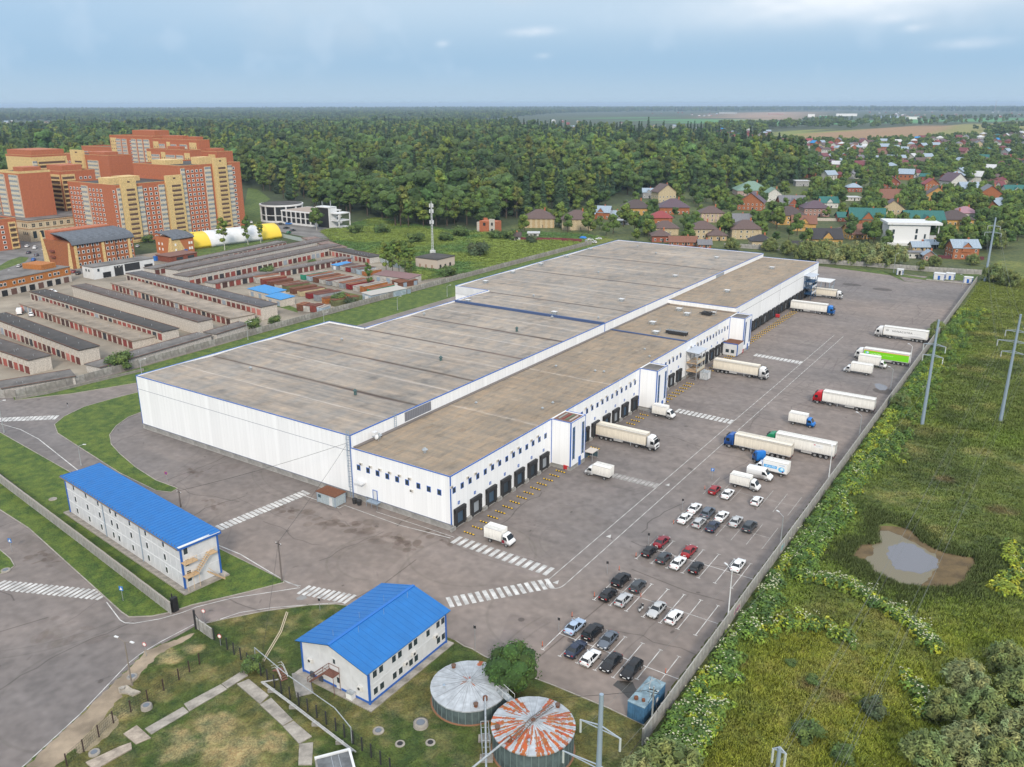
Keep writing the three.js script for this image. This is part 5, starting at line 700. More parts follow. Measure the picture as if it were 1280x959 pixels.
// pipe rack along the wire fence
{const t=thing('heating_pipe','pair of white insulated pipes on stub supports beside fence','pipe',[0,0,0]),a=P([327,858],[362,884],[402,915],[441,945]);for(const o of[0,.42]){const b=mb();for(let i=0;i<3;i++)b.bar([a[i][0]+o,.7,a[i][1]- o*.4],[a[i+1][0]+o,.7,a[i+1][1]- o*.4],.11,8);if(!o)b.bar([a[0][0],.7,a[0][1]],[a[0][0]+1.6,.7,a[0][1]- 1.8],.11,8);b.build('pipe',std(.5,.5,.49,.6,{map:tiled(TCOARSE,2)}),t);}const s=mb();for(let i=0;i<4;i++)s.at(1.0,.6,.35,lerp(a[0][0],a[3][0],(i+.4)/ 4)+.25,.3,lerp(a[0][1],a[3][1],(i+.4)/ 4)- .1,.6);s.build('support',M.concrete,t);}
{const t=thing('pipe_arch','tall pale pipe arch above the wire fence near office','pipe',[0,0,0]),a=P([320,828],[360,862],[420,905],[440,930]);const b=mb();for(let i=0;i<2;i++)b.bar([a[i][0],2.6,a[i][1]],[a[i+1][0],2.6,a[i+1][1]],.07,6);b.bar([a[2][0],2.6,a[2][1]],[a[3][0],2.6,a[3][1]],.07,6).bar([a[3][0],2.6,a[3][1]],[a[3][0],0,a[3][1]],.07,6).bar([a[0][0],2.6,a[0][1]],[a[0][0],0,a[0][1]],.07,6);b.build('pipe',M.galv,t);}
{const[x,z]=G(350,845),t=thing('stile','small white-railed step bridge over the pipes by fence','footbridge',[x,0,z],-.3);const s=mb();for(let i=0;i<5;i++)s.box(-1.6+i*.3,-1.3+i*.3,.2+i*.2,.26+i*.2,-.5,.5).box(1.3 - i*.3,1.6 - i*.3,.2+i*.2,.26+i*.2,-.5,.5);s.box(-.2,.2,1.1,1.2,-.5,.5);s.build('step',std(.2,.09,.07,.8),t);const r=mb();for(const z2 of[-.5,.5])for(const y of[.5,.95])r.bar([-1.7,.1+y,z2],[-.3,1.1+y,z2],.035).bar([-.3,1.1+y,z2],[.3,1.1+y,z2],.035).bar([.3,1.1+y,z2],[1.7,.1+y,z2],.035);r.build('railing',M.white,t);}
{const a=G(437,938,2),t=thing('pump_house','low flat-roofed pump house with white parapet at the bottom edge','pump house',[a[0],0,a[1]],-.62);mb().box(0,4.4,0,2.0,0,4.4).build('wall',M.concrete,t);mb().box(.2,4.2,2.0,2.08,.2,4.2).build('roof',std(.17,.18,.19,.8,{map:tiled(TCOARSE,3)}),t);mb().box(-.1,4.5,2.0,2.3,-.1,.2).box(-.1,.2,2.004,2.304,.2,4.4).box(4.2,4.5,2.0,2.302,.2,4.4).build('parapet',M.white,t);mb().bar([.4,2.1,1.5],[4,2.1,1.5],.05).bar([.4,2.1,2.4],[4,2.1,2.4],.05).build('roof_pipe',M.steel,t);}
{const[x,z]=G(372,858),t=thing('concrete_pad','grey concrete ramp slab before the site office door','slab',[x+.4,.1,z - .6],-.62);mb().box(-2.9,2.6,0,.14,-1.2,1.2).build('slab',M.concrete,t);mb().bar([2.6,.1,-1],[.8,2.3,-1.2],.04).build('handrail',M.dark,t);}
{const a=P([38+320,766],[350,790],[328,827]);const t=thing('timber_edging','thin pale double edging strip across grass left of office','edging',[0,0,0]);const b=mb();for(let i=0;i<2;i++){for(const o of[0,.35])b.at(.12,.12,Math.hypot(a[i+1][0]- a[i][0],a[i+1][1]- a[i][1]),(a[i][0]+a[i+1][0])/ 2+o,.15,(a[i][1]+a[i+1][1])/ 2,Math.atan2(a[i+1][0]- a[i][0],a[i+1][1]- a[i][1]));}b.build('strip',std(.5,.42,.3,.9),t);}
// concrete slabs of the footpath
const SLABS=[[[154,919],[171,908],[189,924],[170,932]],[[181,912.5],[229,885],[236,891.5],[189,919.5]],[[230,881.5],[276,857],[284,863],[236.5,890.5]],[[277,856.5],[307,837.5],[310,846],[284,862]],[[296,856.5],[311,850.5],[336,871],[325,881.5]],[[325,882.5],[339,874],[366,901.5],[353.5,909]],[[354,910],[367,903],[390,922.5],[374,931.5]],[[374,932],[391.5,930],[390,958],[373,958]],[[107,955],[150,935],[164,930],[165,938],[140,952],[118,965]]];
{const root=new THREE.Group();root.name=numbered('footpath');root.userData.kind='structure';scene.add(root);SLABS.forEach((s,i)=>{mb().prism(P(...s),.08,.2+.008*i).build('slab',i===0||i===8?std(.44,.37,.30,.9,{map:tiled(TCOARSE,2)}):M.slab,root);});}
function manhole(px,py,r,label,lidM,h=.35){const[x,z]=G(px,py),t=thing('manhole',label,'manhole',[x,.08,z]);mb().lathe(0,0,0,[[r*1.05,0],[r,h],[r*.62,h+.03],[r*.6,h - .1]],18).build('ring',M.slab,t);mb().cyl(0,h - .12,0,r*.6,r*.58,.16,16).build('cover',lidM,t);}
const LIDB=std(.13,.15,.18,.6);
manhole(526,908,1.0,'raised concrete well with blue-grey cover near the grey tank',LIDB,.6);manhole(473,915,.75,'concrete ring well with grey cover nearest the office corner',LIDB,.2);manhole(500,931,.65,'open pale concrete ring well left of another open ring',M.black,.12);manhole(538,929.5,.65,'open concrete ring well below the raised covered well',M.black,.12);manhole(183.5,886.5,.75,'stone-ringed well with dark cover beside roadside fence',LIDB,.6);manhole(165,847,.75,'white ring well with blue cover beside the street lamp',LIDB,.15);manhole(118,943,.7,'pale well with blue cover at the lower left corner fence',LIDB,.3);manhole(66,625,.8,'round concrete well in the grass left of cabin block',M.concreteDark,.2);manhole(7,714,.8,'pale ring well on the small corner lawn',LIDB,.2);
{const[x,z]=G(160,866),t=thing('concrete_rubble','broken pale concrete slab lying at the roadside verge','slab',[x,.1,z],.4);mb().prism([[-1.8,-.4],[-.9,-1.1],[.4,-.5],[1.9,-.2],[1.3,.8],[.2,.5],[-1.0,.6]],0,.25).build('slab',std(.45,.40,.33,.9,{map:tiled(TCOARSE,2)}),t);mb().cyl(-1.0,.25,-.2,.4,.35,.25,12).build('ring',M.slab,t);}
// ---------- signs, lamps, power poles ----------
function roadSign(px,py,h,label,kind){const[x,z]=G(px,py),t=thing('road_sign',label,'sign',[x,.05,z],.3);mb().bar([0,0,0],[0,h,0],.045,6).build('post',M.steel,t);
const round=(y,rim,face,bar)=>{mesh('plate',mb().add(new THREE.CylinderGeometry(.36,.36,.03,20).rotateX(Math.PI / 2).translate(0,y,.05)).geo(),rim,t);mesh('face',mb().add(new THREE.CylinderGeometry(.28,.28,.03,20).rotateX(Math.PI / 2).translate(0,y,.058)).geo(),face,t);if(bar)mesh('bar',mb().at(.1,.6,.02,0,y,.085,0,0,.78).geo(),rim,t);};
const WH1=V_PLATE,RD=std(.5,.03,.03,.5);if(kind==='crossing'){mesh('plate',mb().box(-.4,.4,h - .8,h,.04,.07).geo(),std(.02,.16,.5,.5),t);mesh('symbol',mb().faces([[-.28,h - .66,.075],[.28,h - .66,.075],[0,h - .12,.075]]).geo(),WH1,t);}else if(kind==='speed')round(h - .4,RD,WH1);else if(kind==='nostop')round(h - .4,RD,std(.03,.1,.4,.5),true);else if(kind==='parking'){mesh('plate',mb().box(-.35,.35,h - .7,h,.04,.07).geo(),std(.02,.16,.5,.5),t);mesh('symbol',mb().box(-.13,-.05,h - .58,h - .12,.07,.08).box(-.05,.14,h - .18,h - .12,.07,.08).box(-.05,.14,h - .38,h - .32,.07,.08).box(.09,.15,h - .32,h - .18,.07,.08).geo(),WH1,t);}else{mesh('plate',mb().box(-.2,.2,h - .5,h,.04,.07).geo(),M.dark,t);}}
roadSign(154,752,2.9,'blue square pedestrian crossing sign in the verge','crossing');roadSign(183,821,2.6,'round red-rimmed sign at the roadside near street lamp','speed');roadSign(256,778,2.5,'round red-rimmed sign beside the entrance post','speed');roadSign(276,808,2.2,'small round sign on the wire fence near wall stub','speed');roadSign(209,603,2.6,'round blue no-stopping sign on the grass island tip','nostop');roadSign(85,510,1.5,'small dark marker board on the far corner of grass island','board');roadSign(15,690,2.8,'blue square crossing sign on small corner lawn','crossing');roadSign(890,600,2.8,'blue square parking sign beside the small red hatchback','parking');
[[853,638,'fourth'],[810.5,682,'third'],[759,718,'second'],[698.5,790,'nearest']].forEach(([x,y,w])=>roadSign(x,y,2.6,`small dark board on a thin post at the ${w} parking block`,'board'));
roadSign(400,764,2.4,'thin dark marker post at the lane left of office','board');roadSign(594,813,4.4,'thin dark post at the lawn edge right of office','board');
{let first;for(const[px,py]of[[678,808],[743,746],[715,771],[795,696],[774,713],[842,655],[881,612],[801,747],[832,842]]){const[x,z]=G(px,py);if(!first){first=thing('bollard','small orange-red bollard beside the parking bays','bollard',[x,.03,z],0,'orange bollards at the parking bays');mb().cyl(0,0,0,.06,.05,.85,8).build('tube',std(.6,.13,.05,.6),first);mb().cyl(0,0,0,.16,.12,.06,10).build('foot',M.rubber,first);}else copy(first,first.userData.label,[x,.03,z],0,first.userData.group);}}
function lamp(px,py,topY,label,arms=1,m=M.steel,ang=0){const[x,z]=G(px,py),h=Math.min(14,heightAt(x,z,topY)),t=thing('street_lamp',label,'street lamp',[x,0,z],ang);mb().bar([0,0,0],[0,h,0],.13,8,.07).build('pole',m,t);const a=mb(),hd=mb();for(let i=0;i<arms;i++){const s=i?-1:1;a.bar([0,h,0],[s*1.3,h+.45,0],.045,6);hd.at(.7,.12,.28,s*1.55,h+.45,0);}a.build('arm',m,t);hd.build('lamp_head',M.white,t);mb().cyl(0,0,0,.2,.18,.5,8).build('base',m,t);return t;}
lamp(1034.5,609,563,'pale street lamp by the fence, third from the near end',1,M.white,Math.PI / 2+.3);lamp(909,783,714,'pale street lamp by the fence at the second parking block',1,M.white,2.6);lamp(974.5,690,646,'thin grey lamp post by the fence between two pale lamps',1,M.steel,2.6);lamp(1073,553,520,'thin pale lamp post by the fence beyond the green-cab lorry',1,M.steel,2.6);lamp(1113,488,462,'thin grey lamp post by fence beside the grey puddle',1,M.steel,2.6);lamp(1137,458,433,'thin pale lamp post behind the lime green lorry',1,M.white,2.6);lamp(1203,359,345,'thin lamp post at the far fence corner',1,M.steel,2.6);lamp(1117,341,318,'thin lamp post on the far lawn',1,M.steel,1);
lamp(5,541,503,'pale street lamp at the left edge of the lane',1,M.steel,.8);lamp(101.5,582,558,'pale street lamp beyond the cabin block on the lane',1,M.steel,.6);lamp(310,425,404,'pale lamp post on the green strip, near one',1,M.steel,1);lamp(177,468,451,'short pale lamp post on the green strip at warehouse corner',1,M.steel,1);lamp(497,388,372,'pale lamp post on the green strip, middle one',1,M.steel,1);lamp(405,403,392,'pale lamp post on the green strip beyond the shed row',1,M.steel,1);lamp(559,371,358,'pale lamp post on the green strip, far one',1,M.steel,1);
lamp(165,858,803,'concrete street lamp with two arms beside the road bend',2,std(.2,.17,.14,.8),.15);
function utility(px,py,topY,label,m){const[x,z]=G(px,py),h=heightAt(x,z,topY),t=thing('utility_pole',label,'utility pole',[x,0,z]);mb().bar([0,0,0],[0,h,0],.16,8,.1).build('pole',m,t);mb().box(-.7,.7,h - .7,h - .6,-.05,.05).build('crossarm',M.dark,t);const i=mb();for(const q of[-.6,0,.6])i.cyl(q,h - .6,0,.07,.05,.2,6);i.build('insulator',M.white,t);return[x,h,z];}
const U1=utility(352.5,727,676,'dark utility pole at the yard corner below end wall',std(.14,.12,.11,.8)),U2=utility(226,634,612,'dark utility pole hidden behind the blue cabin block roof',std(.14,.12,.11,.8)),U3=utility(814,915,858,'grey utility pole at the near end of long wall',M.steel);
function wire(name,label,p,q,sag,r=.03,group){const c=new THREE.QuadraticBezierCurve3(new THREE.Vector3(...p),new THREE.Vector3((p[0]+q[0])/ 2,(p[1]+q[1])/ 2 - sag*2,(p[2]+q[2])/ 2),new THREE.Vector3(...q));const m=mesh(name,new THREE.TubeGeometry(c,18,r,4),r>.03||name==='overhead_cable'?M.dark:std(.17,.18,.17,.6));return tag(m,label,'cable',group);}
wire('overhead_cable','black overhead cable from yard corner pole to the end wall',[U1[0],U1[1]- .3,U1[2]],[-119.6,12.6,-116.8],.4,.035);wire('overhead_cable','black overhead cable from behind cabin block to the end wall',[U2[0],U2[1]- .3,U2[2]],[-119.6,12.8,-116.9],.5,.035);wire('overhead_cable','long thin cable from yard corner pole down past the office',[U1[0],U1[1]- .3,U1[2]],[-90,3.2,-68],.4,.022);wire('overhead_cable','dark cable slanting from the container pole to the lawn',[U3[0],U3[1]- .5,U3[2]],[-50,1.0,-85],.2,.03);
{const t=thing('pole_frame','dark tangle of brackets on the pole at the container','bracket',[U3[0],U3[1]- 1.2,U3[2]]);mb().bar([-.9,0,0],[.9,.3,0],.05).bar([0,.2,-.8],[0,.2,.8],.05).build('arm',M.dark,t);mb().bar([0,0,0],[.9,-2.2,.4],.04).bar([0,0,0],[-.9,-2.2,-.5],.04).build('stay',M.dark,t);}
function pylon(x,z,h,label,arms,r0=.46){
const t=thing('power_pylon',label,'pylon',[x,0,z]);mb().bar([0,-.2,0],[0,h,0],r0,12,r0*.55).build('pole',M.steelBlue,t);const ends=[];
for(const[y,w,dz]of arms){const a=mb();for(const s of[-1,1])a.bar([0,y+.5,0],[s*w,y,dz*s],.08,5).bar([0,y,0],[s*w,y,dz*s],.07,5);a.build('arm',std(.32,.37,.43,.5),t);for(const s of[-1,1]){mb().bar([s*w,y,dz*s],[s*w,y - 1.6,dz*s],.13,6).build('insulator',std(.42,.45,.44,.5),t);ends.push([x+s*w,y - 1.6,z+dz*s]);}}return ends;
}
const p1=G(1152.5,532),p2=G(1250.5,527),h1=heightAt(p1[0],p1[1],400),h2=heightAt(p2[0],p2[1],393),N1=G(752,868,22);
const E1=pylon(p1[0],p1[1],h1,'blue-grey tubular pylon nearest the fence beside the lettered lorry',[[h1 - 9.5,2.4,.4],[h1 - 6.6,2.6,.4]]),E2=pylon(p2[0],p2[1],h2,'blue-grey tubular pylon farther right in the meadow',[[h2 - 4.6,2.6,.4],[h2 - 7.4,4.0,.6],[h2 - 10.2,2.7,.4]]);
const E3=pylon(N1[0],N1[1],22,'blue tubular pylon with bracket arms beside the rusty tank',[[17.6,2.4,.1],[12.4,4.5,.2]],.42),N2=G(975,935,21),E4=pylon(N2[0],N2[1],21,'pale pylon top poking up at the bottom edge in meadow',[[20.6,.6,0]],.34);
{const p3=G(1231,352),h3=heightAt(p3[0],p3[1],272);pylon(p3[0],p3[1],h3,'distant blue-grey pylon beyond the far fence corner',[[h3 - 4,2.6,.3],[h3 - 7,3.4,.3]],.6);E2.forEach((e,i)=>wire('power_line','thin power line above the meadow between right pylons',e,[p3[0]+(i%2?2.6:-2.6),h3 - 5.6 -(i>>1),p3[1]],3,.018,'power lines over the meadow'));}
E2.forEach((e,i)=>wire('power_line','thin power line above the meadow running toward the camera',e,[N2[0]+(i%2?3.2:-2.2)+(i>>1)*.8,15+(i>>1)*1.6,N2[1]+8],4,.014,'power lines toward the camera'));
E1.slice(0,2).forEach((e,i)=>wire('power_line','thin power line above the hogweed along the wall',e,E3[i],3,.015,'power lines along the wall'));
// small service cabins at the far end of the yard
function cabin(px,py,w,d,h,label,wall,roofM,doorM){const[x,z]=G(px,py),t=thing('service_cabin',label,'cabin',[x,.1,z]);mb().box(-w / 2,w / 2,0,h,-d / 2,d / 2).build('wall',wall,t);mb().box(-w / 2 - .2,w / 2+.2,h,h+.18,-d / 2 - .2,d / 2+.2).build('roof',roofM,t);mb().box(-.5,.5,.1,2.0,d / 2,d / 2+.05).build('door',doorM,t);mb().box(w / 2,w / 2+.05,.9,1.7,-.5,.5).build('window',M.glass,t);const c=mb();for(const a of[-w / 2,w / 2])for(const b of[-d / 2,d / 2])c.box(a - .08,a+.08,0,h,b - .08,b+.08);c.build('corner_trim',M.blue,t);}
cabin(1125,343.5,2.6,2.6,2.6,'small white hut with dark door on the far lawn',M.white,M.white,M.black);cabin(1174,349.5,4.6,3.2,2.9,'white cabin with blue corners, left of two far cabins',M.white,M.white,M.blue);cabin(1187.5,349.5,3.6,3.2,2.9,'white cabin with blue corners, right of two far cabins',M.white,M.white,M.blue);cabin(1210,354,3.4,2.6,2.7,'white cabin with big blue door in the far fence corner',M.white,M.white,M.blue);
{const[x,z]=G(1184,353),t=thing('loading_slab','long pale concrete slab before the far cabins','slab',[x+1,.1,z]);mb().box(-10,9,0,.35,-.8,.8).build('slab',M.slab,t);}
// ---------- apartment blocks ----------
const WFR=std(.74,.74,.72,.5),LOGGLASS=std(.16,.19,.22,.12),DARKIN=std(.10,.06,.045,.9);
// facade: a list of vertical bays; face = '+x' or '+z'; u runs along the face from its left end as seen from outside
function facade(t,o,face,len,h,bays,y0=0){
const flush=()=>{if(tw.g.length){tw.build('yellow_bay',M.ochre,t);tw.g=[];}if(lw.g.length){lw.build('loggia_column',M.loggia,t);lw.g=[];}};const FH=2.9,n=Math.floor((h - 1.6 - y0)/ FH),put=(b,u0,u1,ya,yb,d0,d1)=>face==='+x'?b.box(o[0]+d0,o[0]+d1,ya,yb,o[1]- u0,o[1]- u1):b.box(o[0]+u0,o[0]+u1,ya,yb,o[1]+d0,o[1]+d1);
const wf=mb(),wp=mb(),lw=mb(),lg=mb(),tw=mb(),dk=mb(),ba=mb(),ye=mb();
for(const[a,b,kind]of bays){flush();
const u0=a*len,u1=b*len,W=u1 - u0;
if(kind==='brick'){const k=Math.max(1,Math.round(W / 3.6));for(let i=0;i<k;i++)for(let f=0;f<n;f++){const u=u0+(i+.5)/ k*W,y=y0+f*FH+.9;put(wf,u - .9,u+.9,y,y+1.65,0,.07);put(wp,u - .62,u+.62,y+.2,y+1.4,.07,.09);}}
if(kind==='loggia'||kind==='red loggia'){put(lw,u0,u1,y0+1.5,y0+n*FH+.9,0,.75);for(let f=0;f<n;f++){const y=y0+f*FH+1.5;put(lg,u0+.12,u1 - .12,y+.95,y+2.2,.75,.79);const k=Math.max(2,Math.round(W / .9));for(let i=1;i<k;i++)put(wf,u0+i / k*W - .05,u0+i / k*W+.05,y+.95,y+2.2,.79,.83);if(kind==='red loggia')put(ba,u0,u1,y - .1,y+.35,.75,.80);else put(ye,u0,u1,y+2.5,y+2.72,.75,.79);}}
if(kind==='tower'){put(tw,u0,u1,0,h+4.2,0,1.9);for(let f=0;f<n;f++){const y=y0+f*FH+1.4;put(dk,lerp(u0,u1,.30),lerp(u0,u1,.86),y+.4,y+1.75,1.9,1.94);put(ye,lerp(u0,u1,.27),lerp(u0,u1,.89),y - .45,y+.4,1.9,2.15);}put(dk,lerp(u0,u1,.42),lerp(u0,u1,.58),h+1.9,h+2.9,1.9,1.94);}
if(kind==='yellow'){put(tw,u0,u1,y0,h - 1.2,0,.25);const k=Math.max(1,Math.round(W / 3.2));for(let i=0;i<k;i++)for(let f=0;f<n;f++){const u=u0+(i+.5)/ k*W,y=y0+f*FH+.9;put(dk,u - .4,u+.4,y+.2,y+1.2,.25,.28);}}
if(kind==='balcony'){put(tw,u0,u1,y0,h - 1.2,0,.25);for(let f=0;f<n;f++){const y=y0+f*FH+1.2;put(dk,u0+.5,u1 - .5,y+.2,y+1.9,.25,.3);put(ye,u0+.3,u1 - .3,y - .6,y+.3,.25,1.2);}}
}
const B=(b,name,m,stuff)=>{if(b.g.length){const k=b.build(name,m,t);if(stuff)k.userData.kind='stuff';}};
flush();B(wf,'window_frame',WFR,true);B(wp,'window_pane',M.glass,true);B(lg,'loggia_glazing',LOGGLASS,true);B(dk,'dark_opening',DARKIN,true);B(ba,'red_apron',M.brick,true);B(ye,'balcony_front',M.ochre,true);
}
function block(name,label,x0,x1,z0,z1,h,opts={}){
const t=thing(name,label,'apartment block'),m=opts.m||M.brick;
mb().box(x0,x1,0,h,z0,z1).build('wall',m,t);mb().box(x0+.5,x1 - .5,h,h+.06,z0 - .5,z1+.5).build('roof',M.roofDark,t);
mb().box(x0 - .06,x1+.06,h - .3,h+.9,z0+.06,z0 - .4).box(x0 - .06,x1+.06,h - .3,h+.9,z1 - .06,z1+.4).box(x1 - .4,x1+.05,h - .3,h+.895,z0 - .4,z1+.4).box(x0 - .05,x0+.4,h - .3,h+.895,z0 - .4,z1+.4).build('parapet',opts.parapet||M.brick,t);
mb().box(x0 - .1,x1+.1,h+.9,h+1.02,z0 - .4,z0+.1).box(x1 - .4,x1+.1,h+.903,h+1.022,z0 - .4,z1).build('coping',M.ochre,t);
if(opts.house){const b=mb();for(const[a,c,d,e,hh]of opts.house)b.box(a,c,h,h+hh,d,e);b.build('roof_house',opts.houseM||M.brick,t);}
if(opts.px)facade(t,[x1,z0],'+x',z0 - z1,h,opts.px,opts.y0||0);if(opts.pz)facade(t,[x0,z0],'+z',x1 - x0,h,opts.pz,opts.y0||0);
return t;
}
block('apartment_block','red brick block with yellow stair towers behind the curved-roof office, lower half',-532,-480,-295.6,-340.5,33.8,{pz:[[.02,.30,'brick'],[.30,.42,'loggia'],[.42,.72,'brick'],[.90,.98,'brick']],px:[[.0,.045,'loggia'],[.05,.27,'tower'],[.29,.37,'loggia'],[.38,.62,'brick'],[.62,.71,'loggia'],[.73,.99,'tower']],house:[[-505,-494,-300,-307,4],[-520,-508,-318,-330,3]],houseM:M.ochre});
block('apartment_block','taller red brick half of the long block, ending by the yellow hangar',-530,-480,-340.6,-387.5,42.4,{px:[[.0,.06,'loggia'],[.08,.36,'brick'],[.38,.48,'loggia'],[.52,.74,'tower'],[.76,.84,'loggia'],[.85,.9,'brick']],house:[[-520,-506,-348,-362,3],[-500,-492,-364,-374,4.5]],houseM:M.ochre});
const T3='tall red and yellow slab block ';
block('apartment_block',T3+'highest at the left, with brick penthouses',-694,-634,-428,-452,55,{pz:[[.02,.16,'yellow'],[.16,.26,'red loggia'],[.30,.40,'red loggia'],[.47,.50,'brick'],[.52,.62,'loggia'],[.66,.76,'loggia'],[.80,.92,'loggia']],house:[[-670,-640,-434,-448,5]]});
block('apartment_block',T3+'in the middle of the stepped row',-633.9,-576,-428,-438,53.2,{pz:[[.0,.12,'yellow'],[.14,.26,'red loggia'],[.30,.38,'yellow'],[.40,.52,'red loggia'],[.6,.75,'loggia'],[.8,.95,'yellow']],house:[[-625,-600,-431,-437,3.5],[-594,-582,-431,-437,3]]});
block('apartment_block',T3+'low front one with white loggias',-602,-550,-400,-410,47.5,{pz:[[.0,.10,'yellow'],[.12,.30,'red loggia'],[.34,.44,'yellow'],[.46,.66,'red loggia'],[.7,.85,'loggia'],[.88,1,'yellow']],house:[[-580,-566,-403,-408,3]]});
block('apartment_block',T3+'rightmost and lowest, behind the brick block',-575.8,-556,-428.2,-443,45,{pz:[[.1,.4,'loggia'],[.5,.9,'yellow']],house:[[-572,-562,-431,-440,3]]});
block('apartment_block','red block with white balcony stacks left of the tall slab',-742,-695,-430,-450,45,{pz:[[.02,.2,'red loggia'],[.25,.45,'red loggia'],[.5,.7,'red loggia'],[.78,.98,'red loggia']]});
block('apartment_block','brick tower with big blank red wall above the podium',-574,-545.5,-273.5,-293,40.3,{y0:12,pz:[[.1,.38,'loggia'],[.6,.95,'loggia']],parapet:M.ochre,house:[[-562,-550,-279,-290,3]]});
block('apartment_block','yellow-walled block with red penthouse at the far left',-672,-636,-330,-356,44.5,{m:M.ochre,px:[[.0,.12,'loggia'],[.15,.95,'balcony']],house:[[-671,-637,-331,-355,4.5]]});
block('apartment_block','yellow and red block with deep balconies beside the blank tower',-590,-558,-306,-330,38,{y0:9,pz:[[.0,.3,'loggia'],[.36,.98,'balcony']],px:[[.02,.4,'balcony'],[.5,.9,'brick']],house:[[-584,-566,-312,-326,4]]});
block('apartment_block','red block with yellow tower between podium and tall slabs',-700,-630,-385,-405,42,{pz:[[.05,.25,'brick'],[.3,.55,'tower'],[.6,.8,'loggia']],house:[[-660,-640,-388,-400,3]]});
block('apartment_block','red and white block cut by the left picture edge',-640,-600,-270,-295,34,{px:[[.05,.3,'loggia'],[.4,.65,'loggia'],[.7,.95,'brick']],pz:[[.3,.6,'loggia'],[.7,.95,'loggia']]});
block('apartment_block','low red brick corner block at the left edge by parked cars',-560,-515,-240,-252,17,{px:[[.1,.5,'brick'],[.6,.95,'balcony']],pz:[[.5,.95,'brick']]});
{
const x0=-578,x1=-533,z0=-267.6,z1=-325,h=12.9,t=thing('podium_building','cream three-storey podium with dark ground-floor shop windows','commercial building');mb().box(x0,x1,0,h,z0,z1).build('wall',M.cream,t);mb().box(x0 - .2,x1+.2,h,h+.5,z0+.2,z1 - .2).build('roof',M.roofGrey,t);mb().box(x0 - .3,x1+.3,h - .9,h - .5,z0+.3,z1).box(x0 - .15,x1+.15,7.6,8.0,z0+.15,z1).build('cornice',std(.36,.20,.10,.8),t);
const w=mb().box(0,.1,0,2.0,-.9,.9).geo(),s=mb().box(0,.1,0,4.2,-1.1,1.1).geo(),fr=mb().box(.1,.16,.9,1.05,-.9,.9).box(.1,.16,0,2,-.06,.06).geo();for(let i=0;i<12;i++){const a=mesh('window',w,M.glass,t);a.position.set(x1,9,z0 - 3 - i*4.4);mesh('frame',fr,M.cream,a);const b=mesh('shop_window',s,M.glass,t);b.position.set(x1,2.2,z0 - 3 - i*4.4);}
for(let i=0;i<7;i++){for(const y of[9,4]){const a=mesh('window',w,M.glass,t);a.position.set(x1 - 2.5 - i*2.2 -(i>2?12:0),y,z0);a.rotation.y=-Math.PI / 2;a.scale.set(1,1,.5);}}mb().box(x0+5,x1 - 22,0,4,z0,z0+.3).build('portal',M.black,t);mb().box(x0+4,x1 - 14,5.2,6.2,z0,z0+.2).build('fascia_sign',std(.3,.16,.05,.7),t);
}
{
const x0=-452,x1=-425,z0=-232,z1=-267,t=thing('curved_roof_office','orange brick office with sweeping dark slate roof and yellow piers','office building'),h=13.2;
mb().box(x0,x1,0,h,z0,z1).build('wall',std(.40,.135,.05,.85,{map:tiled(TFINE,6)}),t);mb().box(x0+1,x0+9,h,h+4.4,z0 - 2,z1+1).build('attic',M.brick,t);
const pr=[[x1+.9,h - 1.3],[x1 - .3,h+.3],[x1 - 3,h+1.6],[x1 - 8,h+2.6],[x1 - 18,h+3.4]];mb().add(loft(pr.map(([x,y])=>[[x,y,z0 - .5],[x,y+.35,z0 - .5],[x,y+.35,(z0+z1)/ 2],[x,y+.35,z1 - .6],[x,y,z1 - .6],[x,y,(z0+z1)/ 2]]))).build('roof',M.slate,t);mb().box(x0+9,x1 - 17.5,h+2.9,h+3.7,z0 - 1,z1+1).build('roof_edge',M.brick,t);
const y=mb();for(const z of[-234.5,-249.5,-264.5])y.box(x1,x1+.5,0,h - .6,z - .7,z+.7);y.faces([[x1 - 4,0,z0+.12],[x1,0,z0+.12],[x1,h,z0+.12],[x1 - 1.5,h,z0+.12]],[[x0,0,z0+.12],[x0+6,0,z0+.12],[x0+1.5,h+3.8,z0+.12],[x0,h+3.8,z0+.12]]);y.build('yellow_pier',M.ochre,t);
const g=mb().box(0,.1,-.8,.8,-.7,.7).geo(),p=mb().box(.1,.13,-.6,.6,-.5,.5).geo();for(let f=0;f<4;f++)for(const dz of[3.9,6.6,9.2,12.0,14.6,20,22.6,25.2,27.8,30.4,33.6]){const w=mesh('window',g,WFR,t);w.position.set(x1,1.9+f*3.1,z0 - dz);mesh('pane',p,M.glass,w);}for(const q of[-244.2,-257])mb().box(x1,x1+.2,.2,h - 1,q,q+.4).build('downpipe',M.dark,t);
const bl=mb();for(const f of[4.5,7.5])bl.box(-444,-440,f,f+.9,z0,z0+1.2);bl.build('balcony',M.brickDark,t);
}
{
const[x,z]=G(222,316),t=thing('small_office','small orange brick office with slanting yellow pier beside the hangar','office building',[x,0,z]);mb().box(-9,6,0,9.5,7,-7).build('wall',std(.40,.135,.05,.85),t);mb().faces([[6.1,0,7],[6.1,0,-2],[6.1,9,2.5],[6.1,9.5,7]]).faces([[1,0,7.1],[6.1,0,7.1],[6.1,9.5,7.1],[4,9.5,7.1]]).build('yellow_pier',M.ochre,t);mb().add(loft([[6.8,8.6],[5,10],[0,11],[-9,11.6]].map(([a,b])=>[[a,b,7.3],[a,b+.3,7.3],[a,b+.3,-7.3],[a,b,-7.3]]))).build('roof',M.slate,t);const w=mb();for(const y of[2,5])for(const q of[-4,-5.5,5])w.box(6,6.2,y,y+1.4,q - .5,q+.5);for(const y of[2,5])for(const q of[-6,-3])w.box(q - .5,q+.5,y,y+1.4,7,7.12);w.build('window',WFR,t);}
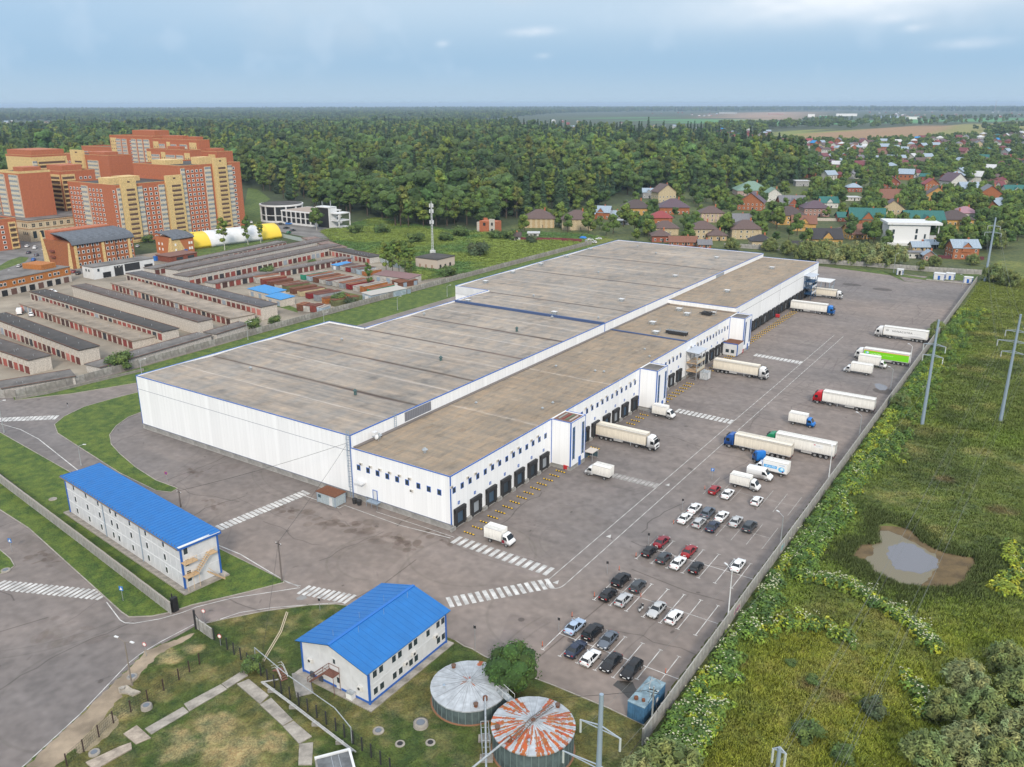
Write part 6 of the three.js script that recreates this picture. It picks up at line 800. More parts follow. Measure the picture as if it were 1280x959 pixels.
{
const A=G(0,372),B=G(90,352),t=thing('orange_garage','orange brick two-storey garage house with big doors and grey roof','garage building',[A[0],0,A[1]],-Math.atan2(B[1]- A[1],B[0]- A[0])),L=Math.hypot(B[0]- A[0],B[1]- A[1]),or=std(.52,.19,.045,.85,{map:tiled(TFINE,5)});
mb().box(-60,L,0,3.4,-18,0).build('lower_wall',M.silicate,t);mb().box(-60,L,3.4,7,-18,.05).build('upper_wall',or,t);mb().box(-60.2,L+.2,7,7.3,-18.2,.25).build('roof',M.roofGrey,t);mb().box(L - 12,L - 4,7.3,9.6,-16,-4).build('roof_house',or,t);
const d=mb().box(-1.35,1.35,0,2.6,0,.12).geo(),w=mb().box(-.7,.7,0,1.4,.05,.12).geo(),pn=mb().box(-.55,.55,.12,1.25,.12,.15).geo();for(let i=0;i<20;i++){const x=L - 3 - i*4.6;if(x<-58)break;const o=mesh('garage_door',d,i%3?M.black:std(.12,.06,.045,.8),t);o.position.set(x,.1,0);const a=mesh('window',w,WFR,t);a.position.set(x+.8,4.5,0);mesh('pane',pn,M.glass,a);if(i%2){const c=mesh('window',w,WFR,t);c.position.set(x - 1.1,4.5,0);mesh('pane',pn,M.glass,c);}}
}
{const t=thing('paint_workshop','low white-grey workshop with black wall painting before the orange office','workshop',[-390.2,0,-222.4],-.03);mb().box(-10,0,0,5.7,-32,0).build('wall',M.white,t);mb().box(-10.2,.2,5.7,6.0,-32.2,.2).build('roof',M.roofGrey,t);mb().box(0,.1,.2,2.8,-8.5,-4.5).build('door',M.black,t);mb().box(0,.1,.1,5,-15,-10.5).box(0,.1,1.6,5.2,-24,-16).box(0,.1,.1,3.4,-31,-26.5).build('dark_panel',M.dark,t);const s=mb();for(const[y,z]of[[4,-11.5],[3.8,-13],[4.2,-14]])s.cyl(.14,y,z,.01,.4,.8,8);s.build('painted_figure',M.white,t);mb().box(-7,-6,3.4,4.6,0,.1).box(-4.5,-3.5,3.4,4.6,0,.1).box(0,.1,3.6,4.9,-3,-2).build('window',M.glass,t);}
{
const A=G(237,313),C=G(355,297.5),dx=C[0]- A[0],dz=C[1]- A[1],L=Math.hypot(dx,dz),t=thing('fabric_hangar','long half-round hangar in yellow and white fabric','hangar',[A[0]- 9,0,A[1]],-Math.atan2(dz,dx));const R=9,yel=std(.72,.52,.04,.5),arc=(x0,x1,m)=>{const P2=[];for(let i=0;i<=14;i++){const a=Math.PI*i / 14;P2.push([Math.cos(a)*R,Math.sin(a)*R*.98]);}mb().add(loft([x0,x1].map((x)=>P2.map(([z,y])=>[x,y,z])),true)).build('fabric_bay',m,t);};
[[0,.24,yel],[.24,.36,M.white],[.36,.62,M.white],[.62,.78,M.white],[.78,.86,yel],[.86,1,yel]].forEach(([a,b,m])=>arc(a*L,b*L - .05,m));const e=mb();for(let i=0;i<5;i++){const a=.6+i*.16;e.at(1.6,.12,.7,3+i*1.1,Math.sin(a)*R*.98+.05,Math.cos(a)*R+.05,0,a - 1.57);}e.build('dark_emblem',std(.2,.15,.02,.7),t);}
{const[x,z]=G(150,322),t=thing('brown_kiosk','flat brown-roofed market building beside blue cabins','shop',[-405,0,-276]);mb().box(-7,5,0,3,-12,5).build('wall',M.brickDark,t);mb().box(-7.4,5.4,3,3.3,-12.4,5.4).build('roof',std(.17,.08,.06,.8),t);mb().box(5,5.1,.8,2.2,-10,-6).box(5,5.1,.8,2.2,-3,1).build('window',M.glass,t);}
[[195,326],[199,325.5],[232,317]].forEach(([x,y],i)=>{const p=G(x,y),t=thing('portable_toilet',['blue toilet cabin, left one beside brown market building','blue toilet cabin, right one beside brown market building','blue toilet cabin alone below the slanting yellow pier'][i],'toilet cabin',[p[0],0,p[1]]);mb().box(-.9,.9,0,2.2,-.9,.9).build('body',PAINT['bright blue'],t);mb().box(-.95,.95,2.2,2.5,-.95,.95).build('roof',M.blue,t);mb().box(.9,.94,.1,2.0,-.5,.5).build('door',M.blue,t);});
{
const t=thing('frame_building','white concrete frame building with dark glazing and flat round-ended roof','commercial building'),W=M.white,K=std(.02,.022,.025,.3);const x1=-430,z1=-424,A=[-495,-413],B=[-443,-411];
mb().box(-470,-436,4.6,5.1,-436,-410.6).box(-470,-436,8.8,9.5,-436,-410.5).box(-470,-436,0,1.2,-436,-410.7).build('floor_slab',W,t);mb().box(-469,-437,1.2,8.8,-435,-411.6).build('glazing',K,t);const c=mb();for(let x=-469;x<=-436;x+=4.7)c.box(x - .35,x+.35,0,9,-410.9,-410.2);for(let z=-414;z>-436;z -=5)c.box(-436.2,-435.6,0,9,z - .35,z+.35);c.build('column',W,t);mb().box(-468,-438,9.5,9.65,-434,-412).build('roof',std(.32,.26,.22,.9),t);
const rot=mb();rot.cyl(-484,0,-424,15,15,1.2,28).cyl(-484,4.7,-424,15,15,.4,28).cyl(-484,11,-424,15.5,15.5,1.1,28);rot.build('round_slab',W,t);mb().cyl(-484,1.2,-424,14.4,14.4,9.8,28).build('round_glazing',K,t);const cc=mb();for(let i=0;i<12;i++){const a=i / 12*6.283;cc.box(-484+Math.cos(a)*14.8 - .4,-484+Math.cos(a)*14.8+.4,0,11,-424+Math.sin(a)*14.8 - .4,-424+Math.sin(a)*14.8+.4);}cc.build('round_column',W,t);mb().cyl(-484,12.1,-424,14.6,14.6,.15,28).build('round_roof',M.roofDark,t);
mb().box(-436,-424,0,13.4,-418.5,-412.5).build('stair_core',K,t);mb().box(-436.5,-435.5,0,13.6,-419,-412).box(-424.5,-423.5,0,13.6,-419,-412).box(-436.5,-423.5,13.4,14,-419,-412).build('core_frame',W,t);mb().box(-423.5,-416,0,1,-424,-413).box(-423.5,-416,4.8,5.3,-424,-413).box(-423.5,-416,9.6,10.2,-424,-413).box(-416.6,-416,0,10,-424,-423.4).box(-416.6,-416,0,10,-413.6,-413).build('side_bay',W,t);mb().bar([-434,14,-416],[-434,17,-416],.25).bar([-426,14,-416],[-426,18,-416],.35).build('antenna',M.steel,t);
}
{const t=thing('cell_mast','thin pale lattice mobile mast rising beside the flat-roofed shed','mast',[-299.2,0,-368.1]),h=28.5;const b=mb();for(let i=0;i<3;i++){const a=i*2.094;b.bar([Math.cos(a)*.7,0,Math.sin(a)*.7],[Math.cos(a)*.3,h,Math.sin(a)*.3],.11,5);}for(let y=1;y<h;y+=1.6)for(let i=0;i<3;i++){const a=i*2.094,c=a+2.094,q=.7 - .4*y / h;b.bar([Math.cos(a)*q,y,Math.sin(a)*q],[Math.cos(c)*q,y+1.2,Math.sin(c)*q],.06,4);}b.build('lattice',std(.52,.54,.56,.6),t);const p=mb();for(const y of[23,26,17])for(let i=0;i<3;i++){const a=i*2.1;p.box(Math.cos(a)- .25,Math.cos(a)+.25,y,y+2,Math.sin(a)- .2,Math.sin(a)+.2);}p.build('antenna_panel',M.white,t);mb().box(-1.2,1.2,0,2.4,-1,1).build('cabinet',M.white,t);}
function flatShed(label,x0,x1,z0,z1,h,wall,roofM,doors){const t=thing('flat_shed',label,'shed');mb().box(x0,x1,0,h,z0,z1).build('wall',wall,t);mb().box(x0 - .3,x1+.3,h,h+.35,z0+.3,z1 - .3).build('roof',roofM,t);const d=mb();for(const[a,b,y,w]of doors)d.box(x1,x1+.1,y,b,a - w / 2,a+w / 2);d.build('opening',M.dark,t);const e=mb();for(let i=0;i<3;i++)e.box(lerp(x0,x1,.2+i*.28)- .5,lerp(x0,x1,.2+i*.28)+.5,.2,2.4,z0,z0+.1);e.build('door',std(.3,.2,.14,.8),t);return t;}
flatShed('pale brick flat-roofed substation under the mobile mast',-281,-266.8,-331.5,-346,5.3,std(.50,.42,.36,.85),M.roofDark,[[-334,2.6,.8,1.4],[-338,2.4,.2,1.2],[-342,2.6,.8,1.4]]);
{const[x,z]=G(607,291),t=thing('ruined_brick_house','unfinished red and white brick shell at the forest edge','ruin',[x,0,z]);mb().box(-5,7,0,7.5,-8,0).build('wall',M.brick,t);mb().box(-7,-5,0,6.5,-8,.1).box(3,7.1,0,9.2,-.4,.15).build('white_wall',M.silicate,t);mb().box(4.5,6,1,3,.15,.2).box(4.5,6,5,7,.15,.2).box(-2,0,4.5,6.5,0,.1).build('opening',M.dark,t);mb().box(-7,-4,6.5,8.5,-8,-7.6).build('gable_stub',M.brick,t);}
// ---------- brick garage rows ----------
const DOORM=[[.15,.04,.03],[.20,.035,.03],[.10,.032,.025],[.24,.05,.04],[.06,.028,.022],[.17,.06,.04],[.30,.07,.05],[.26,.29,.33],[.03,.03,.035],[.45,.17,.14]].map((c)=>std(...c,.75));
const gDoor=mb().box(-1.25,1.25,0,2.35,0,.1).geo(),gPier=mb().box(-.28,.28,0,1,0,.18).geo();
function garageRow(label,A,B,w,h,sides,wallM,roofM,doorY=.1,seed=1){
const dx=B[0]- A[0],dz=B[1]- A[1],L=Math.hypot(dx,dz),t=thing('garage_row',label,'garage row',[A[0],0,A[1]],-Math.atan2(dz,dx)),r=rng(seed+20);
mb().box(0,L,0,h,-w / 2,w / 2).build('wall',wallM,t);mb().box(-.3,L+.3,h,h+.28,-w / 2 - .35,w / 2+.35).build('roof',roofM,t);
const cp=mb();cp.box(-.3,L+.3,h+.28,h+.36,w / 2+.2,w / 2+.35).box(-.3,L+.3,h+.28,h+.36,-w / 2 - .35,-w / 2 - .2);cp.build('roof_edge',M.rust,t);
const pa=mb();for(let i=0;i<L / 9;i++)pa.box(r()*L,r()*L*0+i*9+3+r()*4,h+.281,h+.29+i*.0006,-w / 2+r()*2,w / 2 - r()*2);
const vt=mb();for(let i=0;i<L / 7;i++)vt.cyl(r()*L,h+.28,(r()- .5)*w*.7,.09,.09,.4+r()*.4,5);vt.build('vent_pipe',M.steel,t);
for(const s of sides){const n=Math.floor(L / 3.5);for(let i=0;i<n;i++){const x=(i+.5)/ n*L,d=mesh('garage_door',gDoor,DOORM[(Math.pow(r(),1.5)*DOORM.length)|0],t);d.position.set(x,doorY,s*w / 2);if(s<0)d.rotation.y=Math.PI;if(s>0){const p=mesh('pier',gPier,M.silicate,t);p.position.set(x - L / n / 2,0,s*w / 2);p.scale.y=h;}}}
return t;
}
const mid=(a,b)=>[(a[0]+b[0])/ 2,(a[1]+b[1])/ 2];
const gr=(label,nearL,nearR,farL,farR,h,sides,wm,rm,seed,doorY)=>{const a=mid(G(...nearL,h),G(...nearR,h)),b=mid(G(...farL,h),G(...farR,h)),p=G(...nearL,h),q=G(...nearR,h),u=[b[0]- a[0],b[1]- a[1]],l=Math.hypot(...u),w=Math.abs((q[0]- p[0])*-u[1]+(q[1]- p[1])*u[0])/ l;return garageRow(label,b,a,w,h,sides,wm,rm,doorY,seed);};
gr('dark-roofed pale brick garage row cut by the left edge, nearest',[34,450.5],[64,445],[-40,428],[-8,420],4.6,[1],M.silicate,std(.11,.095,.088,.9,{map:tiled(TCOARSE,10)}),1);
gr('long black-roofed pale garage row second from the left edge',[97.5,438],[124,433.5],[-20,397],[10,390],5.0,[1],M.silicate,M.roofDark,2);
gr('low two-level garage row with sandy deck and mixed doors',[165,427],[200,420],[33,384],[48,372],2.7,[1],M.silicate,std(.36,.30,.235,.95,{map:tiled(TCOARSE,12)}),3);
gr('black-roofed garage row with red doors above the sandy deck',[201,415],[224,411.5],[34,366.5],[60,361],5.0,[1],M.silicate,M.roofDark,4,1.9);
gr('pale blank-walled garage row with patched dark roof',[246,402.5],[266.5,399.5],[86,359],[110,354],5.0,[],M.silicate,std(.14,.115,.105,.9,{map:tiled(TCOARSE,9)}),5);
gr('low garage row with sandy deck and red doors, middle of garages',[288,399],[318,393],[146,356],[160,349],2.7,[1],M.silicate,std(.37,.31,.25,.95,{map:tiled(TCOARSE,12)}),6);
gr('garage row with slate-patched roof ending by the blue-roofed sheds',[326,384.5],[346,380.5],[156,343],[178,338],5.0,[1],M.silicate,std(.12,.115,.12,.9,{map:tiled(TCOARSE,9)}),7,1.7);
const GR2=(label,a,b,w,h,sides,rm,seed)=>garageRow(label,G(...a,h),G(...b,h),w,h,sides,M.silGrey,rm,.1,seed);
GR2('far low garage row with red doors below the hangar',[186,336],[352,302],7,3.0,[1],M.roofGrey,8);
GR2('grey-roofed pale garage row before the hangar, farther of two',[214,337],[404,299],9,4.2,[],std(.17,.145,.135,.9,{map:tiled(TCOARSE,10)}),9);
GR2('grey-roofed pale garage row with red doors, nearer of two',[226,345],[418,306],10,4.2,[1],std(.16,.135,.125,.9,{map:tiled(TCOARSE,10)}),10);
GR2('low pale garage row with flat grey roof before the metal sheds',[262,354],[434,322],7,2.6,[1],std(.20,.175,.165,.9,{map:tiled(TCOARSE,10)}),11);
GR2('short garage row with bright red doors at the far fence',[408,309],[470,321],8,3.2,[1],M.roofDark,12);
GR2('short pale garage row joined to the far end of the long rows',[385,297],[425,310],8,3.4,[],std(.2,.14,.12,.9),13);
GR2('low flat annex along the fence behind the round bush',[116,458],[255,418],7,2.4,[],std(.19,.175,.165,.9,{map:tiled(TCOARSE,8)}),14);
GR2('low flat annex along the fence near the left edge',[0,482],[90,467],8,2.4,[],std(.17,.155,.145,.9,{map:tiled(TCOARSE,8)}),15);
GR2('low flat annex along the fence beyond the pale blank row',[263,417],[306,404],6,2.4,[],std(.17,.155,.145,.9,{map:tiled(TCOARSE,8)}),16);
// ---------- metal garages ----------
const MG={'rust brown':[.19,.075,.04],'rust red':[.25,.055,.04],'dirty white':[.56,.54,.50],'pale blue':[.42,.52,.60],green:[.03,.32,.20],orange:[.45,.16,.04],cream:[.6,.5,.3],grey:[.33,.35,.38],olive:[.16,.17,.07],'dark red':[.28,.02,.025]},MGM={};for(const k in MG)MGM[k]=std(...MG[k],.75,{map:tiled(TCOARSE,4)});
const ROOFS=[M.rust,std(.17,.06,.04,.9,{map:tiled(TCOARSE,4)}),std(.30,.12,.06,.9,{map:tiled(TCOARSE,4)}),std(.42,.38,.34,.85,{map:tiled(TCOARSE,4)}),std(.14,.10,.09,.9,{map:tiled(TCOARSE,4)})];
const gBody=mb().box(-1.6,1.6,0,2.3,-6,0).geo(),gRoof=mb().prism([[-1.7,-6.1],[1.7,-6.1],[1.7,.1],[-1.7,.1]],2.3,2.42).geo(),gRidge=mb().box(-.12,.12,2.42,2.5,-6.1,.1).geo(),gLeaf=mb().box(-1.35,-.04,.08,2.1,0,.06).geo(),gLeaf2=mb().box(.04,1.35,.08,2.1,0,.06).geo();
function metalRow(p,q,n,colours,roofs,where,depth,seed){const a=G(...p),b=G(...q),r=rng(seed),ang=-Math.atan2(b[1]- a[1],b[0]- a[0]);for(let i=0;i<n;i++){const c=colours[i%colours.length],t=thing('metal_garage',`${c} metal garage ${where}`,'garage',[lerp(a[0],b[0],i /(n - 1)),.05+r()*.2,lerp(a[1],b[1],i /(n - 1))],ang+(r()- .5)*.08,`${c} garages ${where}`);mesh('body',gBody,MGM[c],t);mesh('roof',gRoof,ROOFS[roofs[(r()*roofs.length)|0]],t);mesh('ridge',gRidge,M.rust,t);mesh('door',gLeaf,MGM[c],t);mesh('door',gLeaf2,MGM[c],t);t.scale.set(1,.9+r()*.3,depth);}}
metalRow([319,354],[416,383],11,['dirty white','rust red','rust brown','dirty white','olive','rust brown','cream','dark red','grey','orange','olive'],[0,1,2,1],'in the front row beside the blue-roofed sheds',2.0,1);
metalRow([378,350],[462,368],11,['green','pale blue','rust brown','dirty white','grey','dirty white','grey','dark red','dirty white','orange','green'],[3,3,2,0,1],'in the middle row of metal garages',2.3,2);
metalRow([421,337],[455,345],6,['dark red','dirty white','dark red','grey','pale blue','orange'],[4,4,3,1],'in the back row of metal garages',1.6,3);
metalRow([375,389],[400,392],4,['rust brown','dirty white','rust red','pale blue'],[2,3,1],'near the fence beside the blue tub',.8,5);
function longShed(p,q,d,h,label,wall,roofM){const a=G(...p),b=G(...q),L=Math.hypot(b[0]- a[0],b[1]- a[1]),t=thing('long_shed',label,'shed',[a[0],0,a[1]],-Math.atan2(b[1]- a[1],b[0]- a[0]));mb().box(0,L,0,h,-d,0).build('wall',wall,t);mb().at(L+.6,.16,d+.8,L / 2,h+.16,-d / 2,0,.05).build('roof',roofM,t);const g=mb();for(let i=0;i<L / 6;i++)g.box(2+i*6,4+i*6,.1,2.1,0,.06);g.build('door',M.steelBlue,t);mb().box(-.05,0,.2,2,-d*.7,-d*.3).build('end_door',M.white,t);return t;}
longShed([464,388 - 11],[508,374 - 6],6,2.7,'pale blue long shed with whitish roof beside the fence',MGM['pale blue'],std(.40,.38,.35,.8));longShed([467,351],[512,357],9,3.2,'white long shed with dark roof and red door near the poplars',MGM['dirty white'],std(.2,.12,.12,.9));longShed([500,360],[522,356],6,2.4,'rust brown long shed with round hatch near the fence',MGM['rust brown'],M.rust);
const BR=std(.02,.30,.72,.4,{map:tiled(TCLEAN,8),bumpMap:tiled(TRIB,1),bumpScale:.03});longShed([311,369.5],[338,376.5],8,3.2,'white shed with bright blue metal roof, left of two',M.silicate,BR);longShed([333,379],[352,384],6.5,3.2,'white shed with bright blue metal roof, right of two',M.silicate,BR);longShed([422,338],[440,334],4,2.3,'small shed with blue roof behind the green garage',MGM.grey,BR);
{const[x,z]=G(391,388),t=thing('water_tub','round blue tub among junk by the fence','tub',[x,0,z]);mb().cyl(0,0,0,1.3,1.3,1.5,14).build('tub',PAINT['bright blue'],t);mb().cyl(0,1.5,0,1.35,1.2,.12,14).build('rim',M.white,t);}
// cars and vans in the garage lanes and the street before the flats
function townCar(px,py,style,c,dir,label,group){const[x,z]=G(px,py),t=thing('parked_car',label,'car',[x,.09,z],dir,group);carParts(t,style,PAINT[c]);return t;}
{const[x,z]=G(24,391),v=van(24,389,2.6,'white van with blue stripes parked in the garage lane',5.4,2.5);}
townCar(39,395,'sedan','white',2.7,'white sedan behind the van in the garage lane');townCar(428,328,'wagon','white',.1,'white estate car in the lane by the back garages');townCar(66,378 - 12,'hatch','white',.2,'white hatchback behind the white-grey workshop');
[[34,309,'sedan','white','white sedan leftmost in the row before podium'],[44,311,'suv','white','white off-roader beside the white sedan before podium'],[55,313,'wagon','silver','silver estate in the row before podium'],[36,317,'sedan','dark blue','dark blue sedan behind the bright blue hatchback'],[46,320,'hatch','grey blue','grey-blue hatchback behind the bright blue one'],[42,326,'hatch','bright blue','bright blue hatchback near the round lawn'],[24,334,'wagon','silver','silver estate below the round lawn'],[12,341,'sedan','silver','silver sedan near the left edge by orange garage'],[172,309,'sedan','silver','silver sedan before the long brick block entrance'],[148,319,'sedan','black','black sedan behind the brown market building'],[98,343,'suv','black','black car beside the white-grey workshop'],[92,341,'sedan','dark red','dark red car in the shade of the orange office']].forEach(([x,y,s,c,l])=>townCar(x,y,s,c,2.4,l));
[[345,278,'suv','dark blue'],[351,281,'sedan','black'],[361,281,'suv','bright blue'],[358,286,'sedan','black'],[366,289,'sedan','dark grey'],[361,292,'hatch','green'],[308,277,'wagon','silver'],[314,279,'sedan','white']].forEach(([x,y,s,c],i)=>townCar(x,y,s,c,.4+i*.3,`${c} car parked ${i < 6 ? 'below the white frame building' : 'at the grass slope by the brick block'}${i === 1 ? ', nearest its round end' : i === 3 ? ', beside the dark grey one' : ''}`));
[[738,301,'white'],[733,303,'silver'],[742,304,'white'],[748,300,'white']].forEach(([x,y,c],i)=>townCar(x,y,'hatch',c,1+i,['white car nearest the blue tarpaulin behind the warehouse','silver car left in the group behind the warehouse','white car lowest in the group behind the warehouse','white car rightmost in the group behind the warehouse'][i]));
// ---------- detached houses beyond the warehouse ----------
const HC={cream:[.62,.51,.33],yellow:[.64,.38,.12],orange:[.42,.15,.062],brick:[.36,.11,.065],white:[.72,.71,.68],pink:[.42,.25,.21],red:[.42,.06,.04],grey:[.40,.40,.41],beige:[.55,.40,.22],pale:[.58,.42,.38]},HR={brown:[.135,.085,.075],'dark brown':[.085,.058,.055],black:[.038,.034,.038],red:[.32,.05,.055],teal:[.02,.155,.14],green:[.20,.32,.25],'light blue':[.36,.45,.55],purple:[.12,.075,.10],grey:[.20,.20,.22],'bright blue':[.02,.28,.65],maroon:[.2,.045,.055],white:[.66,.67,.69],chestnut:[.24,.10,.06],pink:[.40,.22,.27]};
const HCM={},HRM={};for(const k in HC)HCM[k]=std(...HC[k],.85,{map:tiled(TFINE,5)});for(const k in HR)HRM[k]=std(...HR[k],.6,{map:tiled(TFINE,4)});
const hw=mb().box(-.55,.55,-.75,.75,0,.08).geo(),hp=mb().box(-.42,.42,-.6,.6,.08,.11).geo();
function houseParts(t,W,D,H,wall,roof,type,far){
const rh=type==='flat'?.4:type==='hip'?Math.min(W,D)*.32:D*.36,o=.8;
const b=mb().box(-W / 2,W / 2,0,H,-D / 2,D / 2);if(type==='gable')b.faces([[-W / 2,H,D / 2],[-W / 2,H,-D / 2],[-W / 2,H+rh,0]],[[W / 2,H,-D / 2],[W / 2,H,D / 2],[W / 2,H+rh,0]]);if(type==='gablefront')b.faces([[-W / 2,H,D / 2],[W / 2,H,D / 2],[0,H+W*.36,D / 2]],[[W / 2,H,-D / 2],[-W / 2,H,-D / 2],[0,H+W*.36,-D / 2]]);
b.build('wall',wall,t);const r=mb(),X=W / 2+o,Z=D / 2+o,y=H - .12;
if(type==='flat')r.box(-X,X,H,H+.5,-Z,Z);else if(type==='hip'){const k=Math.max(0,(W - D)/ 2),kz=Math.max(0,(D - W)/ 2),A=[-X,y,Z],B=[X,y,Z],C=[X,y,-Z],E=[-X,y,-Z],p=W>=D?[-k,H+rh,0]:[0,H+rh,kz],q=W>=D?[k,H+rh,0]:[0,H+rh,-kz];if(W>=D)r.faces([A,B,q,p],[B,C,q],[C,E,p,q],[E,A,p]);else r.faces([A,B,p],[B,C,q,p],[C,E,q],[E,A,p,q]);r.box(-X,X,y - .25,y,-Z,Z);}
else if(type==='gablefront'){const rf=W*.36+.1,s=rf /(W / 2);r.faces([[0,H+rf,Z],[X,H - s*o+.1,Z],[X,H - s*o+.1,-Z],[0,H+rf,-Z]],[[-X,H - s*o+.1,Z],[0,H+rf,Z],[0,H+rf,-Z],[-X,H - s*o+.1,-Z]],[[0,H+rf+.25,Z],[X,H - s*o+.3,Z],[X,H - s*o+.3,-Z],[0,H+rf+.25,-Z]],[[-X,H - s*o+.3,Z],[0,H+rf+.25,Z],[0,H+rf+.25,-Z],[-X,H - s*o+.3,-Z]],[[-X,H - s*o+.1,Z],[-X,H - s*o+.3,Z],[0,H+rf+.25,Z],[0,H+rf,Z]],[[X,H - s*o+.1,Z],[0,H+rf,Z],[0,H+rf+.25,Z],[X,H - s*o+.3,Z]]);}
else{const s=rh /(D / 2);for(const e of[.05,.28])r.faces([[-X,H+rh+e,0],[-X,H - s*o+e,Z],[X,H - s*o+e,Z],[X,H+rh+e,0]],[[-X,H - s*o+e,-Z],[-X,H+rh+e,0],[X,H+rh+e,0],[X,H - s*o+e,-Z]]);r.faces([[-X,H - s*o+.05,Z],[X,H - s*o+.05,Z],[X,H - s*o+.28,Z],[-X,H - s*o+.28,Z]]);}
const rm=r.build('roof',roof,t);
if(far){const w=mb();for(let i=0;i<3;i++)w.box(-W*.32+i*W*.3 - .5,-W*.32+i*W*.3+.5,H*.4,H*.4+1.4,D / 2,D / 2+.06);w.build('window',M.glass,t);return;}
if(type==='gable'&&W>9&&H>4){const q=W*.17,e=D / 2+.5,y1=H+rh*.72;mb().box(-q,q,H - 2.6,H+.1,D / 2,e).faces([[-q,H+.1,e],[q,H+.1,e],[0,y1,e]]).build('gable_bay',wall,t);mb().faces([[0,y1+.25,e+.4],[q+.5,H - .1,e+.4],[q+.5,H - .1,D*.12],[0,y1+.25,D*.1]],[[-q - .5,H - .1,e+.4],[0,y1+.25,e+.4],[0,y1+.25,D*.1],[-q - .5,H - .1,D*.12]]).build('gable_roof',roof,t);}
if(type !=='flat')mb().box(W*.18 - .4,W*.18+.4,H,H+(type==='gablefront'?W*.36:rh)+1.1,-.7,.1).build('chimney',M.brick,rm);
const n=Math.max(2,Math.round(W / 3.4)),m2=Math.max(2,Math.round(D / 3.6)),fl=Math.max(1,Math.floor(H / 3));for(let f=0;f<fl;f++){for(let i=0;i<n;i++){const w=mesh('window',hw,WFR,t);w.position.set(-W / 2+(i+.5)/ n*W,1.6+f*3,D / 2);mesh('pane',hp,M.glass,w);}for(const s of[-1,1])for(let i=0;i<m2;i++){const w=mesh('window',hw,WFR,t);w.position.set(s*W / 2,1.6+f*3,-D / 2+(i+.5)/ m2*D);w.rotation.y=s*Math.PI / 2;mesh('pane',hp,M.glass,w);}}
mb().box(-.5+W*.1,.5+W*.1,0,2.2,D / 2,D / 2+.1).build('door',M.dark,t);
}
const VIEWTURN=.60;
function house(px,py,wpx,eaves,wallK,roofK,type,label,opt={}){
const[x,z]=G(px,py),d=Math.hypot(x,z,EYE),W=wpx*d / F*(opt.k||.98),D=W*(opt.d||.8),H=opt.h||Math.max(2.6,heightAt(x,z,eaves)),turn=opt.turn??VIEWTURN*.9;
const ux=-x / Math.hypot(x,z),uz=-z / Math.hypot(x,z),t=thing(opt.name||'house',label,opt.cat||'house',[x - ux*D / 2,0,z - uz*D / 2],turn);houseParts(t,W,D,H,HCM[wallK],HRM[roofK],type);if(opt.pillars){const p=mb();for(let i=0;i<6;i++)p.box(-W / 2+(i+.2)/ 6*W,-W / 2+(i+.65)/ 6*W,0,H - .1,D / 2+.09,D / 2+.3);p.build('pilaster',HCM.cream,t);}return t;
}
house(674,285,38,273,'beige','brown','hip','low villa with brown hip roof, leftmost of the row behind meadow',{pillars:true});house(721,288,38,274,'cream','brown','hip','cream-pillared villa with brown hip roof right of the leftmost villa',{pillars:true});
house(752,274,22,265,'orange','light blue','gable','orange house with tilted light blue roof between two villas',{turn:.3});house(737,275,12,267,'orange','light blue','gable','low wing with light blue roof left of the orange house',{turn:.5});house(768,274,18,269.5,'grey','light blue','gable','low shed with light blue roof right of the orange house',{turn:.3,name:'outbuilding',cat:'shed'});house(794,273,35,260,'yellow','dark brown','hip','large yellow three-storey house with dark brown hip roof');
house(644,301,13,295,'white','dark brown','gable','small white shed with dark roof by the maroon fence',{name:'outbuilding',cat:'shed'});house(667,297,13,293,'white','white','flat','low white box shed behind the overgrown meadow',{name:'outbuilding',cat:'shed'});house(779,281,13,278,'grey','white','flat','low whitish shed below the large yellow house',{name:'outbuilding',cat:'shed'});
house(829,253,24,240,'cream','brown','gablefront','tall cream house with brown gables behind the yellow one',{turn:.9});house(810,248,14,240,'grey','light blue','gable','grey-blue roofed wing beside the tall cream house');house(841,268,36,259,'orange','purple','hip','orange-red house with wide purple-brown hip roof');house(825,281,27,272,'orange','red','hip','orange house with bright red roof');house(831,294,30,285,'cream','brown','hip','cream-pillared villa with brown hip roof below the red-roofed house',{pillars:true});
house(825,303,22,294.5,'brick','brown','hip','small brown pavilion beside the warehouse corner',{d:.9});house(853,308,33,302,'orange','chestnut','gable','long low orange shed with chestnut roof behind the warehouse',{d:.45,name:'outbuilding',cat:'shed',turn:.5});house(877,299,32,286,'cream','brown','hip','cream-pillared villa with brown hip roof, third of its kind',{pillars:true});house(895,301,22,294,'beige','brown','hip','small open pavilion with brown hip roof right of third villa');house(880,311,15,305,'orange','grey','gable','little grey-roofed shed beside the chestnut-roofed one',{name:'outbuilding',cat:'shed'});
house(888,278,28,266,'pale','brown','hip','white and reddish striped house with brown hip roof',{pillars:true});house(930,299,36,286,'cream','brown','hip','cream-pillared villa with brown hip roof, rightmost of its kind',{pillars:true});house(922,284,28,277,'brick','grey','gable','brick house with grey-green roof behind the rightmost villa');house(939,263,30,253,'orange','purple','gablefront','orange brick house with purple-grey roof and gable',{turn:.2});house(938,245,38,238,'pale','green','hip','pale mansion with green roofs at the forest edge');house(950,310,25,301,'cream','black','hip','cream house with black roof at the warehouse corner');
house(965,252,24,245,'white','green','gablefront','white house with pale green roof right of the mansion');house(988,262,30,255,'brick','grey','gable','brick house with grey roof above the big yellow one');house(984,281,36,269,'yellow','dark brown','hip','big yellow house with dark hip roof left of twin yellow');house(1003,289,27,279,'yellow','chestnut','gable','yellow house with chestnut roof below the big yellow one',{turn:.4});house(1017,271,30,260,'pink','purple','hip','pinkish brick house with dark purple pyramid roof');house(1034,260,20,253,'white','teal','gable','white house with teal roof above the pinkish brick one');
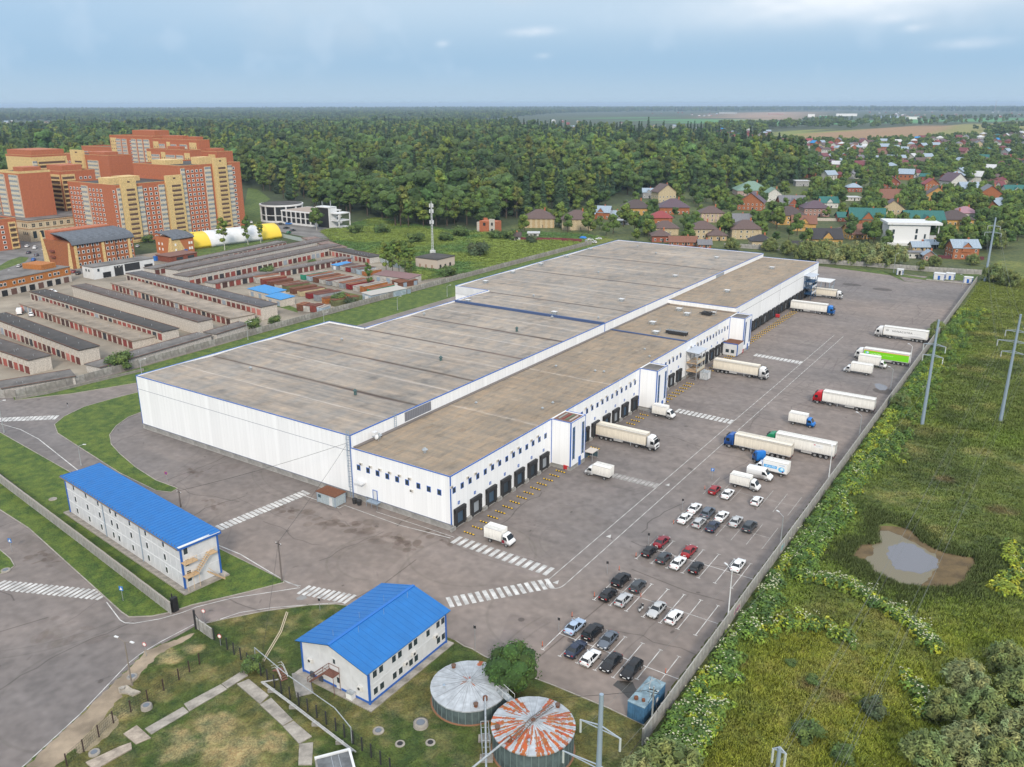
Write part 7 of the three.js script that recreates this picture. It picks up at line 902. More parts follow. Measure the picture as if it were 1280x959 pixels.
house(1030,307,34,298,'yellow','black','gable','yellow house with steep black roof near the far fence',{turn:.5});house(1003,313,26,309,'brick','black','gable','low black-roofed shed left of the steep black roof',{d:.5,name:'outbuilding',cat:'shed'});house(1081,284,38,274,'orange','teal','gable','orange house with bright teal metal roof',{turn:.35});house(1054,277,16,271,'brick','teal','gable','small wing with teal roof left of the orange teal house');house(1071,299,32,292,'yellow','chestnut','gable','yellow-beige house with chestnut roofs below the teal one',{turn:.7});house(1055,293,14,287,'beige','brown','hip','small brown-roofed annex left of the chestnut roofs');
house(1066,240,16,234,'brick','light blue','hip','brick house with light blue pyramid roof');house(1001,233,15,226.5,'grey','white','flat','grey-white flat-roofed house amid trees');house(1064,251,16,247,'white','white','flat','low white flat-roofed building above the teal roofs');house(1150,291,42,279,'orange','teal','gable','tall brick house with bright teal gables behind white mansion',{turn:.45});house(1189,288,34,274,'yellow','dark brown','hip','yellow house with dark brown hip roof and two chimneys');house(1204,273,24,266,'white','pink','hip','white house with pinkish roof behind the brown hip roof');
house(1114,272,26,261,'cream','purple','gablefront','timbered cream house with dark purple gables',{turn:.3});house(1112,253,32,248,'orange','chestnut','gable','orange house with chestnut roof behind the timbered one');house(1114,236,17,228,'brick','maroon','gablefront','brick house with white-edged gable near lower right of village',{turn:.2});house(1162,238,15,230,'orange','red','gablefront','orange house with steep red gable',{turn:.5});house(1169,254,24,244,'yellow','brown','gablefront','yellow house with brown gables below the red gable',{turn:.3});house(1190,236,22,226,'white','purple','gablefront','white house with purple-brown gables',{turn:.9});
house(1209,242,20,235,'grey','light blue','gable','grey house with white and light blue roof');house(1234,254,28,244,'orange','grey','gablefront','large orange house with grey hip gable',{turn:.3});house(1243,263,22,256,'orange','light blue','gable','orange house with tilted light blue roof near right edge',{turn:1.2});house(1243,238,16,232,'grey','maroon','gable','grey house with maroon roof near right edge');house(1265,245,20,239,'white','teal','gable','white house with dark teal roof near right edge');
house(1201,324,28,309,'orange','light blue','gable','brick house with light blue roof nearest the far yard fence',{turn:.55,d:.7});house(1148,314,18,308,'beige','light blue','gable','shed with light blue roof, left one below the white mansion',{d:.7,name:'outbuilding',cat:'shed'});house(1164,311,16,305,'grey','light blue','gable','shed with light blue roof, right one below the white mansion',{d:.7,name:'outbuilding',cat:'shed'});house(1160,326,12,318.5,'pink','light blue','gablefront','tiny blue-walled shed near the far yard fence',{turn:.4,name:'outbuilding',cat:'shed'});house(1142,323,18,316,'white','grey','flat','low dirty white walled yard near the far fence',{d:.5,name:'outbuilding',cat:'shed'});
{const[x,z]=G(1130,306),t=thing('white_mansion','gleaming white modern mansion with overhanging flat roof','house',[x,0,z - 8],.42);mb().box(-13,10,0,12,-8,8).build('wall',std(.64,.65,.66,.6),t);mb().box(-14.5,16,12,13.3,-9,9.5).build('roof',M.white,t);mb().box(10,15,0,5.5,-7,7).build('lower_wing',std(.45,.45,.46,.7),t);const c=mb();for(const q of[-6,0,6])c.box(15,15.5,0,12,q - .25,q+.25);c.build('column',M.white,t);for(const[a,b,y]of[[-11,-9.6,6.4],[-11,-9.6,2.6],[2,3.2,7],[2,3.2,3.4],[7,8,4]])mb().box(a,b,y,y+2.6,8,8.12).build('window',M.glass,t);mb().box(-13.5,5,-.2,1.4,8,11).build('terrace',M.white,t);}
{const[x,z]=G(729,299),t=thing('tarpaulin','bright blue tarpaulin over a stack behind the warehouse','tarpaulin',[x,0,z]);mb().add(loft([[-2.2,1],[-1,1.8],[1,1.7],[2.2,.9]].map(([a,h])=>[[a,0,-1.6],[a,h,-1],[a,h,1],[a,0,1.6]]))).build('cover',PAINT['bright blue'],t);mb().box(-2.3,2.3,0,.2,-1.8,1.8).build('pallet',M.wood,t);}
panelWall('garden_wall','pale grey garden wall behind the warehouse far corner',P([905,309],[940,311],[975,313]),2.4,4,M.plinth,null,'wall');panelWall('garden_wall','long pale garden wall before the big yellow house',P([1018,276],[1046,276.5]),2,4,M.silicate,null,'wall');panelWall('garden_wall','ochre garden wall right of the brown hip roof',P([1204,286],[1236,288]),3,4,M.ochre,null,'wall');panelWall('garden_fence','dark maroon fence beside the nearest brick house',P([1172,323],[1230,325]),1.8,3,std(.10,.02,.03,.6),null,'fence');
// the village beyond: each house its own thing
const VR=rng(31),villageHouses=[];
const ROOFN=['light blue','brown','maroon','white','grey','chestnut','red','purple','teal','bright blue','pink'],WALLN=['white','orange','brick','cream','grey','pink','white','orange'];
const vProto={},vKin={},NTH=['leftmost','second from left','third from left','fourth from left','fifth from left','sixth from left','seventh from left','eighth from left','ninth from left','tenth from left'];
function villageHouse(px,py,where,group){
const roofK=ROOFN[(VR()*VR()*ROOFN.length*1.2)%ROOFN.length|0],wallK=WALLN[VR()*WALLN.length|0],type=VR()<.35?'hip':VR()<.75?'gable':'gablefront',k=roofK+wallK+type,[x,z]=G(px,py),label=`${wallK}-walled ${type === 'hip' ? 'hip' : 'gable'}-roofed house with ${roofK} roof ${where}`,turn=VR()*1.6 - .1,s=.85+VR()*.5;villageHouses.push([x,z]);
let t;if(!vProto[k]){t=vProto[k]=thing('house',label,'house',[x,0,z],turn,group);houseParts(t,11,9,5.2,HCM[wallK],HRM[roofK],type,true);}else t=copy(vProto[k],label,[x,0,z],turn,`${group}, ${roofK} roof, ${wallK} walls, ${type}`);t.userData.group=`${group}, ${roofK} roof, ${wallK} walls, ${type}`;t.scale.setScalar(s);(vKin[label]||=[]).push([px,t]);
}
const VZONE=[[1000,205],[1035,196],[1100,186],[1200,182],[1290,178],[1290,236],[1240,229],[1180,226],[1120,225],[1050,228],[1010,222]],VZONE2=[[880,163],[900,160],[955,165],[1010,178],[1060,178],[1120,176],[1200,172],[1290,166],[1290,180],[1200,184],[1100,188],[1030,193],[1000,186],[955,182],[910,178],[885,172]];
const farPts=[];const tryHouse=(zone,n,where,group,gap)=>{let k=0,guard=0;while(k<n&&guard++<4000){const xs=zone.map((q)=>q[0]),ys=zone.map((q)=>q[1]),px=lerp(Math.min(...xs),Math.max(...xs),VR()),py=lerp(Math.min(...ys),Math.max(...ys),VR());if(!inPoly(px,py,zone))continue;if(farPts.some(([a,b])=>Math.hypot((a - px),(b - py)*2.2)<gap))continue;farPts.push([px,py]);villageHouse(px,py,where,group);k++;}};
tryHouse(VZONE,70,'in the middle village','middle village houses',9);tryHouse(VZONE2,80,'at the village edge by fields','far village houses',5.5);
for(const[px,py]of[[655,156],[662,155],[684,154],[692,153],[703,153],[710,156],[722,153],[730,158],[716,160],[776,155],[782,158],[810,160],[818,159],[829,160],[842,160],[850,163],[862,161],[870,164],[648,156],[590,153],[600,151],[8,154],[15,153],[38,154],[58,154],[72,154],[150,156],[134,157]])villageHouse(px,py,'in the far forest clearing','far clearing houses');
for(let i=0;i<46;i++)villageHouse(lerp(1080,1285,VR()),lerp(140.5,147,VR()),'beyond the brown field','houses beyond the field');for(let i=0;i<14;i++)villageHouse(lerp(810,900,VR()),lerp(141,146,VR()),'far behind the forest','houses behind the forest');
for(const k in vKin)if(vKin[k].length>1)vKin[k].sort((a,b)=>a[0]- b[0]).forEach(([,t],i,A)=>{t.userData.label=`${k}, ${i === A.length - 1 ? 'rightmost' : NTH[i]}`;});
[[1014,146,40,16,'white','white warehouse left of the green-fronted hall beyond field'],[1029,147,40,10,'green','green-fronted hall in the far industrial estate'],[1058,145,130,15,'white','long white hall right of the green-fronted one'],[1112,148,90,12,'pale','pale blue long hall beyond the brown field'],[1140,149,60,12,'white','white long hall at the right of the far estate'],[1170,136.5,260,30,'grey','very distant long grey hall under the horizon'],[970,143,120,8,'red','long reddish hall at the left of the far estate'],[910,142,140,8,'grey','long pale hall left beyond the green strip']].forEach(([px,py,L,h,c,label])=>{const[x,z]=G(px,py),t=thing('industrial_hall',label,'hall',[x,0,z],VIEWTURN*.5),m=c==='green'?std(.05,.3,.12):c==='pale'?std(.36,.45,.55):c==='red'?std(.35,.18,.15):c==='grey'?std(.42,.42,.42):std(.75,.75,.74);mb().box(-L / 2,L / 2,0,h,-25,25).build('wall',m,t);mb().box(-L / 2 - 1,L / 2+1,h,h+1,-26,26).build('roof',c==='pale'?std(.45,.52,.6):M.white,t);});
{const[x,z]=G(1243.5,140),t=thing('radio_mast','thin distant red and white mast on the horizon','mast',[x,0,z]),d=Math.hypot(x,z);mb().bar([0,0,0],[0,105,0],2.2,5,1).build('lattice',std(.4,.3,.3),t);mb().bar([0,70,0],[0,76,0],3).build('platform',M.white,t);}
// ---------- trees and plants ----------
const LEAFMAT=std(1,1,1,.9,{vertexColors:true,side:THREE.DoubleSide});
// a crown: clumps of leaf-sized faces round a dark inner mass; colours vary from leaf to leaf and clump to clump
function crownGeo(seed,o){
const r=rng(seed),pos=[],nor=[],col=[],V3=THREE.Vector3;
const put=(a,b,c,n,k)=>{for(const p of[a,b,c]){pos.push(p.x,p.y,p.z);nor.push(n.x,n.y,n.z);col.push(...k);}};
const clumps=[];for(let i=0;i<o.n;i++)clumps.push(o.clump(r,i));
for(const[cx,cy,cz,rx,ry]of clumps){
const tone=.72+.56*r(),hue=(r()- .5)*.3,ck=[o.c[0]*tone*(1+hue),o.c[1]*tone,o.c[2]*tone*(1 - hue*.6)];
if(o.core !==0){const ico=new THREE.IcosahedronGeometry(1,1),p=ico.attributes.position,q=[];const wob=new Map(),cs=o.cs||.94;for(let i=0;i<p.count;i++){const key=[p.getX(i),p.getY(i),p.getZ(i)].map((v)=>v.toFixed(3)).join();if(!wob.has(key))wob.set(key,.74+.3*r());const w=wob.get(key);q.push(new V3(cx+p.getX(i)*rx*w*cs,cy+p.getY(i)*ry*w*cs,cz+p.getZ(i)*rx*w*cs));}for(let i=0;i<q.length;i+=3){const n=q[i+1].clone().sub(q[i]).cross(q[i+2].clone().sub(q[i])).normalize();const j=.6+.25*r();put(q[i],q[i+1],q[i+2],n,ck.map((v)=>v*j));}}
for(let i=0;i<o.leaves;i++){
const a=r()*6.2832,y=r()*2 - 1,s=Math.sqrt(1 - y*y),d=new V3(Math.cos(a)*s,y,Math.sin(a)*s);if(d.y<-.5&&r()<.6)continue;const fz=o.fuzz||.42,k=.97 - fz*.5+fz*r(),c=new V3(cx+d.x*rx*k,cy+d.y*ry*k,cz+d.z*rx*k),sz=o.size*(.6+.8*r());
const t=new V3(r()- .5,r()- .5,r()- .5).normalize(),nn=d.clone().multiplyScalar(.75).addScaledVector(new V3(r()- .5,r()*.9,r()- .5),.8).normalize(),u=t.cross(nn).normalize(),w=nn.clone().cross(u);const n=d.clone().multiplyScalar(.7).add(nn).normalize(),j=.7+.6*r(),kk=ck.map((v)=>v*j);
const e=o.long||1;put(c.clone().addScaledVector(u,-sz*e),c.clone().addScaledVector(w,-sz*.55),c.clone().addScaledVector(u,sz*e),n,kk);put(c.clone().addScaledVector(u,sz*e),c.clone().addScaledVector(w,sz*.55),c.clone().addScaledVector(u,-sz*e),n,kk);
}
}
const g=new THREE.BufferGeometry();g.setAttribute('position',new THREE.Float32BufferAttribute(pos,3));g.setAttribute('normal',new THREE.Float32BufferAttribute(nor,3));g.setAttribute('color',new THREE.Float32BufferAttribute(col,3));return g;
}
const trunkGeo=(h,r0,limbs,seed)=>{const r=rng(seed),b=mb();b.bar([0,-.2,0],[0,h*.55,0],r0,7,r0*.65);for(let i=0;i<limbs;i++){const a=i / limbs*6.28+r(),q=h*(.25+.1*r());b.bar([0,h*(.3+.22*r()),0],[Math.cos(a)*q,h*(.6+.25*r()),Math.sin(a)*q],r0*.4,5,r0*.15);}return b.geo();};
const round=(R,H,y0)=>(r)=>{const a=r()*6.28,q=Math.sqrt(r())*R*.72,t=r(),w=.35+.65*Math.sin(Math.PI*(.18+.72*t));return[Math.cos(a)*q*w,y0+t*H,Math.sin(a)*q*w,R*(.27+.17*r()),R*(.23+.14*r())];};
const G1=[.084,.138,.024],G2=[.060,.110,.024],G3=[.125,.172,.026],GS=[.033,.068,.027],GW=[.095,.125,.062];
// broad-leaved trees of about 18 m, spruces, slim birches: [crown, trunk height, radius]
const broad=[0,1,2,3,4,5].map((i)=>crownGeo(101+i,{n:[19,16,21,15,22,13][i],leaves:30,size:.62,c:[G1,G2,G3,G1,[.064,.118,.03],[.12,.142,.03]][i],clump:round([6.2,7.4,5.4,5.0,7.8,4.8][i],[10.5,9,12,8.5,12,13][i],[6.2,5.2,5.4,5,5.6,4.6][i])}));
const slim=[0,1].map((i)=>crownGeo(121+i,{n:18,leaves:28,size:.55,c:[G3,G1][i],clump:round(3.8,13,5)}));
const spruce=[0,1].map((i)=>crownGeo(131+i,{n:13,leaves:22,size:.8,c:GS,clump:(r,k)=>{const t=k / 12,R=3.4*(1 - t)+.35;return[(r()- .5)*R*.5,2.5+t*17.5,(r()- .5)*R*.5,R,R*.5+.5];}}));
const forestKinds=[...broad,...slim,...spruce];
const gardenTree=[0,1,2].map((i)=>crownGeo(141+i,{n:16,leaves:34,size:.38,c:[G1,G3,G2][i],clump:round(3.2,4.6,2.6)}));
const TRUNKS={broad:trunkGeo(17,.35,5,1),slim:trunkGeo(17,.22,4,2),spruce:trunkGeo(19,.28,0,3),garden:trunkGeo(6.5,.18,4,4),bush:trunkGeo(2.4,.1,6,5)};
const FOREST=[[-400,131.5],[1700,131.5],[1700,139.5],[1290,139.5],[1180,139],[1020,138],[900,139],[790,139.5],[700,141],[640,147],[580,150.5],[600,155],[640,160],[690,165],[740,164],[800,166],[870,173],[905,186],[950,194],[1005,205],[1010,226],[965,238],[905,240],[860,246],[815,238],[790,246],[745,258],[690,268],[640,280],[590,286],[545,288],[500,285],[470,272],[440,268],[400,264],[345,246],[312,236],[300,232],[0,250],[-400,270]];
const CLEARINGS=[[[0,151],[75,151],[90,165],[0,165]],[[125,152],[165,152],[165,165],[125,165]],[[645,152],[740,149],[800,152],[885,158],[885,174],[790,171],[720,170],[650,167]]];
const blocked=(x,z)=>(x>-715&&x<-415&&z<-225&&z>-470)||(x>-500&&x<-415&&z>-445);
const placed=[];
{
const r=rng(51),bands=[[430,1000,12.2,1.75],[1000,1700,14.5,1.8],[1700,3000,18,1.8],[3000,5200,25,2],[5200,9500,44,2.6],[9500,16000,90,3.6]];
for(const[d0,d1,gap,s]of bands){const n=Math.round(.5*1.24*(d1*d1 - d0*d0)/(gap*gap));for(let i=0;i<n;i++){const d=Math.sqrt(lerp(d0*d0,d1*d1,r())),a=YAW+(r()- .5)*1.24,x=-Math.sin(a)*d,z=-Math.cos(a)*d,[px,py]=proj(x,0,z);if(px<-60||px>1340||!inPoly(px,py,FOREST)||blocked(x,z))continue;if(CLEARINGS.some((c)=>inPoly(px,py,c)))continue;const mixn=fbm(x*.006,z*.006,3),dark=fbm(x*.004+30,z*.004+8,3);let k=r()<smooth(.52,.7,mixn)*.32+(d>1300?.22:.03)?8+(r()*2|0):r()<.2?6+(r()*2|0):(r()*6)|0;placed.push([x,z,d,k,s*(.5+.5*r()+.3*r()*r())*(d<1000?.9:1),r()*6.28,.55+.8*r()+(dark - .5)*.6,px]);}}
}
// trees along the near edge of the wood stand on their own; the mass behind reads as one wood
placed.sort((a,b)=>a[2]- b[2]);
const solo=[];{const seen=new Map();for(const p of placed){const bin=Math.round(p[7]/ 9);if(p[2]<900&&(seen.get(bin)||0)<2&&solo.length<190){seen.set(bin,(seen.get(bin)||0)+1);solo.push(p);p.solo=true;}}}
const KN=['broad','broad','broad','broad','broad','broad','slim','slim','spruce','spruce'],KL={broad:['leafy green tree at the near edge of the forest','tree'],slim:['slim light green tree at the near edge of the forest','tree'],spruce:['dark pointed spruce at the near edge of the forest','tree']},treeProto={};
for(const p of solo){const k=p[3],kind=KN[k],[label,cat]=KL[kind],name=kind==='spruce'?'spruce_tree':'forest_tree',grp=`${kind === 'broad' ? 'leafy trees' : kind === 'slim' ? 'slim trees' : 'spruces'} along the near forest edge`;let t;if(!treeProto[k]){t=treeProto[k]=thing(name,label,cat,[p[0],0,p[1]],p[5],grp);mesh('crown',forestKinds[k],LEAFMAT,t);mesh('trunk',TRUNKS[kind],M.trunk,t);}else t=copy(treeProto[k],label,[p[0],0,p[1]],p[5],grp);t.scale.setScalar(p[4]);}
{
const root=new THREE.Group();root.name='forest';root.userData={kind:'stuff',label:'dense mixed forest reaching from behind the flats to the horizon',category:'forest'};scene.add(root);
const m4=new THREE.Matrix4(),q=new THREE.Quaternion(),up=new THREE.Vector3(0,1,0),c=new THREE.Color();
forestKinds.forEach((g,k)=>{const L=placed.filter((p)=>p[3]===k&&!p.solo);if(!L.length)return;const im=new THREE.InstancedMesh(g,LEAFMAT,L.length);im.name='tree_mass';L.forEach(([x,z,d,,s,a,tone],i)=>{q.setFromAxisAngle(up,a);const sy=s*(d>3000?.62:.82+.36*((a*7.3)%1));m4.compose(new THREE.Vector3(x,-.5*s,z),q,new THREE.Vector3(s,sy,s));im.setMatrixAt(i,m4);const hu=.88+.24*((a*13.7)%1);c.setRGB(tone*hu,tone,tone*.95);im.setColorAt(i,c);});im.castShadow=im.receiveShadow=true;root.add(im);});
}
// trees among the houses
const gProto=[null,null,null],treeAt=(x,z,s,k,label,group)=>{let t;if(!gProto[k]){t=gProto[k]=thing('garden_tree',label,'tree',[x,0,z],s*7,group);mesh('crown',gardenTree[k],LEAFMAT,t);mesh('trunk',TRUNKS.garden,M.trunk,t);}else t=copy(gProto[k],label,[x,0,z],s*7,group);t.scale.setScalar(s);return t;};
{
const r=rng(61),gardenT=[],ZONE=[[640,300],[660,276],[740,262],[800,250],[860,248],[910,242],[1005,228],[1060,226],[1290,232],[1290,300],[1225,322],[1160,318],[1080,306],[1015,312],[960,308],[900,304],[820,306],[760,302],[735,296]];
const hs=scene.children.filter((o)=>o.name.startsWith('house')||o.name.startsWith('outbuilding')||o.name.startsWith('white_mansion')).map((o)=>[o.position.x,o.position.z]);let n=0,guard=0;
while(n<240&&guard++<6000){const px=lerp(640,1290,r()),py=lerp(226,322,r());if(!inPoly(px,py,ZONE))continue;const[x,z]=G(px,py);if(hs.some(([a,b])=>Math.hypot(a - x,b - z)<8.5)||(hs.some(([a,b])=>{const q=proj(a,0,b);return Math.abs(q[0]- px)<13&&py>q[1]&&py - q[1]<13;})&&r()<.8))continue;gardenT.push([px,py,treeAt(x,z,1.0+r()*1.0,(r()*3)|0,'x','garden trees among the houses')]);n++;}
const named=scene.children.filter((o)=>/^(house|outbuilding|white_mansion)/.test(o.name)&&!/in the middle village|at the village edge|forest clearing|brown field|behind the forest/.test(o.userData.label)).map((o)=>[...proj(o.position.x,0,o.position.z),o.userData.label]),seenL={},NUM=['','second ','third ','fourth ','fifth ','sixth ','seventh ','eighth ','ninth ','tenth ','eleventh ','twelfth ','thirteenth ','fourteenth ','fifteenth '];
gardenT.sort((a,b)=>a[0]- b[0]);for(const[px,py,t]of gardenT){let best;for(const h of named){const d=Math.hypot(h[0]- px,(h[1]- py)*1.8);if(!best||d<best[0])best=[d,h];}const h=best[1],dx=px - h[0],dy=(py - h[1])*2,side=Math.abs(dx)>Math.abs(dy)?(dx<0?'left of':'right of'):dy<0?'behind':'before',l=`tree ${side} ${h[2].split(' ').slice(0, 11).join(' ')}`,k=seenL[l]=(seenL[l]??-1)+1;t.userData.label=(NUM[k]??'farthest ')+l;}
// the farther gardens as one mass
const hp2=hs.map(([a,b])=>[a,b,...proj(a,0,b)]);const root=new THREE.Group();root.name='village_trees';root.userData={kind:'stuff',label:'mass of garden trees between the distant village houses',category:'trees'};scene.add(root);const L=[[],[],[]];
const far=[[...VZONE],[...VZONE2],[[900,157],[1290,150],[1290,164],[1010,162]],[[1000,228],[1290,236],[1290,300],[1120,270],[1000,250]]];const dens=[900,850,160,240];far.forEach((zone,zi)=>{const xs=zone.map((q)=>q[0]),ys=zone.map((q)=>q[1]);for(let i=0,gg=0;i<dens[zi]&&gg<9000;gg++){const px=lerp(Math.min(...xs),Math.max(...xs),r()),py=lerp(Math.min(...ys),Math.max(...ys),r());if(!inPoly(px,py,zone))continue;const[x,z]=G(px,py);const d=Math.hypot(x,z);if(d>1500&&FIELD_POLYS.some((f)=>inPoly(px,py,f.p))&&r()<.995)continue;if(zi===3&&hp2.some(([a,b,c,e])=>Math.hypot(a - x,b - z)<9||(Math.abs(c - px)<14&&py>e&&py - e<14)))continue;if(zi<2&&farPts.some(([a,b])=>Math.abs(a - px)<6&&py - b>0&&py - b<4.5))continue;L[(r()*3)|0].push([x,z,(d>2500?2.2:1.05)*(.9+r()*.9),r()*6.28,.75+.5*r()]);i++;}});
// thin lines of trees between the far fields
for(const[a,b,n]of[[[958,160],[1042,158],60],[[1000,152],[1120,149.5],70],[[1150,150],[1290,147],40],[[900,158],[970,161],60],[[1200,164],[1290,160],25]])for(let i=0;i<n;i++){const f=r(),[x,z]=G(lerp(a[0],b[0],f),lerp(a[1],b[1],f)+(r()- .5)*1.4);L[(r()*3)|0].push([x,z,2+r()*1.4,r()*6,.6+r()*.3]);}
const m4=new THREE.Matrix4(),q=new THREE.Quaternion(),up=new THREE.Vector3(0,1,0),c=new THREE.Color();
L.forEach((A,k)=>{const im=new THREE.InstancedMesh(gardenTree[k],LEAFMAT,A.length);im.name='tree_mass';A.forEach(([x,z,s,a,tone],i)=>{q.setFromAxisAngle(up,a);m4.compose(new THREE.Vector3(x,0,z),q,new THREE.Vector3(s,s,s));im.setMatrixAt(i,m4);c.setRGB(tone,tone,tone);im.setColorAt(i,c);});root.add(im);});
}
// single trees and bushes the photograph shows
function tree(name,px,py,geo,trunk,s,label,cat='tree',turn=0,tm=M.trunk){const[x,z]=G(px,py),t=thing(name,label,cat,[x,.05,z],turn);mesh('crown',geo,LEAFMAT,t);mesh('trunk',trunk,tm,t);t.scale.setScalar(s);return t;}
const BIG=crownGeo(201,{n:46,leaves:120,size:.15,fuzz:.6,c:[.046,.092,.017],clump:(r)=>{const a=r()*6.28,y=r()*2 - 1,q=Math.cbrt(.35+.65*r()),s=Math.sqrt(1 - y*y);return[Math.cos(a)*s*q*2.25,3.0+y*q*2.15,Math.sin(a)*s*q*2.25,.85+.35*r(),.75+.3*r()];}});
tree('round_tree',639,862,BIG,trunkGeo(3.5,.22,6,7),1.3,'dense round green tree standing between the two storage tanks');
const WILLOW=[0,1,2].map((i)=>crownGeo(211+i,{n:60,leaves:96,size:.15,long:1.8,fuzz:.9,cs:.72,c:i===1?[.215,.245,.10]:[.155,.195,.06],clump:(r)=>{const a=r()*6.28,q=Math.sqrt(r())*2.7,t=Math.sqrt(r());return[Math.cos(a)*q,.7+t*3.9*(1 - q*q / 11),Math.sin(a)*q,.42+.36*r(),.5+.45*r()];}}));
[[1256,838,0,1.0,'tallest grey-green willow at the top of lower right thicket'],[1205,862,1,1.0,'silvery willow at the upper left of the thicket'],[1275,880,2,1.1,'willow cut by the right edge above the lowest thicket'],[1180,900,0,.95,'willow at the left edge of the lower right thicket'],[1228,905,2,1.1,'dark willow in the middle of the lower right thicket'],[1275,935,1,1.15,'silvery willow in the lower right picture corner'],[1208,950,1,1.15,'broad silvery willow lowest in the thicket'],[1155,958,2,1.0,'willow at the bottom edge left of the thicket'],[1250,975,0,1.1,'willow below the bottom edge of the thicket'],[836,984,0,1.35,'green bush tree at the near end of the long wall'],[800,990,1,1.05,'lower pale bush left of the bush tree at the wall end']].forEach(([x,y,k,s,l],i)=>tree('willow_bush',x,y,WILLOW[k],TRUNKS.bush,s,l,'bush',i*1.3));
const BUSH=[0,1].map((i)=>crownGeo(221+i,{n:12,leaves:110,size:.15,fuzz:.8,cs:.8,c:i?[.062,.09,.042]:[.08,.13,.032],clump:(r)=>{const a=r()*6.28,q=Math.sqrt(r())*1.1;return[Math.cos(a)*q,.5+r()*.9,Math.sin(a)*q,.55+.25*r(),.45+.2*r()];}}));
[[1092,892,1,1.25,'dark round bush in the olive meadow'],[1014,855,0,.7,'small dark bush left in the olive meadow'],[988,832,0,.55,'smallest bush at the left of the olive meadow'],[1010,925,0,1.3,'spreading bush at the bottom of the olive meadow'],[1055,950,0,1.0,'bush at the bottom edge right of the pale pylon top'],[1148,665,1,.01,'']].slice(0,5).forEach(([x,y,k,s,l])=>tree('bush',x,y,BUSH[k],TRUNKS.bush,s,l,'bush',x));
tree('round_bush',152,461,BUSH[0],TRUNKS.bush,2.9,'round green bush at the concrete fence by the garages','bush');tree('path_bush',319,838,BUSH[0],TRUNKS.bush,1.15,'dark round bush where the slab path meets the fence','bush');tree('bush',27,489,BUSH[0],TRUNKS.bush,1.3,'small dark bush at the fence near the left edge','bush');tree('bush',318,412,BUSH[0],TRUNKS.bush,2.2,'green bush at the fence below the blue-roofed sheds','bush');tree('bush',345,405,BUSH[0],TRUNKS.bush,1.7,'smaller green bush right of the one below blue-roofed sheds','bush');tree('bush',425,379,BUSH[0],TRUNKS.bush,2.4,'dark green bush at the end of rusty garage row','bush');tree('bush',437,381,BUSH[1],TRUNKS.bush,1.8,'low bush at the fence beside the dark green one','bush');tree('bush',336,345,BUSH[0],TRUNKS.bush,2.6,'spreading green bush above the front rusty garages','bush');tree('bush',391,331,BUSH[0],TRUNKS.bush,1.6,'small green bush before the low grey-roofed row','bush');
[[600,321,1,4.2,'large dark bush in the middle of overgrown meadow'],[556,302,0,3.2,'pale green bush right of the mobile mast'],[575,296,0,3.6,'round willow bush left of the ruined brick house'],[520,304,0,3.5,'green bush left of the mobile mast'],[640,300,0,3.5,'pale willow bush right of the ruined brick house'],[618,299,0,3.0,'dark willow bush before the ruined brick house'],[665,304,1,2.6,'dark shrub by the maroon fence'],[560,345,0,2.6,'yellowish bush beside the pale brick substation'],[478,292,0,3.4,'olive bush in the upper overgrown meadow'],[445,292,0,3.2,'bright green bush below the forest at left meadow'],[552,331,0,1.6,'small bush before the substation wall']].forEach(([x,y,k,s,l])=>tree('meadow_bush',x,y,BUSH[k],TRUNKS.bush,s,l,'bush',x));
[[483,343,.85,'left tree in the poplar row beside the substation'],[491,343.5,.9,'second tree in the poplar row beside the substation'],[499,344,.92,'third tree in the poplar row beside the substation'],[507,345,.9,'fourth tree in the poplar row beside the substation'],[514,345,.84,'rightmost tree in the poplar row beside the substation'],[461,360,.62,'slim tree between the metal garages and long white shed']].forEach(([x,y,s,l],i)=>tree('poplar_tree',x,y,slim[i%2],TRUNKS.slim,s,l,'tree',i));
[[281,313,1.0,'loose birch tree before the white hangar bays'],[310,306,.9,'slim birch tree before the hangar, middle one'],[326,304,.7,'dark slim tree before the yellow end of the hangar'],[233,312,.6,'pale thin tree beside the small orange office'],[396,288,.85,'round tree before the white frame building']].forEach(([x,y,s,l],i)=>tree('birch_tree',x,y,i===4?broad[0]:slim[i%2],TRUNKS.slim,s,l,'tree',i*2,M.birch));
[[186,303,.5,'low green shrub before the long brick block'],[175,330,.4,'low shrub beside blue toilet cabins']].forEach(([x,y,s,l])=>tree('shrub',x,y,BUSH[0],TRUNKS.bush,s*5,l,'bush'));
// the row of willows along the far yard fence
{const r=rng(71);const HB=['first','second','third','fourth','fifth','sixth','seventh','eighth','ninth','tenth','eleventh','twelfth','thirteenth','fourteenth'];for(let i=0;i<14;i++)tree('hedge_willow',1008+i*8.4,326.5+i*.55+(i%2)*-3,WILLOW[i%3],TRUNKS.bush,2.0+r()*.5,`grey-green willow in the row along the far fence, ${HB[i]} from left`,'bush',i*2);}
[[915,313,1.5,'round bush beside the garden wall at warehouse corner'],[962,314,1.6,'dense bush at the warehouse far corner, left one'],[985,318,1.6,'dense bush at the warehouse far corner, right one'],[1168,333,1.2,'round bush outside the far yard fence'],[1152,338,1.1,'shrub at the far yard fence beside round bush'],[1215,331,1.2,'shrub beside the nearest brick house'],[1240,352,1.8,'dark bush beyond the far fence corner'],[1262,358,1.6,'low dark bush at the right edge beyond fence corner'],[1238,310,2.6,'big tree right of the nearest brick house'],[1250,300,2.4,'broad tree at the right edge behind the brick house']].forEach(([x,y,s,l])=>tree('bush',x,y,WILLOW[0],TRUNKS.bush,s,l,'bush',x));
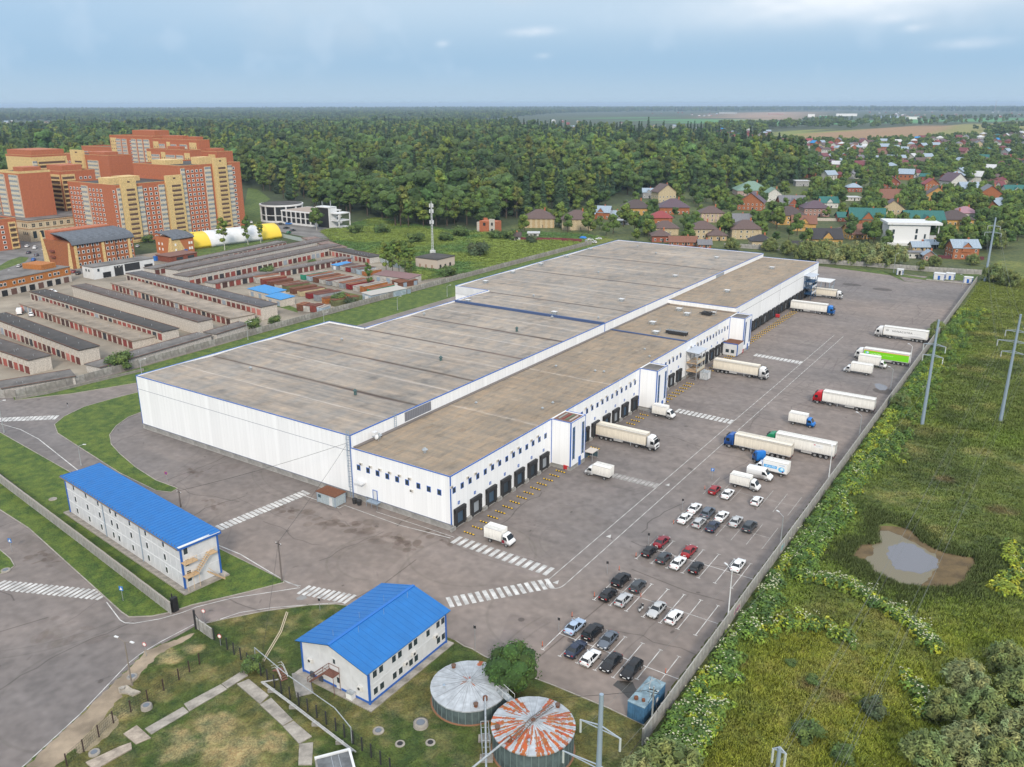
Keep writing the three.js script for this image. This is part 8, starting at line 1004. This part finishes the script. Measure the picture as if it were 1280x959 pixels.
[[1162,425,.9,'dark shrub outside the wall beside the lettered lorry'],[1180,440,.75,'rusty-green shrub by the nearest-fence pylon'],[1125,510,.9,'dark shrub outside the wall beyond the grey puddle'],[1172,415,.9,'tall shrub outside the wall near the pylon top']].forEach(([x,y,s,l])=>tree('bush',x,y,WILLOW[2],TRUNKS.bush,s,l,'bush',x));
// ---------- the pond ----------
area('mud_flat',wobble(P([1051,697],[1068,678],[1092,676],[1091,652],[1105,648],[1143,660],[1158,676],[1186,690],[1230,697],[1232,706],[1214,735],[1205,741],[1150,741],[1122,738],[1085,718],[1075,705]),.9,21),.03,std(.155,.105,.046,.9,{map:tiled(TCOARSE,5)}));
area('pond',wobble(P([1093,672],[1098,665],[1112,664],[1125,670],[1150,683],[1172,695],[1172,706],[1164,722],[1150,735],[1128,741],[1108,734],[1092,722],[1082,714],[1082,697],[1090,694]),.6,22),.045,std(.145,.122,.07,.35));
area('shallow',wobble(P([1112,684],[1128,678],[1140,680],[1172,699],[1172,710],[1150,718],[1120,712],[1108,694]),.5,23),.052,std(.14,.14,.155,.05));
// ---------- grasses and tall weeds ----------
function tuftGeo(seed,n,h,w,spread){const r=rng(seed),v=[],nn=[],c=[];for(let i=0;i<n;i++){const a=r()*6.28,q=Math.sqrt(r())*spread,x=Math.cos(a)*q,z=Math.sin(a)*q,b=r()*6.28,hh=h*(.5+.7*r()),lx=(r()- .5)*hh*.9,lz=(r()- .5)*hh*.9,dx=Math.cos(b)*w,dz=Math.sin(b)*w,k=.7+.6*r();v.push(x - dx,0,z - dz,x+dx,0,z+dz,x+lx,hh,z+lz);for(let j=0;j<3;j++){nn.push(lx*.5,.9,lz*.5);c.push(k,k,k);}}const g=new THREE.BufferGeometry();g.setAttribute('position',new THREE.Float32BufferAttribute(v,3));g.setAttribute('normal',new THREE.Float32BufferAttribute(nn,3));g.setAttribute('color',new THREE.Float32BufferAttribute(c,3));return g;}
function scatter(name,label,cat,geos,list){const root=new THREE.Group();root.name=name;root.userData={kind:'stuff',label,category:cat};scene.add(root);const m4=new THREE.Matrix4(),q=new THREE.Quaternion(),up=new THREE.Vector3(0,1,0),col=new THREE.Color();geos.forEach((g,k)=>{const L=list.filter((e)=>e[0]===k);if(!L.length)return;const im=new THREE.InstancedMesh(g,LEAFMAT,L.length);im.name='clump';L.forEach(([,x,y,z,s,sy,c,a],i)=>{q.setFromAxisAngle(up,a);m4.compose(new THREE.Vector3(x,y,z),q,new THREE.Vector3(s,s*sy,s));im.setMatrixAt(i,m4);im.setColorAt(i,col.setRGB(...c));});im.receiveShadow=true;root.add(im);});}
const PONDP=[[1051,697],[1068,678],[1092,676],[1091,652],[1105,648],[1143,660],[1158,676],[1186,690],[1230,697],[1232,706],[1214,735],[1205,741],[1150,741],[1122,738],[1085,718],[1075,705]];
{
const r=rng(81),tuf=[tuftGeo(1,22,.36,.035,.6),tuftGeo(2,20,.28,.045,.7),tuftGeo(3,16,.48,.03,.5)],L=[];
let n=0,guard=0;while(n<112000&&guard++<500000){const d=Math.sqrt(lerp(70*70,470*470,Math.pow(r(),1.55))),a=YAW - .08+(r()- .5)*1.5,x=-Math.sin(a)*d,z=-Math.cos(a)*d;if(x<FIELD_R0+.3)continue;const[px,py]=proj(x,0,z);if(px>1700||py>1100)continue;if(inPoly(px,py,PONDP))continue;const c=rightField(x,z),t=.8+.55*r(),h=fbm(x*.05+3,z*.05,3);L.push([(r()*3)|0,x,relief(x,z)- .02,z,(.75+.8*r())*(d>220?1.25:1),.4+h*.8,[c[0]*t*1.48,c[1]*t*1.5,c[2]*t*1.15],r()*6.28]);n++;}
scatter('meadow_grass','rough dark and olive grass of the meadow beyond the wall','grass',tuf,L);
// short lawn blades at the tanks and office
const L2=[];n=0;guard=0;const TP=TREATMENT;while(n<26000&&guard++<200000){const x=lerp(-110,-36.5,r()),z=lerp(-90,-40,r());if(!inPoly(x,z,TP))continue;const[px,py]=proj(x,0,z);if(py>985||px<-20)continue;if((x>-85.5&&x<-69.6&&z<-69&&z>-88.5)||SLABS.some((s)=>inPoly(px,py,s)))continue;if(px<245&&py>780&&inPoly(px,py,[[30,961],[100,896],[166,832],[182,814],[243,792],[238,799],[205,815],[190,828],[160,860],[135,893],[100,930],[68,962]]))continue;const c=lawnColor(x,z),t=.8+.5*r();if(c[0]>c[1]&&r()<.5)continue;L2.push([1,x,.1,z,.40+.3*r(),.3,c.map((k)=>k*t),r()*6.28]);n++;}
scatter('lawn_grass','short patchy lawn grass around the office and tanks','grass',[tuf[0],tuf[1]],L2);
// tall weeds along the wall and the meadow edge: broad leaves, pale flower plates
const leaf=(seed,n,h,sp,sz)=>{const g=crownGeo(seed,{n:1,leaves:n,size:sz,c:[1,1,1],core:0,clump:()=>[0,h*.55,0,sp,h*.5]});return g;};
const umbel=(seed)=>{const rr=rng(seed),v=[],nn=[],c=[];for(let k=0;k<6;k++){const cx=(rr()- .5)*1.2,cz=(rr()- .5)*1.2,cy=1.5+rr()*.6,R=.06+.075*rr();for(let i=0;i<7;i++){const a=i / 7*6.283,b=(i+1)/ 7*6.283;v.push(cx,cy+.06,cz,cx+Math.cos(b)*R,cy,cz+Math.sin(b)*R,cx+Math.cos(a)*R,cy,cz+Math.sin(a)*R);for(let j=0;j<3;j++){nn.push(0,1,0);const q=.8+.3*rr();c.push(q,q,q);}}}const g=new THREE.BufferGeometry();g.setAttribute('position',new THREE.Float32BufferAttribute(v,3));g.setAttribute('normal',new THREE.Float32BufferAttribute(nn,3));g.setAttribute('color',new THREE.Float32BufferAttribute(c,3));return g;};
const WG=[leaf(301,46,1.3,.7,.2),leaf(302,40,.9,.6,.24),umbel(303),umbel(304)],W=[];
const weed=(x,z,flower,bright)=>{const y=relief(x,z),s=.7+.7*r(),t=.75+.5*r(),yel=r()<bright;const c=yel?[.25*t,.30*t,.03]:r()<.5?[.12*t,.195*t,.03]:[.065*t,.125*t,.025];W.push([(r()*2)|0,x,y,z,s,.9,c,r()*6.28]);if(r()<flower){const k=.8+.3*r();W.push([2+((r()*2)|0),x,y,z,s,.9,[.50*k,.50*k,.33*k],r()*6.28]);}};
const near=(z)=>(z>-160?.10:z>-200?.04:.008);for(let i=0;i<4200;i++){const z=-82 - 300*Math.pow(r(),1.25),wdt=4.2+3.4*fbm(z*.06,3,3)+(z<-200?5:0)*r(),x=-34.7+Math.pow(r(),1.2)*wdt;const pat=fbm(x*.2,z*.08+5,3);if(fbm(x*.3+50,z*.16,3)<.43&&x>-33.5)continue;weed(x,z,near(z)*(.4+pat),smooth(.5,.75,pat)*.5);}
for(const[pts,n,sp,f,b]of[[[[1000,722],[1060,735],[1100,760],[1150,790],[1165,815]],300,1.7,.2,.25],[[[1130,850],[1155,880],[1152,900]],60,1.2,.25,.3],[[[1230,690],[1280,700]],0,2,0,.5],[[[1260,680],[1275,720],[1245,735],[1270,745]],130,2.0,.02,.8],[[[930,800],[1000,780],[1060,800]],90,3,.1,.5],[[[860,920],[900,880],[870,950]],130,1.8,.12,.45]]){const q=P(...pts);for(let i=0;i<n;i++){const k=Math.min(q.length - 2,(r()*(q.length - 1))|0),t=r();weed(lerp(q[k][0],q[k+1][0],t)+(r()+r()- 1)*sp,lerp(q[k][1],q[k+1][1],t)+(r()+r()- 1)*sp,f,b);}}
scatter('hogweed','tall bright weeds with pale flower plates along the wall','weeds',WG,W);
// reeds round the pond, and growth in the left meadow
const RG=tuftGeo(5,26,.62,.04,.7),RL=[],pp=P(...PONDP);for(let i=0;i<2300;i++){const k=(r()*pp.length)|0,a=pp[k],b=pp[(k+1)%pp.length],t=r(),cx=pp.reduce((s,q)=>s+q[0],0)/ pp.length,cz=pp.reduce((s,q)=>s+q[1],0)/ pp.length,o=-.1+r()*r()*.6;const x=lerp(a[0],b[0],t),z=lerp(a[1],b[1],t),q=.7+.6*r();RL.push([0,x+(x - cx)*o,relief(x,z),z+(z - cz)*o,.8+.6*r(),1,[.135*q,.18*q,.045*q],r()*6.28]);}
scatter('reeds','dark reeds fringing the muddy pond','reeds',[RG],RL);
const ML=[];n=0;guard=0;while(n<16000&&guard++<90000){const px=lerp(400,768,r()),py=lerp(270,352,r());if(!inPoly(px,py,WILD_L))continue;const[x,z]=G(px,py);if(x>-245.5)continue;const k=fbm(x*.03,z*.03,4),t=.7+.6*r(),yel=smooth(.42,.6,k);ML.push([0,x,0,z,.8+1.1*r()*r()+.3*r(),.6,[lerp(.09,.185,yel)*t,lerp(.155,.22,yel)*t,.034*t],r()*6.28]);n++;}
scatter('wild_growth','yellow-green overgrowth in the meadow left of the warehouse','weeds',[leaf(306,40,1.1,1.0,.22)],ML);
}
renderer.render(scene,camera);
